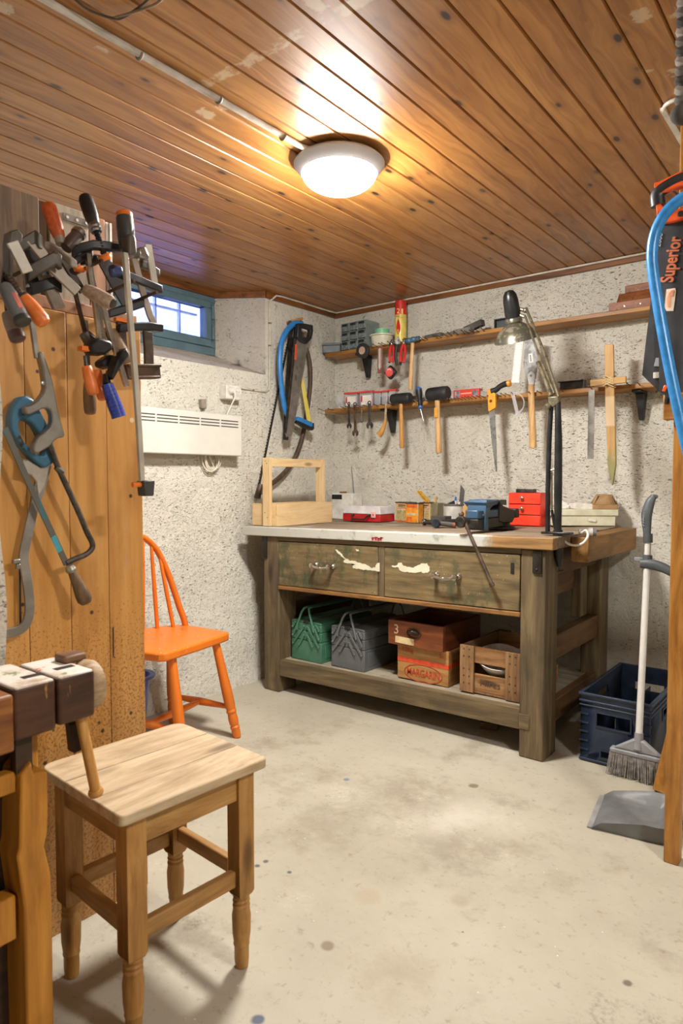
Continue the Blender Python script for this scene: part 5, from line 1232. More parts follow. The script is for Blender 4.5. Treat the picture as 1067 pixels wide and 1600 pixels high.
single('white_bowl', G().lathe([(0, .004), (.04, 0), (.045, .006), (.075, .05), (.098, .09), (.100, .094), (.096, .094), (.07, .052), (.04, .012), (0, .01)], bc + Vector((0, 0, .05)), (.15, -.35, 1), 36), plain('white_enamel', '#d9d7d0', .25), 'white bowl lying tilted inside the slatted crate', 'bowl')
# ================================================================== left wall: heater, socket, cables, saws
xh = XL + .085
r0, r1 = ax(378, 650, xh), ax(378, 713, xh); hy0, hy1 = 1.72, r0.y; hz0, hz1 = r1.z, r0.z
o = thing('panel_heater', 'long white electric panel heater on the wall below the window', 'heater', (XL + .05, (hy0 + hy1) / 2, hz0))
M_heat = plain('white_enamel_panel', '#d2cfc5', .4, 0, .04, 5, .03)
obj('front_panel', G().bx(xh - .045, xh, hy0, hy1, hz0, hz1), M_heat, o, bevel=.006, seg=3)
obj('back_box', G().bx(XL + .012, xh - .046, hy0 + .03, hy1 - .03, hz0 + .02, hz1 - .02), plain('heater_back', '#b9b7ae', .5), o)
secs = [373, 344, 312.5, 279, 243.5, 206]
M_slot = plain('slot_dark', '#3a3834', .8)
for a, b in zip(secs, secs[1:]):
    ya, yb_ = ax(a, 660, xh).y - .004, ax(b, 660, xh).y + .006
    if a == 373: ya += .0
    for k in range(3):
        z = hz1 - .030 - k * .0150; obj('grille_slot', G().bx(xh - .001, xh + .0006, yb_, ya, z - .0055, z), M_slot, o)
for y in (hy0 + .2, hy1 - .15): obj('wall_bracket', G().bx(XL - .01, XL + .013, y - .02, y + .02, hz0 + .04, hz1 - .04), M_steel, o)
# socket
xs = XL + .048
a, b = ax(353.5, 611, xs), ax(377.5, 611, xs); zt_, zb_ = ax(365, 602, xs).z, ax(365, 624, xs).z
o = thing('wall_socket', 'white double wall socket above the heater', 'socket', (XL, (a.y + b.y) / 2, zb_))
obj('box', G().bx(XL - .012, xs, a.y, b.y, zb_, zt_), M_white, o, bevel=.004)
for t_ in (.28, .75):
    y = a.y + (b.y - a.y) * t_; zc = (zt_ + zb_) / 2 + .006
    sk = obj('socket_face', G().lathe([(0, .0008), (.0175, .0008), (.019, .002), (.021, .003), (.023, .0025), (.0236, -.001)], (xs, y, zc), (1, 0, 0), 24), M_white, o)
    if t_ > .5:
        for dz in (-.0095, .0095): obj('pin_hole', G().cyl((xs - .001, y + dz, zc), (xs + .0014, y + dz, zc), .0024, n=10), M_grey, sk)
y = a.y + (b.y - a.y) * .28; zc = (zt_ + zb_) / 2 + .004
o = thing('heater_plug', 'white plug and flex running from the socket down to the heater', 'plug', (xs, y, zc))
obj('plug', G().lathe([(0, 0), (.017, 0), (.0175, .006), (.013, .022), (.008, .028), (0, .028)], (xs + .001, y, zc), (1, 0, 0), 20), M_white, o)
obj('flex', G().tube(spline([(xs + .026, y, zc), (xs + .03, y + .004, zc - .03), (xs + .01, y - .015, zc - .09), (XL + .045, y - .03, hz1 - .005)]), .0038, 8), M_white, o)
# coil of flex below the heater
c = ax(331, 715, XL + .03)
pts = []
for k in range(90):
    a_ = k / 89 * 3.7 * 2 * PI + .6; rr_ = .054 + .013 * math.sin(k * .13 + .8); pts.append((XL + .030 + .012 * math.sin(k * .21), c.y + rr_ * math.cos(a_) * .95 + .008 * math.sin(k * .16), c.z - .006 + rr_ * 1.15 * math.sin(a_) + .004 * math.sin(k * .5)))
pts = [(XL + .03, c.y + .03, hz0 + .004)] + pts + [(XL + .03, c.y - .02, hz0 + .004)]
single('flex_coil', G().tube(pts, .0032, 8), plain('ivory_flex', '#d5cdbb', .45), 'coil of pale flex hanging below the heater', 'cable')
# surface wiring
M_wire = plain('ivory_wire', '#cfc8b8', .5)
xw = XL + .009
P = [ax(377, 606, xw), ax(395, 609.5, xw), ax(415, 612, xw), ax(420, 609, xw), ax(421, 600, xw), ax(421.5, 540, xw), ax(421.5, 475, xw), ax(422, 464, xw)]
P = [Vector((p.x, p.y, min(p.z, ZC - .05))) for p in P]
yk = P[-1].y
P += [Vector((XL + .012, yk + .003, ZC - .04)), Vector((XL + .028, yk + .03, ZC - .012)), Vector((XL + .0285, yk + .08, ZC - .007)), Vector((XL + .0285, YB - .10, ZC - .007)), Vector((XL + .035, YB - .032, ZC - .007)), Vector((XL + .1, YB - .0285, ZC - .007)), Vector((XR - .3, YB - .0285, ZC - .007))]
o = thing('surface_cable', 'thin ivory cable from the socket up the wall and along the ceiling edge', 'cable', P[0])
obj('cable', G().tube(P, .0052, 8), M_wire, o)
for q in (P[1], P[5], ax(421.5, 505, xw)): obj('clip', G().box(q, (.012, .014, .008)), plain('brown_clip', '#7b6a54', .7), o)
# conduit on the ceiling running to the lamp
zc = ZC - .010
a, b = az(71, 0, zc), az(478, 233, zc)
d_ = (b - a).normalized(); s = a - d_ * .9
o = thing('ceiling_conduit', 'pale surface conduit along the ceiling boards to the lamp', 'conduit', a)
obj('pipe', G().tube([s, a, b - d_ * .02, b + Vector((.02, .03, .0)), Vector((lp.x - .05, lp.y - .13, ZC - .012))], .0085, 10), plain('pale_conduit', '#bfb8ae', .45), o)
for q in ((218, 85), (342, 154), (442, 212)):
    p = az(*q, zc); obj('clip', G().tube(arc(p, .0115, 0, PI, 8, (1, 0, 0), (0, 0, -1)), .004, 6), plain('clip_grey', '#8d8377', .6), o)
p = az(185, 30, ZC - .012)
o = thing('loose_wires', 'pair of thin loose wires sagging from the ceiling boards', 'wire', p)
obj('wire', G().tube(spline([az(112, -5, ZC - .004), az(140, 16, ZC - .012), az(178, 29, ZC - .016), az(195, 26, ZC - .014), az(222, 8, ZC - .006), az(235, -5, ZC - .004)]), .003, 6), plain('brown_wire', '#4d4236', .6), o)
obj('wire', G().tube(spline([az(178, 28, ZC - .014), az(205, 20, ZC - .014), az(240, 8, ZC - .01), az(255, -3, ZC - .004)]), .003, 6), plain('tan_wire', '#8a775c', .6), o)
# burnt hooks left in the plaster
p = ax(316, 630, XL + .01); single('wall_peg', G().bx(XL - .015, XL + .03, p.y - .016, p.y + .016, p.z - .03, p.z + .02), plain('sooty_stub', '#8b8175', .9), 'sooty plaster-coloured stub on the wall left of the socket', 'stub', bevel=.008, seg=3)
# --- saws hanging on one nail
xk = XL + .075
nl = ax(459, 504, XL + .05); o = thing('wall_nail', 'stout wooden peg that carries the saws on the left wall', 'peg', (XL, nl.y, nl.z))
obj('peg', G().cyl((XL - .01, nl.y, nl.z + .006), (XL + .115, nl.y, nl.z + .012), .009, n=12), M_hwood2, o)
o = thing('bow_saw', 'large old bow saw with dark bent wooden frame, hung deepest on the wall', 'saw', ax(457, 505, XL + .03)); xa = XL + .028
M_bow = wood('dark_bent_wood', ('#2e2118', '#4c382a', '#66503d'), 'z', 1.5, .5, .25, .3)
pts = spline(plx([(457, 507), (470, 520), (479, 545), (484, 570), (484.5, 600), (480, 640), (474, 675), (466, 703), (456, 724), (442, 741), (425, 755), (408, 762)], xa), 4); n = len(pts)
obj('frame', G().tube(pts, [.008 + .006 * min(1, i / 12) for i in range(n)], 10), M_bow, o)
obj('knob', G().tube(plx([(452, 505), (460, 509)], xa), .017, 12), M_bow, o); obj('knob', G().tube(plx([(407, 757), (402, 778)], xa), [.016, .019], 12), M_bow, o)
pb, qb = ax(455, 512, xa), ax(405, 758, xa); d_ = (qb - pb).normalized(); sd = Vector((0, d_.z, -d_.y)); sd = sd if sd.y < 0 else -sd
g = G(); Nn = 56; top_ = []; bot = []
for k in range(Nn + 1):
    p = pb.lerp(qb, k / Nn); top_.append(p - sd * .006)
    if k < Nn: bot += [p + sd * .006, pb.lerp(qb, (k + .5) / Nn) + sd * .013]
bot.append(qb + sd * .006)
g.prism(top_ + bot[::-1], (.0015, 0, 0)); obj('toothed_blade', g, plain('dark_saw_blade', '#413a35', .5, .6, .2), o)
xb_ = XL + .055
o = thing('hand_saw', 'dark hand saw hung behind the black-handled one', 'saw', ax(455, 520, xb_)); obj('blade', G().prism(plx([(452, 514), (462, 514), (456, 640), (450, 688), (442, 687), (446, 600)], xb_), (.0012, 0, 0)), M_dsteel, o)
obj('handle', G().prism(plx([(456, 507), (466, 508), (466, 530), (454, 528)], xb_ - .008), (.016, 0, 0)), M_black, o, bevel=.004)
xc_ = XL + .085
o = thing('frame_saw', 'blue tubular frame saw with a yellow blade guard', 'saw', ax(452, 510, xc_))
M_bluet = plain('bright_blue_paint', '#2a7cc4', .35, 0, .1)
pts = spline(plx([(472, 506), (462, 505), (452, 512), (443, 526), (438.5, 545), (437.5, 575), (440.5, 610), (445, 638), (451, 650), (460, 655)], xc_), 5)
obj('frame', G().tube(pts, .0165, 12, sq=.8), M_bluet, o)
obj('grip', G().prism(plx([(459, 652.5), (461, 651.5), (482, 660), (484, 668), (480, 667), (459, 657.5)], xc_ - .014), (.03, 0, 0)), M_bluet, o, bevel=.003); obj('grip_lower', G().prism(plx([(459, 657), (480, 667), (485, 661), (485.5, 670), (483, 673), (470, 668), (459, 661)], xc_ - .014), (.03, 0, 0)), M_black, o, bevel=.003)
obj('blade_guard', G().prism(plx([(469, 593), (472, 588), (485.5, 658), (479.5, 661)], xc_), (.006, 0, 0)), plain('lemon_plastic', '#d8c75a', .4), o, bevel=.001)
xd = XL + .115
o = thing('hand_saw', 'bright-bladed hand saw with a black closed handle on top of the other saws', 'saw', ax(472, 510, xd))
sb_ = NT('saw_blade_two_tone'); M_blade = plain('bright_blade', '#9d9992', .32, .8, .15, 20)
obj('blade', G().prism(plx([(462, 530), (481, 531), (481.5, 538), (456.5, 680), (447, 683), (445, 676)], xd), (.0014, 0, 0)), M_blade, o)
obj('dark_edge', G().prism(plx([(459, 528), (463.5, 530), (447.5, 678), (444.5, 676)], xd + .0018), (.0016, 0, 0)), M_dsteel, o)
obj('red_mark', G().prism(plx([(460.8, 538), (464, 537.5), (463, 562), (459.8, 562)], xd + .0042), (.0008, 0, 0)), plain('vermilion', '#d95034', .5), o)
outer = [(461, 506), (473, 506.5), (484, 509), (484.5, 518), (482, 530), (474, 538.5), (464, 534), (459.5, 527)]; inner = [(466, 513), (473, 514), (479.5, 516), (480, 519), (478, 526), (473, 529), (468, 527.5), (466, 523)]
obj('handle', G().ringprism(plx(outer, xd - .012), plx(inner, xd - .012), (.026, 0, 0)), M_black, o, bevel=.004, seg=2)
for q in ((464, 575), (462.5, 590)): 
    p = ax(*q, xd + .0028); obj('blade_mark', G().box(p, (.0006, .011, .02 if q[1] < 580 else .03)), plain('etched_mark', '#55514b', .6), o)
# ================================================================== wooden panel on the left with clamps and saws
XPn = -1.52
def pp(px, py, d): return ax(px, py, XPn + d)
def ppl(pts, d): return [pp(px, py, d) for px, py in pts]
def panel_mat(name, cols, dots=.6):
    t = NT(name); co = t.rand()
    g_ = t.noise(t.map((16, 16, 1.4), co=co), 1.7, 6, .65)
    c = t.ramp(g_, [(.3, cols[0]), (.5, cols[1]), (.7, cols[2])])
    c = t.mix(t.math('MULTIPLY', t.step(t.noise(t.map((2, 2, 1), co=co), 2.2, 5, .6), .5, .72), .4), c, lin('#7a4715'))
    w_ = t.noise(None, 150, 4, .7); z = t.n('SeparateXYZ', (t.n('NewGeometry').outputs['Position'],)).outputs[2]
    low = t.math('ADD', .12, t.math('MULTIPLY', t.step(z, 1.0, .55), .16))
    c = t.mix(t.math('MULTIPLY', t.step(t.math('ADD', w_, low), .78, .86), dots), c, lin('#5a3512'))
    v = t.vor(co, 14); c = t.mix(t.math('MULTIPLY', t.step(v, .09, .05), .9), c, lin('#241505'))
    v2 = t.vor(t.map((1, 1, 1), (3, 8, 1), co=co), 9); c = t.mix(t.math('MULTIPLY', t.step(v2, .07, .045), .8), c, lin('#d8cba5'))
    return t.out(c, .42, g_, .2, .0015, Coat_Weight=.2)
M_pan = panel_mat('varnished_orange_board', ('#ae7836', '#c48d48', '#d09d5a'))
o = thing('tool_rack', 'tall orange-varnished board panel hung with clamps and saws, left of the chair', 'tool rack', (XPn - .02, .85, 0))
ys = [.62, .668, ax(42.6, 800, XPn).y, ax(108.7, 800, XPn).y, .980, 1.084]
zt_ = pp(100, 488, 0).z
for a, b in zip(ys, ys[1:]): obj('board', G().bx(XPn - .025, XPn, a + .0006, b - .0006, 0, zt_), M_pan, o, bevel=.0015)
M_rough = wood('rough_grey_board', ('#4c3826', '#6e553b', '#8a7152'), 'z', 1, .75, .4, .4); M_pale = wood('pale_grey_board', ('#8a7c69', '#a99b86', '#bdb09a'), 'z', 1, .75, .3, .3); M_pinkb = wood('pinkish_board', ('#8a5a3a', '#a8734e', '#bd8a63'), 'z', 1, .6, .3, .2)
zz = pp(170, 345, -.03).z
y1 = ax(61, 330, XPn - .03).y; y2 = ax(76, 330, XPn - .03).y; y3 = ax(138, 340, XPn - .03).y; y4 = ax(163, 350, XPn - .03).y; y5 = ax(170, 350, XPn - .03).y
obj('top_board', G().bx(XPn - .05, XPn - .028, .62, y1 - .001, zt_ - .1, zz), M_rough, o, bevel=.002)
obj('top_board', G().bx(XPn - .055, XPn - .033, y1 + .001, y2 - .003, zt_ - .1, zz - .005), M_rough, o, bevel=.002)
obj('top_board', G().bx(XPn - .05, XPn - .028, y2, y3 - .001, zt_ - .1, zz), M_pale, o, bevel=.002)
obj('top_board', G().bx(XPn - .05, XPn - .028, y3, y4, zt_ - .1, zz - .002), M_pinkb, o, bevel=.002)
obj('trim_strip', G().bx(XPn - .05, XPn - .03, y4 + .003, y5 - .002, zt_ - .1, zz - .005).bx(XPn - .05, XPn - .026, y5, y5 + .006, zt_ - .1, zz - .006), M_label, o)
obj('batten', G().bx(XPn - .027, XPn - .001, .62, 1.075, zt_ + .001, zt_ + .03), M_pinkb, o, bevel=.002)
obj('edge_stud', G().bx(XPn - .09, XPn - .027, 1.04, 1.084, 0, zt_ - .1), M_pan, o, bevel=.002)
a = pp(126, 346, -.026); hp = obj('hinge_plate', G().bx(XPn - .0275, XPn - .025, a.y - .045, a.y + .03, a.z - .008, a.z + .008), M_steel, o)
for dy in (-.035, -.01, .015): obj('screw', G().cyl((XPn - .0255, a.y + dy, a.z), (XPn - .024, a.y + dy, a.z), .0035, n=8), M_label, hp)
a, b = pp(177, 980, .002), pp(177.5, 1025, .002); obj('wire_hook', G().tube([a, b, b + Vector((.006, 0, -.004))], .0015, 6), M_dsteel, o)
for q in ((100, 478), (150, 505), (30, 470), (185, 520)):
    p = pp(*q, 0); obj('nail', G().cyl((XPn - .02, p.y, p.z + .06), (XPn + .16, p.y, p.z + .075), .004, n=8), M_rust, o)
struct('wall_stub', G().grid(lambda u, v: (-1.305 - .004 * math.sin(v * 23) , .15 + .464 * u - .004 * math.sin(v * 31 + 1), v * 1.655), 4, 40).bx(-1.62, -1.307, .15, .606, 0, 1.65), plaster_mat('white_stub_plaster', '#dcd6ca', .5), loc=(0, 0, 0), ang=3)

# ------------------------------------------------------------------ clamps
M_bargrey = plain('dusty_steel_bar', '#a59a8c', .5, .45, .12, 14); M_barwh = plain('pale_bar', '#c4bfb2', .45, .3, .1, 14); M_chrbar = plain('bright_bar', '#b9b5ab', .25, .9, .12, 30)
M_castb = plain('black_cast_iron', '#232223', .45, .3, .15, 30); M_castg = plain('grey_cast_iron', '#5b554d', .55, .5, .2, 30); M_brownbar = plain('brown_rusty_bar', '#54402f', .6, .4, .3, 20)
M_dusty = plain('dusty_grey_wood', '#8d8072', .7, 0, .2, 20); M_palegrip = wood('pale_dirty_grip', ('#8a7565', '#a8917f', '#c0ac99'), 'y', 3, .6, .2, .2, knots=False); M_orgrip = plain('orange_grip', '#e47a34', .4, 0, .1, 30); M_orred = plain('orange_red_grip', '#c4551f', .5, 0, .15, 90); M_brgrip = wood('brown_dirty_grip', ('#5a4430', '#7d6247', '#99805f'), 'z', 3, .6, .2, .3, knots=False)
M_greygrip = plain('grey_rubber_grip', '#6f7072', .6, 0, .1); M_darkgrip = plain('dark_grey_grip', '#3b3b38', .5, 0, .12); M_bluegrip = plain('royal_blue_grip', '#2a3f9e', .35, 0, .08); M_purp = plain('purple_brown_grip', '#5b4646', .4, 0, .2)
CL = 'clamps hung on the wooden panel'
def grip(par, name, p, q, r, m, taper=.8, n=16):
    p, q = Vector(p), Vector(q); L = (q - p).length
    return obj(name, G().lathe([(0, 0), (r * .72, .001), (r * .8, L * .06), (r * .96, L * .3), (r, L * .6), (r * .97, L * .86), (r * .8, L * .96), (r * .45, L * .997), (0, L)], p, q - p, n), m, par)
def bar(par, pts, w, t_, m, side=(1, 0, 0), name='bar'): return obj(name, G().strap(pts, w, t_, side), m, par, bevel=.0008, seg=1)
def jaw(par, pts, w, t_, m, name='jaw', side=(0, 0, 1)): return obj(name, G().strap(pts, w, t_, side), m, par, bevel=.003)
def thread(par, p, q, r=.0055, m=None): 
    p, q = Vector(p), Vector(q); L = (q - p).length; n = max(4, int(L / .006)); prof = [(0, 0)]
    for k in range(n): prof += [(r, L * k / n), (r * .82, L * (k + .5) / n)]
    return obj('screw_rod', G().lathe(prof + [(r, L), (0, L)], p, q - p, 10), m or M_dsteel, par)
def clamp(label, at): return thing('clamp', label, 'clamp', pp(*at), group=CL)
# A: pale bar and orange wooden handle, furthest left
o = clamp('clamp with wide pale bar and bright orange handle at the far left of the panel', (25, 400, .12))
bar(o, [pp(19, 378, .16), pp(43, 426, .16)], .024, .006, M_barwh)
obj('head', G().prism(ppl([(5, 366), (17, 363), (25, 372), (24, 384), (16, 388), (10, 400), (8, 440), (4, 440), (3, 385)], .13), (.03, 0, 0)), M_castg, o, bevel=.005)
thread(o, pp(11, 430, .15), pp(33, 462, .17), .0085, M_rust); f_ = pp(33, 462, .17); e_ = pp(71, 507, .20)
grip(o, 'handle', f_, e_, .0165, M_orgrip); grip(o, 'ferrule', f_ - (e_ - f_) * .02, f_ + (e_ - f_) * .16, .0135, M_castg)
# B
o = clamp('grey plastic clamp handle with a coral inlay at the left edge of the panel', (10, 450, .13))
p, q = pp(7, 446, .155), pp(37, 505, .20); grip(o, 'handle', p, q, .0165, M_greygrip); obj('inlay', G().beam(p.lerp(q, .28) + Vector((.014, 0, .004)), p.lerp(q, .66) + Vector((.0165, 0, .002)), .009, .003, (1, 0, 0)), plain('coral_inlay', '#e0785c', .5), o)
grip(o, 'end_cap', p.lerp(q, .80), q + (q - p) * .01, .0168, M_darkgrip); bar(o, [pp(14, 395, .10), pp(6, 446, .15)], .014, .006, M_castb)
o = clamp('clamp with a purple-brown handle below the grey-handled one', (15, 495, .09)); grip(o, 'handle', pp(12, 488, .09), pp(29, 532, .11), .0165, M_dusty); grip(o, 'end_cap', pp(21, 512, .101), pp(29.5, 533, .111), .0168, M_purp); bar(o, [pp(8, 440, .07), pp(13, 490, .09)], .012, .006, M_castb)
# D: rusty clamp with two bars
o = clamp('old dusty clamp with a wide grey-brown bar slanting down to the right', (60, 400, .10))
bar(o, [pp(47, 374, .12), pp(84, 420, .13), pp(121, 456, .14)], .024, .007, M_bargrey)
jaw(o, [pp(28, 388, .11), pp(40, 380, .115), pp(56, 371, .12), pp(64, 378, .13)], .016, .03, M_castg); jaw(o, [pp(44, 428, .13), pp(62, 417, .14), pp(86, 404, .15), pp(94, 411, .15)], .020, .03, M_castg, 'sliding_jaw')
bar(o, [pp(52, 392, .07), pp(58, 425, .07)], .03, .02, M_castb, name='shade_bar')  # black bar added as painted shade behind the clamp, not a clamp part
o = clamp('dusty rounded clamp bar end hanging below the wide grey bar', (80, 440, .08))
bar(o, [pp(69, 430, .09), pp(80, 455, .10), pp(92, 482, .11)], .028, .012, M_dusty); jaw(o, [pp(48, 452, .09), pp(66, 447, .10), pp(86, 441, .11), pp(96, 449, .11)], .010, .026, M_castb, 'sliding_jaw'); bar(o, [pp(42, 440, .06), pp(75, 436, .07)], .03, .02, M_castb, name='jaw')
# E: orange-red wooden handle up top
o = clamp('clamp with a long orange-red wooden handle pointing up to the ceiling', (82, 345, .08))
p, q = pp(93, 372, .09), pp(74, 317, .07); grip(o, 'handle', p, q, .0165, M_orred); obj('ferrule', G().cyl(pp(95, 382, .095), p, .010, .012, 14), M_bargrey, o)
obj('knob', G().lathe([(.013, 0), (.015, .02), (.014, .045), (.0165, .048)], pp(103, 388, .10), pp(121, 367, .10) - pp(103, 388, .10), 18), plain('dark_brown_knob', '#4d3c34', .5), o); obj('knob_cap', G().lathe([(0, .062), (.012, .061), (.0165, .055), (.0165, .047), (0, .047)], pp(103, 388, .10), pp(121, 367, .10) - pp(103, 388, .10), 18), M_steel, o)
jaw(o, [pp(70, 385, .09), pp(82, 386, .10), pp(98, 398, .13), pp(116, 412, .16)], .020, .018, M_dusty, 'wooden_jaw'); bar(o, [pp(92, 395, .08), pp(112, 428, .08), pp(130, 457, .09)], .017, .008, M_castg)
# F: pale wooden handle pointing at the viewer
o = clamp('clamp with a pale worn wooden handle pointing down to the right', (150, 460, .14))
p, q = pp(133, 452, .13), pp(177, 475, .19); grip(o, 'handle', p, q, .0165, M_palegrip); obj('handle_end', G().lathe([(0, .003), (.010, .002), (.011, -.004)], q, q - p, 14), M_castg, o); thread(o, pp(115, 445, .11), p, .006)
bar(o, [pp(117, 455, .07), pp(133, 520, .07)], .010, .006, M_brownbar); obj('shoe', G().tube(ppl([(131, 520), (140, 532), (150, 536)], .08), [.012, .017, .012], 10), M_castg, o)
# G: black handle, long screw
o = clamp('clamp with a glossy black handle and silver ferrule leaning up towards the ceiling', (150, 380, .10))
p, q = pp(147, 351, .12), pp(132, 306, .09); grip(o, 'handle', p, q, .0165, M_black); obj('ferrule', G().lathe([(.012, 0), (.014, .004), (.012, .009), (.014, .013), (.0125, .02)], pp(151, 363, .125), p - pp(151, 363, .125), 16), M_steel, o)
thread(o, pp(163, 399, .13), pp(151, 363, .125), .0075, M_castb); obj('orange_pad', G().lathe([(0, 0), (.013, 0), (.0155, .004), (.0155, .009), (.012, .014), (0, .014)], pp(166, 407, .13), pp(160, 394, .13) - pp(166, 407, .13), 16), M_orange, o)
jaw(o, [pp(112, 398, .10), pp(125, 388, .11), pp(145, 383, .12), pp(168, 385, .13), pp(188, 388, .13)], .018, .02, M_castb); jaw(o, [pp(115, 410, .09), pp(132, 400, .10), pp(145, 397, .11)], .014, .018, M_castb, 'arm')
obj('orange_pad', G().ball(pp(124, 420, .10), .010, (1, 1.5, .8), 8), M_orange, o); bar(o, [pp(137, 396, .12), pp(140, 430, .12), pp(149, 480, .12), pp(156, 536, .12)], .010, .010, M_chrbar); obj('lower_jaw', G().prism(ppl([(126, 540), (140, 530), (160, 536), (163, 548), (150, 557), (133, 556), (127, 548)], .10), (.04, 0, 0)), M_castb, o, bevel=.006); obj('lower_pad', G().box(pp(131, 545, .12), (.02, .02, .010)), M_orange, o)
grip(o, 'lower_handle', pp(135, 572, .11), pp(147, 617, .12), .0140, M_orgrip); thread(o, pp(133, 556, .11), pp(135, 574, .11), .005)
o = clamp('second bright-barred clamp with an orange handle tucked behind the first', (160, 500, .08)); bar(o, [pp(140, 412, .085), pp(151, 474, .085), pp(167, 557, .085)], .010, .010, M_chrbar); obj('lower_jaw', G().prism(ppl([(146, 566), (160, 556), (174, 560), (174, 571), (158, 578), (147, 574)], .07), (.035, 0, 0)), M_castb, o, bevel=.005); grip(o, 'lower_handle', pp(152, 578, .075), pp(160, 626, .085), .0120, M_orgrip); bar(o, [pp(128, 408, .08), pp(150, 405, .085)], .016, .02, M_castb, name='head')
o = clamp('clamp with a ribbed royal-blue handle and a bright square bar', (178, 560, .12)); bar(o, [pp(158, 470, .13), pp(172, 520, .13), pp(186, 566, .135), pp(198, 604, .14)], .012, .010, M_chrbar); obj('slide', G().prism(ppl([(176, 552), (186, 545), (191, 556), (190, 560), (178, 575), (166, 596), (162, 588)], .12), (.03, 0, 0)), M_castb, o, bevel=.004)
p, q = pp(167, 600, .13), pp(186, 652, .14); L = (q - p).length
g = G().lathe(sum([[(.0125 + .003 * min(1, k / 5) + (.0 if j == 0 else .0012), L * (k + (.02 if j == 0 else .15)) / 9.0), (.0125 + .003 * min(1, k / 5) + (.0 if j == 0 else .0012), L * (k + (.12 if j == 0 else .98)) / 9.0)] for k in range(9) for j in (0, 1)], [(0, 0)]) + [(0, L)], p, q - p, 16); obj('handle', g, M_bluegrip, o); obj('handle_neck', G().cyl(pp(165, 585, .125), p, .007, .010, 12), M_castb, o)
o = clamp('worn brown cone-shaped wooden clamp handle between the bright bars and the long clamp', (185, 530, .09)); grip(o, 'handle', pp(171, 515, .09), pp(199, 568, .10), .0170, M_brgrip); bar(o, [pp(160, 478, .07), pp(172, 517, .09)], .010, .006, M_brownbar)
o = clamp('plain brown wooden clamp handle hanging lowest, below the orange handles', (140, 625, .05)); grip(o, 'handle', pp(139, 595, .05), pp(141, 648, .05), .0150, M_brgrip); bar(o, [pp(134, 500, .04), pp(139, 597, .05)], .010, .006, M_brownbar)
# H: long clamp reaching far down
o = clamp('longest clamp with grey orange-capped handle and a pale bar reaching halfway down the panel', (205, 500, .18))
p, q = pp(199, 392, .17), pp(194, 334, .16); g = grip(o, 'handle', p, q, .0200, M_darkgrip); obj('handle_cap', G().lathe([(.0185, -.004), (.0185, .004), (.014, .008), (0, .009)], q - (q - p).normalized() * .004, q - p, 18), M_orange, o); bar(o, [pp(204, 345, .17), pp(206, 375, .18), pp(204, 392, .18)], .006, .016, M_greygrip, name='handle_side')
obj('head', G().prism(ppl([(188, 371), (195, 368), (201, 375), (203, 400), (190, 402)], .175), (.03, 0, 0)), M_castg, o, bevel=.005)
bar(o, [pp(195, 395, .195), pp(201, 470, .195), pp(207, 540, .195), pp(212, 600, .195), pp(217, 670, .195), pp(221.5, 752, .195)], .012, .010, M_barwh)
e_ = pp(222, 763, .195); cp = obj('foot_cap', G().prism(ppl([(212.5, 751), (230.5, 750), (228.5, 775), (215, 775)], .180), (.03, 0, 0)), plain('dark_grey_cap', '#3d3d3c', .5), o, bevel=.003); obj('cap_pin', G().cyl(pp(207, 757.5, .195), pp(236, 756.5, .195), .006, n=10), M_orange, cp)
# I: wide bar clamp at the right edge
o = clamp('wide-barred clamp with two black jaws and a white flat bar beside the window', (225, 440, .08))
bar(o, [pp(209, 404, .10), pp(221, 450, .10), pp(234, 492, .10), pp(243, 512, .10)], .017, .007, M_bargrey)
obj('head', G().prism(ppl([(205, 391), (216, 388), (223, 405), (221, 409), (207, 406)], .09), (.03, 0, 0)), M_steel, o, bevel=.004)
jaw(o, [pp(173, 420, .11), pp(190, 428, .11), pp(215, 438, .10), pp(236, 447, .10), pp(251, 453, .10)], .020, .02, M_castb); j_ = obj('blue_cover', G().box(pp(181, 424, .115), (.018, .034, .024), (.35, 0, 0)), plain('dark_blue_paint', '#2b3a68', .4), o, bevel=.006)
jaw(o, [pp(220, 412, .09), pp(235, 419, .09), pp(248, 427, .09)], .014, .018, M_castg, 'upper_arm'); obj('white_bar', G().strap([pp(231.5, 382, .105), pp(238, 420, .105), pp(243, 452, .105)], .018, .004, (1, 0, 0)), M_barwh, o)
jaw(o, [pp(184, 513, .10), pp(205, 511, .10), pp(230, 510, .10), pp(252, 513, .10)], .022, .02, M_castb, 'lower_jaw'); obj('orange_trim', G().box(pp(191, 501, .105), (.012, .04, .008)), M_orange, o)
o = clamp('brown rusty clamp with an I-shaped foot behind the long pale bar', (232, 560, .05)); bar(o, [pp(230, 518, .055), pp(232, 545, .055), pp(232.5, 574, .055)], .026, .008, M_brownbar)
a, b = pp(196, 581, .055), pp(248, 581, .055)
obj('foot', G().beam(a, b, .016, .034, (0, 0, 1)).beam(a + Vector((0, 0, .015)), b + Vector((0, 0, .015)), .026, .007, (0, 0, 1)).beam(a - Vector((0, 0, .015)), b - Vector((0, .004, .015)), .026, .007, (0, 0, 1)), M_brownbar, o, bevel=.002)
o = clamp('triangular dark steel plate with a black grooved jaw behind the long clamp', (180, 450, .06)); obj('plate', G().prism(ppl([(146, 398), (160, 400), (178, 415), (206, 470), (205, 482), (190, 478), (172, 447)], .06), (.006, 0, 0)), plain('dark_plate', '#4a4644', .5, .5, .15), o)
jaw(o, [pp(168, 491, .085), pp(190, 485, .09), pp(206, 480, .095), pp(224, 474, .10)], .020, .02, M_castb, 'grooved_jaw'); bar(o, [pp(188, 500, .06), pp(192, 545, .06)], .022, .010, M_brownbar)
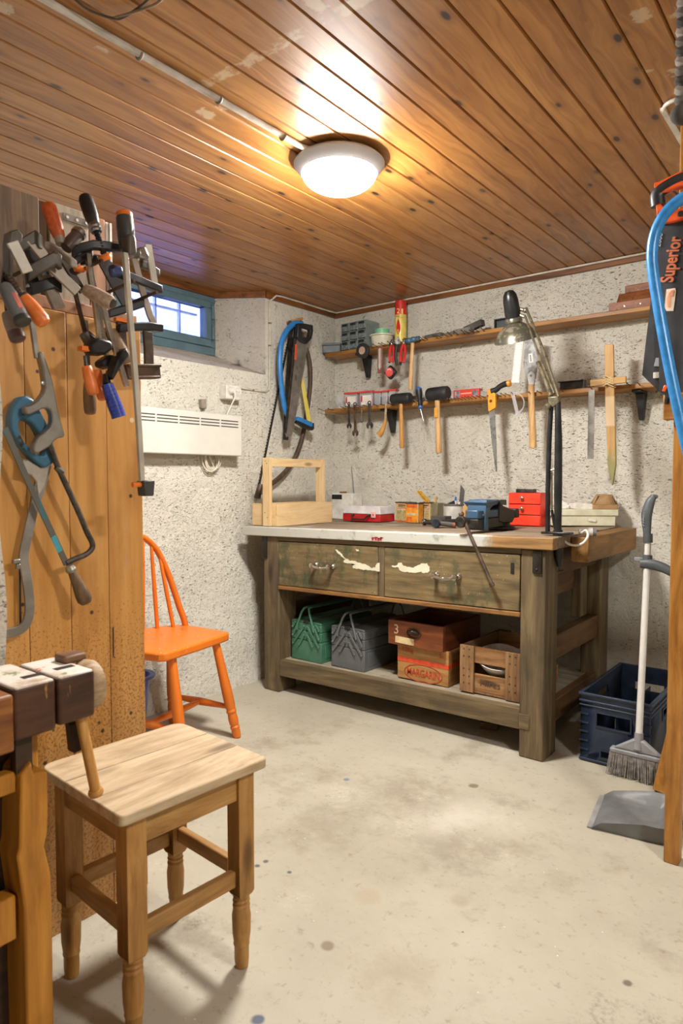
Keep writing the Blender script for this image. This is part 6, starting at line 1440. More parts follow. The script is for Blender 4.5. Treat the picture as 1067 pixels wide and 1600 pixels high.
# ------------------------------------------------------------------ saws low on the panel
o = thing('hacksaw', 'silver hacksaw with a cast open handle, hung above the blue one', 'saw', pp(60, 600, .06), group=None)
M_alu = plain('dull_cast_aluminium', '#918d85', .42, .75, .12, 20)
bar(o, [pp(30, 385, .05), pp(40, 430, .06), pp(46, 480, .065), pp(52, 520, .07), pp(58, 560, .07)], .011, .009, M_alu, name='frame')
obj('handle', G().prism(ppl([(53, 551), (60, 552), (68, 575), (76, 600), (82, 635), (88, 660), (94, 680), (92, 684), (84, 685), (78, 689), (70, 698), (60, 704), (50, 709), (45, 704), (47, 693), (53, 682), (62, 676), (70, 668), (74, 660), (74, 650), (71, 641), (66, 638), (58, 640), (48, 645), (38, 649), (33, 646), (32, 636), (42, 633), (52, 626), (60, 616), (63, 607), (62, 597), (59, 575)], .06), (.022, 0, 0)), M_alu, o, bevel=.004)
p = pp(67, 599, .084); obj('rivet', G().lathe([(0, 0), (.005, 0), (.004, .003), (0, .004)], p, (1, 0, 0), 10), M_steel, o)
o = thing('hacksaw', 'hacksaw with a blue ring handle and a long grey curved frame', 'saw', pp(40, 670, .03))
M_bluesaw = worn('worn_steel_blue_paint', '#3d6f8c', '#2b2f33', .45, .1, .35, 26)
outer = [(7, 668), (7, 650), (12, 634), (20, 623), (30, 619), (41, 624), (52, 640), (62, 660), (72, 690), (78, 710), (74, 724), (61, 731), (48, 723), (34, 710), (20, 692), (11, 680)]
inner = [(20, 672), (19, 666), (20, 661), (23, 658), (29, 656.5), (36, 659), (44, 666), (50, 676), (56, 689), (61, 702), (60, 710), (55, 713), (46, 709), (38, 702), (28, 691), (22, 680)]
obj('handle', G().ringprism(ppl(outer, .022), ppl(inner, .022), (.030, 0, 0)), M_bluesaw, o, bevel=.005)
pts = spline(ppl([(72, 724), (62, 760), (52, 797), (43, 836), (37, 869), (41, 900), (45, 928), (46, 955), (40, 976), (26, 986), (6, 991)], .03), 4); bar(o, pts, [.026] * 6 + [.021] * (len(pts) - 6), .007, plain('grey_frame_steel', '#8f8a82', .5, .5, .15, 18), name='frame')
obj('neck', G().prism(ppl([(34, 715), (60, 730), (76, 722), (66, 760), (57, 775), (54, 752), (46, 742), (30, 738)], .028), (.010, 0, 0)), plain('pale_casting', '#b3aca0', .5, .3), o, bevel=.002)
p = pp(25, 877, .03); obj('wing_nut', G().box(p, (.012, .016, .010)).box(p + Vector((0, .004, -.012)), (.010, .010, .012)), M_alu, o, bevel=.002); bar(o, [pp(50, 775, .022), pp(31, 880, .022), pp(32, 978, .022)], .005, .0015, M_castb, name='saw_blade')
o = thing('frame_saw', 'old dark frame saw with a turned wooden handle, lowest on the panel', 'saw', pp(110, 880, .05))
t = NT('scuffed_blade'); M_scuff = worn('scuffed_grey_blade', '#6d6a63', '#46747c', .5, .4, .25, 12)
bar(o, [pp(7, 668, .06), pp(34, 730, .06), pp(66, 800, .06), pp(104, 882, .06)], .014, .004, M_scuff, name='blade'); bar(o, [pp(83, 838, .0645), pp(94, 862, .0645)], .013, .0015, plain('turquoise_patch', '#3f9bab', .5), name='blue_patch')
pts = spline(ppl([(77, 696), (92, 733), (108, 768), (124, 803), (136, 832), (144, 848), (143, 858), (133, 867), (118, 873), (103, 880)], .06), 4)
obj('frame', G().tube(pts, .0068, 8), plain('rough_black_iron', '#4a423b', .55, .5, .3, 60), o); obj('hook', G().tube(ppl([(98, 738), (91, 733), (87, 730)], .06), [.009, .008, .006], 8), M_castg, o)
f_, e_ = pp(108, 884, .06), pp(136, 944, .07); obj('ferrule', G().lathe([(.010, 0), (.011, .006), (.0125, .010), (.010, .016)], f_, e_ - f_, 14), M_alu, o)
L = (e_ - f_).length; obj('handle', G().lathe([(0, .015), (.009, .015), (.0105, L * .25), (.0135, L * .5), (.0175, L * .75), (.0175, L * .88), (.012, L * .97), (0, L)], f_, e_ - f_, 18), wood('dark_turned_handle', ('#3e2c1c', '#614a31', '#7d6345'), 'z', 3, .5, .2, .2, knots=False), o)
# ================================================================== right side: post, saws, crate, broom, dustpan
M_post = wood('orange_stained_post', ('#7c4c18', '#a8722f', '#c18c47'), 'z', 1.2, .45, .2, .35, '#3f230d')
o = thing('wooden_post', 'orange-stained wooden post at the right edge, floor to ceiling', 'post', (-.424, 2.088, 0))
obj('post', G().bx(-.445, -.405, 2.066, 2.108, 0, ZC - .002), M_post, o, bevel=.003)
a, b = ay(1036, 616, 2.03), ay(1036, 656, 2.03); a2 = ay(1031, 636, 2.064)
obj('rail', G().bx(a.x, .9, 2.031, 2.065, b.z, a.z), wood('rail_wood', ('#7c4c18', '#a8722f', '#c18c47'), 'x', 1.2, .5, .2, .3), o, bevel=.003)
p = ay(1041, 624, 2.03); obj('knot_hole', G().tube([(p.x, 2.0305, p.z - .012), (p.x + .004, 2.0305, p.z + .010)], .006, 8, sq=.15, up=(1, 0, 0)), M_dark, o)
yA = 2.0
M_saw = plain('dark_grey_saw_plate', '#3f4043', .5, .25, .12, 16); M_sawo = plain('saw_orange', '#e8591c', .4, 0, .06)
o = thing('hand_saw', 'dark hand saw hung behind, its pointed toe showing at the left', 'saw', ay(1015, 560, yA + .012))
obj('blade', G().prism(pl([(1022, 420), (1060, 420), (1060, 600), (1044, 622), (1030, 612), (1003, 586)], yA + .012), (0, .0014, 0)), M_saw, o)
g = pl([(1021.5, 572), (1024.5, 559), (1040, 559), (1040, 573)], yA + .0106); obj('pale_sticker', G().prism(g, (0, .0008, 0)), plain('grey_sticker', '#b9bcc0', .5), o); c = ay(1027, 586, yA + .0105); obj('hang_hole', G().tube([(c.x, c.y, c.z - .008), (c.x, c.y, c.z + .008)], .011, 12, sq=.04, up=(1, 0, 0)), plain('pale_hole', '#d6cfc1', .9), o)
o = thing('hand_saw', 'dark hand saw with orange lettering and an orange and black handle', 'saw', ay(1040, 330, yA))
obj('blade', G().prism(pl([(1023, 338), (1090, 330), (1068, 612), (1048, 620), (1030, 612), (1027, 440)], yA), (0, .0014, 0)), M_saw, o)
ho = [(1021, 285), (1027, 284), (1060, 268), (1095, 262), (1110, 300), (1100, 335), (1067, 342), (1050, 347), (1027, 350), (1024, 320)]
hi = [(1030, 305), (1036, 301), (1062, 291), (1085, 288), (1092, 302), (1086, 320), (1066, 324), (1052, 327), (1038, 327), (1032, 318)]
h_ = obj('handle', G().ringprism(pl(ho, yA - .012), pl(hi, yA - .012), (0, .026, 0)), M_sawo, o, bevel=.004)
obj('black_grip', G().tube(spline(pl([(1028, 322), (1027, 305), (1034, 296), (1060, 281), (1092, 272)], yA), 5), .019, 12, sq=.8), M_black, o)
c = ay(1063, 334, yA - .0125); obj('handle_bolt', G().lathe([(0, 0), (.008, 0), (.006, .003), (0, .003)], c, (0, -1, 0), 12), M_black, h_)
dw = (ay(1057, 362, yA) - ay(1040, 450, yA)).normalized(); rt = dw; up_ = Vector((-dw.z, 0, dw.x)); up_ = up_ if up_.x < 0 else -up_
text('lettering', 'Superior', .047, (ay(1049, 406, yA).x, yA - .0012, ay(1049, 406, yA).z), rt, up_, plain('orange_print', '#c96f45', .6), o, xs=.72, bold=.0012)
text('lettering', '2600', .018, (ay(1049, 374, yA).x - .030, yA - .0012, ay(1049, 374, yA).z + .004), rt, up_, plain('pale_print_saw', '#b9bcc0', .6), o)
s_ = obj('label_sticker', G().prism(pl([(1041, 452), (1055, 450), (1056, 455), (1052, 486), (1041, 486), (1038, 480)], yA - .0008), (0, .0006, 0)), plain('cream_sticker', '#e3cdb8', .6), o); obj('sticker_print', G().prism(pl([(1048, 454), (1053, 453), (1051, 463), (1047, 463)], yA - .0016), (0, .0007, 0)).prism(pl([(1042, 466), (1046, 456), (1047, 466), (1046, 480), (1043, 480)], yA - .0016), (0, .0007, 0)), plain('orange_sticker_print', '#e39a6c', .6), s_)
c = ay(1038.5, 607, yA - .002); obj('orange_tag', G().box(c, (.009, .004, .018), (0, .35, 0)), M_sawo, o, bevel=.002)
nn = ay(1057, 298, yA); obj('hanging_nail', G().cyl((nn.x, yA - .03, nn.z - .012), (nn.x, 2.07, nn.z + .004), .003, n=8), M_rust, o)
yB_ = 1.94
o = thing('bow_saw', 'big bright blue tubular bow saw hanging at the right edge', 'saw', ay(1030, 480, yB_))
pts = spline(pl([(1110, 290), (1085, 299), (1064, 311), (1046, 326), (1032, 345), (1022, 370), (1018.5, 400), (1021, 430), (1028, 475), (1037, 527), (1048, 585), (1059, 637), (1071, 690), (1086, 745), (1098, 780)], yB_), 5)
obj('frame', G().tube(pts, .0145, 14), plain('bow_saw_blue', '#2a80c2', .33, .05, .12, 40), o)
a, b = ay(1100, 300, yB_), ay(1100, 775, yB_); obj('saw_blade', G().bx(a.x - .012, a.x + .01, yB_ - .001, yB_ + .001, b.z, a.z), M_steel, o)
# cable and knitted rope under the ceiling at the right
zc = ZC - .008
o = thing('ceiling_cable', 'short bent white cable clipped under the ceiling at the top right', 'cable', az(1036, 168, zc))
obj('cable', G().tube(spline([az(1100, 148, zc), az(1070, 153, zc), az(1052, 157, zc), az(1040, 164, zc), az(1035.5, 172, zc)], 5), .0055, 8), M_white, o)
obj('flat_strip', G().strap([az(1035, 170, zc), az(1063, 218, zc), az(1095, 272, zc)], .014, .008, (0, 0, 1)), M_white, o)
yR_ = 1.55; a, b = ay(1067, 20, yR_), ay(1066, 172, yR_)
o = thing('hanging_rope', 'fuzzy dark grey braided rope hanging from the ceiling at the right edge', 'rope', (b.x, yR_, b.z))
def strand(ph):
    n = 60; return [Vector((a.x + .010 + .013 * math.cos(k * .55 + ph), yR_ + .013 * math.sin(k * .55 + ph), ZC - .001 - (ZC - b.z) * k / n)) for k in range(n + 1)]
for k, m in enumerate((plain('grey_wool', '#8d857e', .95), plain('dark_wool', '#3c3836', .95), plain('mid_wool', '#665f5a', .95))): obj('strand', G().tube(strand(k * 2 * PI / 3), .0105, 8), m, o)
obj('end_tuft', G().ball((a.x + .006, yR_, b.z - .008), .026, (1, 1, .8), 10), plain('dark_tuft', '#4b4644', .95), o)
# ------------------------------------------------------------------ navy crate
cx0, cx1, cy0, cy1, ch = -.876, -.622, 2.632, 3.16, .272
M_navy = plain('navy_plastic', '#1c2a40', .42, 0, .12, 20)
o = thing('bottle_crate', 'dark navy plastic bottle crate on the floor beside the workbench', 'crate', ((cx0 + cx1) / 2, (cy0 + cy1) / 2, 0))
def wall(p, q, wins, name='wall'):                      # upright wall between floor points with rectangular openings (u0,u1,z0,z1)
    p, q = Vector(p), Vector(q); d = (q - p); L = d.length; d.normalize(); nrm = Vector((-d.y, d.x, 0)) * .006
    us = sorted({0, L} | {w_[0] for w_ in wins} | {w_[1] for w_ in wins}); zs_ = sorted({.004, ch - .002} | {w_[2] for w_ in wins} | {w_[3] for w_ in wins}); g = G()
    for i in range(len(us) - 1):
        for j in range(len(zs_) - 1):
            um, zm = (us[i] + us[i + 1]) / 2, (zs_[j] + zs_[j + 1]) / 2
            if any(w_[0] < um < w_[1] and w_[2] < zm < w_[3] for w_ in wins): continue
            A_, B_ = p + d * us[i], p + d * us[i + 1]; z0_, z1_ = zs_[j], zs_[j + 1]
            g.hexa([A_ + Vector((0, 0, z0_)), B_ + Vector((0, 0, z0_)), B_ + nrm + Vector((0, 0, z0_)), A_ + nrm + Vector((0, 0, z0_)), A_ + Vector((0, 0, z1_)), B_ + Vector((0, 0, z1_)), B_ + nrm + Vector((0, 0, z1_)), A_ + nrm + Vector((0, 0, z1_))])
    w_ = obj(name, g, M_navy, o); 
    for (u0, u1, z0_, z1_) in wins:                     # raised rim round each opening
        off = -nrm.normalized() * .004; P = lambda u, z: p + d * u + Vector((0, 0, z)); e = .006
        obj('opening_rim', G().ringprism([P(u0 - e, z0_ - e) + off, P(u1 + e, z0_ - e) + off, P(u1 + e, z1_ + e) + off, P(u0 - e, z1_ + e) + off], [P(u0, z0_) + off, P(u1, z0_) + off, P(u1, z1_) + off, P(u0, z1_) + off], -off), M_navy, w_)
    return w_
Lx, Ly = cx1 - cx0, cy1 - cy0
wall((cx0, cy0, 0), (cx1, cy0, 0), [(.062, .185, .150, .200), (.08, .17, .03, .055)]); wall((cx1, cy1, 0), (cx0, cy1, 0), [(.07, .19, .165, .20)])
wall((cx1, cy0 + .006, 0), (cx1, cy1 - .006, 0), [(.18, .34, .165, .20)]); wall((cx0, cy1 - .006, 0), (cx0, cy0 + .006, 0), [(.19, .33, .19, .225)])
for z0_, z1_, e in ((ch - .01, ch, .008), (ch - .036, ch - .028, .006), (ch - .052, ch - .046, .005), (.004, .014, .004)):
    P = lambda e_, z: [(cx0 - e_, cy0 - e_, z), (cx1 + e_, cy0 - e_, z), (cx1 + e_, cy1 + e_, z), (cx0 - e_, cy1 + e_, z)]
    obj('rim', G().ringprism(P(e, z0_), P(-.005, z0_), (0, 0, z1_ - z0_)), M_navy, o, bevel=.002)
for k in range(5):
    z = .045 + k * .035
    for xa, xb in ((cx0 - .004, cx0 + .03), (cx1 - .03, cx1 + .004)): obj('rib', G().hexa([(xa, cy0 - .002, z), (xb, cy0 - .002, z), (xb, cy0 + .003, z), (xa, cy0 + .003, z), (xa, cy0 - .008, z + .006), (xb, cy0 - .002, z + .008), (xb, cy0 + .003, z + .008), (xa, cy0 + .003, z + .006)]), M_navy, o)
obj('floor_grid', G().bx(cx0 + .007, cx1 - .007, cy0 + .007, cy1 - .007, .004, .012), M_navy, o); obj('divider', G().bx((cx0 + cx1) / 2 - .0, (cx0 + cx1) / 2 + .003, cy0 + .007, cy1 - .007, .012, .19), M_navy, o)
# ------------------------------------------------------------------ broom and dustpan
yb0 = 2.575
bx_ = [ay(948, 1215, yb0).x, ay(1043, 1215, yb0).x]; cxb = ay(997, 1170, yb0).x
o = thing('broom', 'upright broom with white pole, dark grip and grey bristles in front of the crate', 'broom', (cxb, yb0, 0))
T = Vector((ay(1013, 838, 2.70).x, 2.70, ay(1013, 838, 2.70).z)); B0 = Vector((cxb, yb0 + .005, ay(997, 1152, yb0).z))
d_ = (T - B0).normalized()
obj('pole', G().cyl(B0 - d_ * .01, T, .0125, .0115, 16), plain('white_enamelled_pole', '#cfcdc8', .35, 0, .05), o)
M_bgrey = plain('slate_grey_plastic', '#4a4f53', .5, 0, .1); M_bhead = plain('broom_head_grey', '#87888a', .5)
G0 = ay(1013, 836, 2.70); pts = spline([ay(1011, 836, 2.70), ay(1010, 812, 2.705), ay(1011, 800, 2.71), ay(1016, 784, 2.715), ay(1022, 775, 2.72)], 5); n = len(pts)
gr = obj('grip', G().tube(pts, [.012 + .008 * math.sin(PI * min(1, (i + 1) / n * 1.05)) for i in range(n)], 14, sq=.8), M_bgrey, o)
for k in range(9): p = pts[3 + k]; obj('grip_rib', G().tube([p + Vector((-.017, -.004, .006)), p + Vector((-.004, -.0165, -.004))], .002, 6), plain('light_rib', '#74787b', .6), gr)
obj('grip_collar', G().cyl(ay(1012.5, 848, 2.698), ay(1012, 834, 2.70), .0165, .017, 16), M_bgrey, o); obj('hang_loop', G().tube([ay(1022 + 5 * math.cos(a), 776 + 2.2 * math.sin(a), 2.72) for a in [i * PI / 6 for i in range(12)]], .0035, 6, True), M_bgrey, o)
tt = lambda py: B0 + d_ * ((ay(1010, py, 2.68).z - B0.z) / d_.z)
c1 = tt(876); obj('clip_collar', G().cyl(c1 - d_ * .02, c1 + d_ * .02, .017, n=16), M_bgrey, o)
obj('clip', G().bx(c1.x - .045, c1.x - .012, c1.y - .008, c1.y + .006, c1.z - .004, c1.z + .010), M_bhead, o, bevel=.002)
pts = spline([c1 + Vector((-.02, -.012, -.012)), c1 + Vector((.015, -.012, -.012)), c1 + Vector((.06, -.012, -.022)), c1 + Vector((.10, -.012, -.045)), c1 + Vector((.13, -.012, -.075))], 6); n = len(pts); obj('side_handle', G().tube(pts, [.009 + .010 * math.sin(PI * min(1, .25 + i / n * .8)) for i in range(n)], 12, sq=.7), M_bgrey, o)
zt_, zh = B0.z, ay(997, 1178, yb0).z
w0, w1 = bx_[0] + .012, bx_[1] - .012
obj('head', G().hexa([(w0, yb0 - .016, zh - .012), (w1, yb0 - .016, zh - .012), (w1, yb0 + .02, zh - .012), (w0, yb0 + .02, zh - .012), (w0, yb0 - .016, zh + .006), (w1, yb0 - .016, zh + .006), (w1, yb0 + .02, zh + .006), (w0, yb0 + .02, zh + .006)]), M_bhead, o, bevel=.005)
obj('neck', G().hexa([(cxb - .085, yb0 - .010, zh + .0062), (cxb + .085, yb0 - .010, zh + .0062), (cxb + .085, yb0 + .014, zh + .0062), (cxb - .085, yb0 + .014, zh + .0062), (cxb - .016, yb0 - .010, zt_ - .008), (cxb + .018, yb0 - .010, zt_ - .008), (cxb + .018, yb0 + .016, zt_ - .008), (cxb - .016, yb0 + .016, zt_ - .008)]), M_bhead, o, bevel=.006); obj('socket', G().cyl(B0 - d_ * .045, B0 + d_ * .015, .017, .015, 16), M_bhead, o)
g = G()
for i in range(60):
    for j in range(3):
        u = (i + .5) / 60 + random.uniform(-.006, .006); x0_ = w0 + (w1 - w0) * u; y0_ = yb0 - .012 + j * .014
        x1_ = x0_ + (u - .5) * .02 + random.uniform(-.004, .004); y1_ = y0_ + random.uniform(-.008, .004); zb = random.uniform(.001, .012)
        g.cyl((x0_, y0_, zh - .010), (x1_, y1_, zb), .0021, .0014, 5)
obj('bristles', g, plain('grey_bristles', '#8a8580', .8, 0, .3, 60), o, kind='stuff')
M_pan_ = plain('grey_dustpan_plastic', '#6b6c6c', .45, 0, .1)
A1, A2 = az(926, 1291, 0), az(945, 1243, 0)
o = thing('dustpan', 'grey plastic dustpan lying open on the floor below the broom', 'dustpan', ((A1.x + A2.x) / 2 + .12, (A1.y + A2.y) / 2, 0), math.atan2((A2 - A1).y, (A2 - A1).x) - PI / 2)
W2 = .125; D = .235
def pan(u, v):                                          # u: lip to back, v: -1..1 across
    k = max(0, (u - .0)); wall_ = max(0, abs(v) - .78) / .22; back = max(0, u - .80) / .20
    e = max(wall_ * min(1, u * 1.6), back)
    s = 1 - .14 * back * (abs(v) > .5) - .06 * u * 0
    return (-.12 + D * (u if u < .8 else .8 + (u - .8) * .8), W2 * v * (1 - .10 * back * abs(v)), .005 + .012 * (u < .12) * (u / .12) + (.012 if u >= .12 else 0) + .036 * e ** .8)
g = G(); NU_, NV_ = 24, 26
V = [[g.bm.verts.new(pan(i / NU_, j / NV_ * 2 - 1)) for j in range(NV_ + 1)] for i in range(NU_ + 1)]
for i in range(NU_):
    for j in range(NV_): g.f([V[i][j], V[i + 1][j], V[i + 1][j + 1], V[i][j + 1]])
loop = [V[i][0] for i in range(NU_ + 1)] + [V[NU_][j] for j in range(1, NV_ + 1)] + [V[i][NV_] for i in range(NU_ - 1, -1, -1)] + [V[0][j] for j in range(NV_ - 1, 0, -1)]
low = g.vs([((v.co.x) * .97, v.co.y * .95, .001) for v in loop]); rimv = g.vs([(v.co.x + .004 * (v.co.x > 0), v.co.y * 1.025, v.co.z + .001) for v in loop]); n = len(loop)
for k in range(n):
    j = (k + 1) % n; g.f([loop[k], loop[j], rimv[j], rimv[k]]); g.f([rimv[k], rimv[j], low[j], low[k]])
obj('pan', g, M_pan_, o, local=True, ang=.9)
obj('lip', G().bx(-.133, -.112, -W2 * .98, W2 * .98, .001, .006), plain('pale_lip', '#8b8b88', .6), o, local=True)
obj('handle', G().tube([(D * .93 - .12, 0, .034), (D - .06, 0, .044), (D + .02, 0, .048)], [.018, .014, .016], 12, sq=.6), M_pan_, o, local=True)
p = az(1031, 1238, 0); q = p + Vector((.05, .05, .30)); single('wooden_prop', G().beam(p + Vector((0, 0, .004)), q, .045, .03, (0, 1, 0)), M_post, 'orange-brown wooden prop behind the post beside the broom', 'prop', bevel=.002)
# ================================================================== orange chair, bucket, stool, carpenter's bench
M_och = worn('worn_orange_paint', '#dc741c', '#cb622a', .38, 0, .25, 14)
t = NT('orange_seat_paint'); cc = t.mix(t.step(t.noise(None, 16, 5, .7), .55, .7), lin('#dc741c'), lin('#bd5c2e')); cc = t.mix(t.step(t.noise(None, 40, 4, .75), .66, .69), cc, lin('#e8c9a0')); cc = t.mix(t.math('MULTIPLY', t.step(t.noise(t.map((1, 1, 1), (3, 3, 3)), 11, 5, .7), .58, .68), .6), cc, lin('#8e5a45'))
M_seat = t.out(cc, .4, t.noise(None, 30), .1, .001)
M0 = Vector((-2.134, 1.783, 0)); th = math.radians(10.1)
o = thing('windsor_chair', 'orange-painted wooden spindle-back chair against the wall under the heater', 'chair', M0, th)
poly = [(.0, -.195), (.005, -.15), (.008, 0), (.005, .15), (.0, .195), (-.02, .213), (-.12, .222), (-.24, .232), (-.31, .215), (-.36, .15), (-.39, .07), (-.40, 0), (-.39, -.07), (-.36, -.15), (-.31, -.215), (-.24, -.232), (-.12, -.222), (-.02, -.213)]
obj('seat', G().prism([(u, v, .405) for u, v in poly], (0, 0, .035)), M_seat, o, local=True, bevel=.008, seg=3)
def cleg(u0, v0, u1, v1):
    a, b = Vector((u0, v0, .404)), Vector((u1, v1, 0)); L = (b - a).length
    prof = [(0, 0), (.017, 0), (.019, L * .25), (.022, L * .5), (.022, L * .66), (.019, L * .7), (.022, L * .715), (.022, L * .725), (.018, L * .74), (.021, L * .80), (.020, L * .85), (.017, L * .87), (.021, L * .885), (.0205, L * .895), (.018, L * .91), (.019, L * .94), (.016, L * .995), (0, L)]
    obj('leg', G().lathe(prof, a, b - a, 18), M_och, o, local=True)
LG = [(-.025, .135, .06, .169), (-.025, -.135, .06, -.169), (-.27, .125, -.304, .174), (-.27, -.125, -.304, -.174)]
for q in LG: cleg(*q)
def onleg(q, z): k = (.404 - z) / .404; return Vector((q[0] + (q[2] - q[0]) * k, q[1] + (q[3] - q[1]) * k, z))
zst = .13
def stretch(p, q):
    obj('stretcher', G().tube([p, p.lerp(q, .2), p.lerp(q, .5), p.lerp(q, .8), q], [.009, .0125, .0165, .0125, .009], 12), M_och, o, local=True)
stretch(onleg(LG[0], zst), onleg(LG[2], zst)); stretch(onleg(LG[1], zst), onleg(LG[3], zst))
stretch((onleg(LG[0], zst) + onleg(LG[2], zst)) / 2, (onleg(LG[1], zst) + onleg(LG[3], zst)) / 2)
half = [(-.262, .221, .425), (-.27, .215, .47), (-.283, .204, .52), (-.30, .187, .60), (-.318, .158, .70), (-.332, .118, .785), (-.342, .07, .835), (-.347, .025, .856)]
bow = half + [(u, -v, z) for u, v, z in half[::-1]]
obj('bow', G().tube(spline(bow, 4), .0155, 12, sq=.8), M_och, o, local=True)
def bowz(v):
    for (a, b) in zip(half, half[1:]):
        if b[1] <= abs(v) <= a[1]: k = (a[1] - abs(v)) / (a[1] - b[1]); return a[0] + (b[0] - a[0]) * k, a[2] + (b[2] - a[2]) * k
    return half[-1][0], half[-1][2]
for vb, vt in ((.168, .128), (.115, .088), (.058, .045), (0, 0), (-.058, -.045), (-.115, -.088), (-.168, -.128)):
    u, z = bowz(vt); ub = -.285 - .09 * (1 - (vb / .17) ** 2)
    obj('spindle', G().tube([(ub, vb, .430), ((ub + u) / 2, (vb + vt) / 2, (z + .43) / 2), (u, vt, z)], [.0085, .0095, .007], 10), M_och, o, local=True)
# bucket behind the chair
M_bk = plain('periwinkle_plastic', '#5a6fc4', .35, 0, .06)
o = thing('bucket', 'periwinkle blue plastic bucket on the floor behind the orange chair', 'bucket', (-2.553, 1.752, 0))
obj('body', G().lathe([(0, .002), (.048, 0), (.052, .004), (.078, .222), (.100, .226), (.102, .234), (.096, .238), (.076, .236), (.050, .01), (0, .008)], n=36), M_bk, o, local=True); obj('bail', G().tube([(.096 * math.cos(a), -.096 * math.sin(a), .222 - .05 * math.sin(a)) for a in [i * PI / 14 for i in range(15)]], .003, 6), M_steel, o, local=True)
# ------------------------------------------------------------------ stool
SX, SY, rz = -1.230, .899, math.radians(-3.8)
cols = ('#8f6a40', '#b08c5e', '#c8a97c')
M_stop = wood('worn_stool_top', ('#947d5e', '#b49d7c', '#c9b596'), 'y', 1.1, .65, .3, .25, '#7a5c38'); M_sleg = wood('stool_leg_wood', ('#84571f', '#a97a3c', '#bd9154'), 'z', 1.2, .5, .2, .25); M_sx = wood('stool_rail_x', ('#7f5423', '#a0733a', '#b38a50'), 'x', 1.2, .55, .2, .3); M_sy = wood('stool_rail_y', ('#7f5423', '#a67a40', '#bb9158'), 'y', 1.2, .55, .2, .3)
o = thing('stool', 'square pale wooden stool with turned legs in the left foreground', 'stool', (SX, SY, 0), rz)
hx, hy, zt_ = .1695, .181, .478
def plank(x0, x1, rl, rr):
    P = []
    def corner(cx, cy, sx, sy, r):
        if r == 0: return [(cx, cy)]
        q = [(cx - sx * r + sx * r * math.sin(a), cy - sy * r + sy * r * math.cos(a)) for a in [i * PI / 8 for i in range(5)]]
        return q
    P += corner(x1, hy, 1, 1, rr) + corner(x1, -hy, 1, -1, rr)[::-1] + corner(x0, -hy, -1, -1, rl) + corner(x0, hy, -1, 1, rl)[::-1]
    obj('top_plank', G().prism([(x, y, zt_ - .022) for x, y in P], (0, 0, .022)), M_stop, o, local=True, bevel=.003)
plank(-hx, -.0525, .03, 0); plank(-.0495, .0615, 0, 0); plank(.0632, hx, 0, .012)
lx_, ly_ = .128, .136; hs = .0215
for sx in (-1, 1):
    for sy in (-1, 1):
        c = (sx * lx_, sy * ly_)
        g = G().hexa([(c[0] - hs * .8, c[1] - hs * .8, .168), (c[0] + hs * .8, c[1] - hs * .8, .168), (c[0] + hs * .8, c[1] + hs * .8, .168), (c[0] - hs * .8, c[1] + hs * .8, .168), (c[0] - hs, c[1] - hs, .178), (c[0] + hs, c[1] - hs, .178), (c[0] + hs, c[1] + hs, .178), (c[0] - hs, c[1] + hs, .178)])
        g.bx(c[0] - hs, c[0] + hs, c[1] - hs, c[1] + hs, .178, zt_ - .0225)
        g.lathe([(.0165, .172), (.0195, .165), (.0165, .160), (.0205, .155), (.0165, .150), (.0205, .144), (.0185, .139), (.0215, .12), (.0205, .08), (.0175, .058), (.019, .054), (.0165, .050), (.0165, .02), (.0145, 0), (0, 0)], (c[0], c[1], 0), n=20)
        obj('leg', g, M_sleg, o, local=True, bevel=.002)
for s in (-1, 1):
    obj('apron', G().bx(-lx_ + hs, lx_ - hs, s * (ly_ + .006) - .008, s * (ly_ + .006) + .008, zt_ - .085, zt_ - .0225), M_sx, o, local=True, bevel=.002); obj('apron', G().bx(s * (lx_ + .006) - .008, s * (lx_ + .006) + .008, -ly_ + hs, ly_ - hs, zt_ - .085, zt_ - .0225), M_sy, o, local=True, bevel=.002)
    obj('stretcher', G().bx(-lx_ + hs, lx_ - hs, s * ly_ - .010, s * ly_ + .010, .205, .24), M_sx, o, local=True, bevel=.004); obj('stretcher', G().bx(s * lx_ - .010, s * lx_ + .010, -ly_ + hs, ly_ - hs, .195, .232), M_sy, o, local=True, bevel=.004)
# ------------------------------------------------------------------ carpenter's bench (only its vise end reaches into the picture)
XC = -1.10
t = NT('stained_bench_block'); g_ = t.noise(t.map((14, 2, 14)), 1.6, 6, .65); c = t.ramp(g_, [(.3, '#2a160b'), (.5, '#4a2a16'), (.7, '#6b4325')])
c = t.mix(t.step(t.noise(t.map((1, 6, 1)), 9, 5, .7), .62, .68), c, lin('#a8763f')); c = t.mix(t.step(t.noise(t.map((1, 1, 1), (7, 2, 2)), 12, 5, .75), .68, .71), c, lin('#d5cfc5'))
pos = t.n('NewGeometry'); up = t.n('SeparateXYZ', (pos.outputs['True Normal'],)).outputs[2]
pt = t.mix(t.step(t.noise(None, 9, 6, .7), .36, .52), lin('#b09474'), lin('#ded6cb')); pt = t.mix(t.step(t.noise(t.map((1, 1, 1), (2, 9, 4)), 10, 5, .7), .6, .66), pt, lin('#9a6a4c')); pt = t.mix(t.step(t.noise(t.map((1, 1, 1), (5, 1, 7)), 9, 4, .7), .66, .7), pt, lin('#7d8f5a')); pt = t.mix(t.step(t.noise(t.map((1, 1, 1), (8, 6, 2)), 13, 4, .7), .68, .71), pt, lin('#b8503a'))
M_cb = t.out(t.mix(t.step(up, .6, .8), c, pt), .5, g_, .3, .002)
M_leg = wood('amber_bench_leg', ('#8a5514', '#b0741f', '#c48a35'), 'z', 1.1, .45, .2, .3, '#2c1c0a'); M_dk = wood('dark_bench_wood', ('#1d0f08', '#34200f', '#4a2e18'), 'y', 1, .6, .2, .3)
P = lambda px, py, d=0.0: ax(px, py, XC - d)
ya, yb_, yc = P(21, 1100).y, P(89.5, 1080).y, P(149, 1060).y
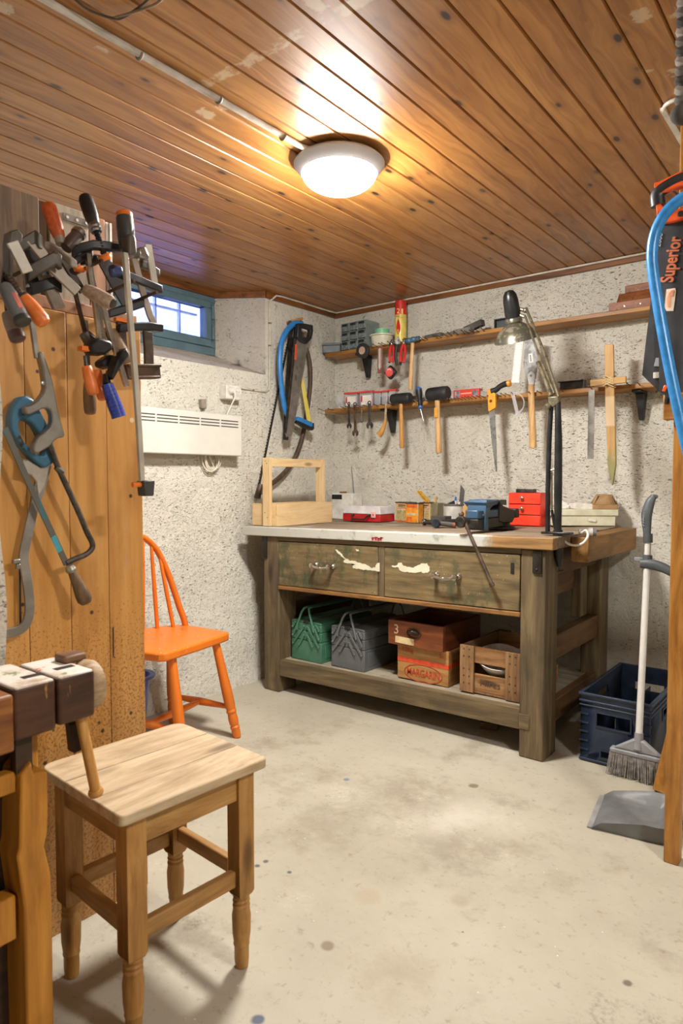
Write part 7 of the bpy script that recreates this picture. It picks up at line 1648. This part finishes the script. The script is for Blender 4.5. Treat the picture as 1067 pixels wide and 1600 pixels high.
zt_ = P(149, 1045).z; zb = P(149, 1122).z
o = thing('carpenters_bench', 'paint-stained wooden carpenter\'s bench with end vise in the lower left corner', 'workbench', (-1.18, .5, 0))
XBk = -1.262
M_cb2 = wood('red_brown_bench_top', ('#5a3012', '#85501f', '#a26b34'), 'y', 1, .5, .2, .4, '#1d1008')
obj('top', G().bx(XBk, XC + .004, .10, ya, zt_ - .105, zt_ - .008), M_cb2, o, bevel=.006)
obj('top_block', G().bx(XBk, XC, ya + .0005, yb_ - .0015, zb, zt_), M_cb, o, bevel=.007, seg=3)
v_ = obj('vise_jaw', G().bx(XBk + .02, XC, yb_ + .0015, yc, zb + .004, zt_), M_cb, o, bevel=.007, seg=3)
obj('vise_hub', G().lathe([(0, -.001), (.035, -.001), (.044, .008), (.048, .020), (.044, .034), (.030, .042), (0, .044)], ((XBk + XC) / 2 + .02, yc, zt_ - .045), (0, 1, 0), 32), wood('pale_hub', ('#7d6244', '#a58a68', '#c2ab8a'), 'y', 2, .6, .2, .3), o)
c = P(112, 1019, .09); obj('bench_dog', G().bx(c.x - .02, c.x + .02, c.y - .025, c.y + .02, zt_ - .002, zt_ + .014), wood('dog_wood', ('#4a3120', '#6b4a32', '#8a6748'), 'y', 2), o, bevel=.004)
for px, py in ((100, 1043), (50, 1056)): c = az(px, py, zt_); obj('dog_hole', G().bx(c.x - .008, c.x + .008, c.y - .018, c.y + .018, zt_ - .002, zt_ + .0006), M_dark, o)
a, b = P(126, 1122, .03), P(149, 1234, .03); obj('tommy_bar', G().tube([a + (a - b) * .1, a, b], .0098, 12), M_hwood2, o); obj('bar_knob', G().lathe([(0, -.002), (.0125, -.001), (.0145, .005), (.012, .011), (0, .013)], b, b - a, 16), M_hwood2, o)
a, b = P(114, 1126, .06), P(119, 1172, .06); obj('guide_peg', G().beam(a, b, .022, .024, (1, 0, 0)), M_dk, o, bevel=.003)
# leg with a stepped foot, second post, rails, dark apron
lp_ = plx([(33, 1212), (50, 1190), (53, 1208), (75, 1205), (76, 1262), (75, 1300), (70, 1322), (80, 1365), (82, 1420)], XC - .02); lq = plx([(38, 1420), (27, 1340), (31, 1325), (32, 1260)], XC - .02)
yl, yr = lq[0].y, lp_[-1].y
obj('leg', G().prism(lp_ + [Vector((XC - .02, yr - .002, 0)), Vector((XC - .02, yl, 0))] + lq, (-.07, 0, 0)), M_leg, o, bevel=.004)
p, q = P(52, 1150, .05).y, P(79, 1150, .05).y; obj('post', G().bx(XC - .14, XC - .095, p, q, .0, zb - .001), M_leg, o, bevel=.003)
obj('post', G().bx(XC - .05, XC - .03, P(24, 1160, .03).y, P(50, 1160, .03).y, P(40, 1205, .03).z, zb - .001), M_dk, o)
obj('rail', G().bx(XC - .06, XC - .035, .1, P(26, 1225, .035).y, P(12, 1243, .035).z, P(12, 1210, .035).z), M_leg, o, bevel=.003); obj('rail', G().bx(XC - .07, XC - .035, .1, P(26, 1440, .035).y, P(12, 1475, .035).z, P(12, 1405, .035).z), M_leg, o, bevel=.003)
obj('dark_panel', G().bx(XC - .10, XC - .085, .1, P(34, 1320, .09).y, .05, zb - .002), M_dk, o)
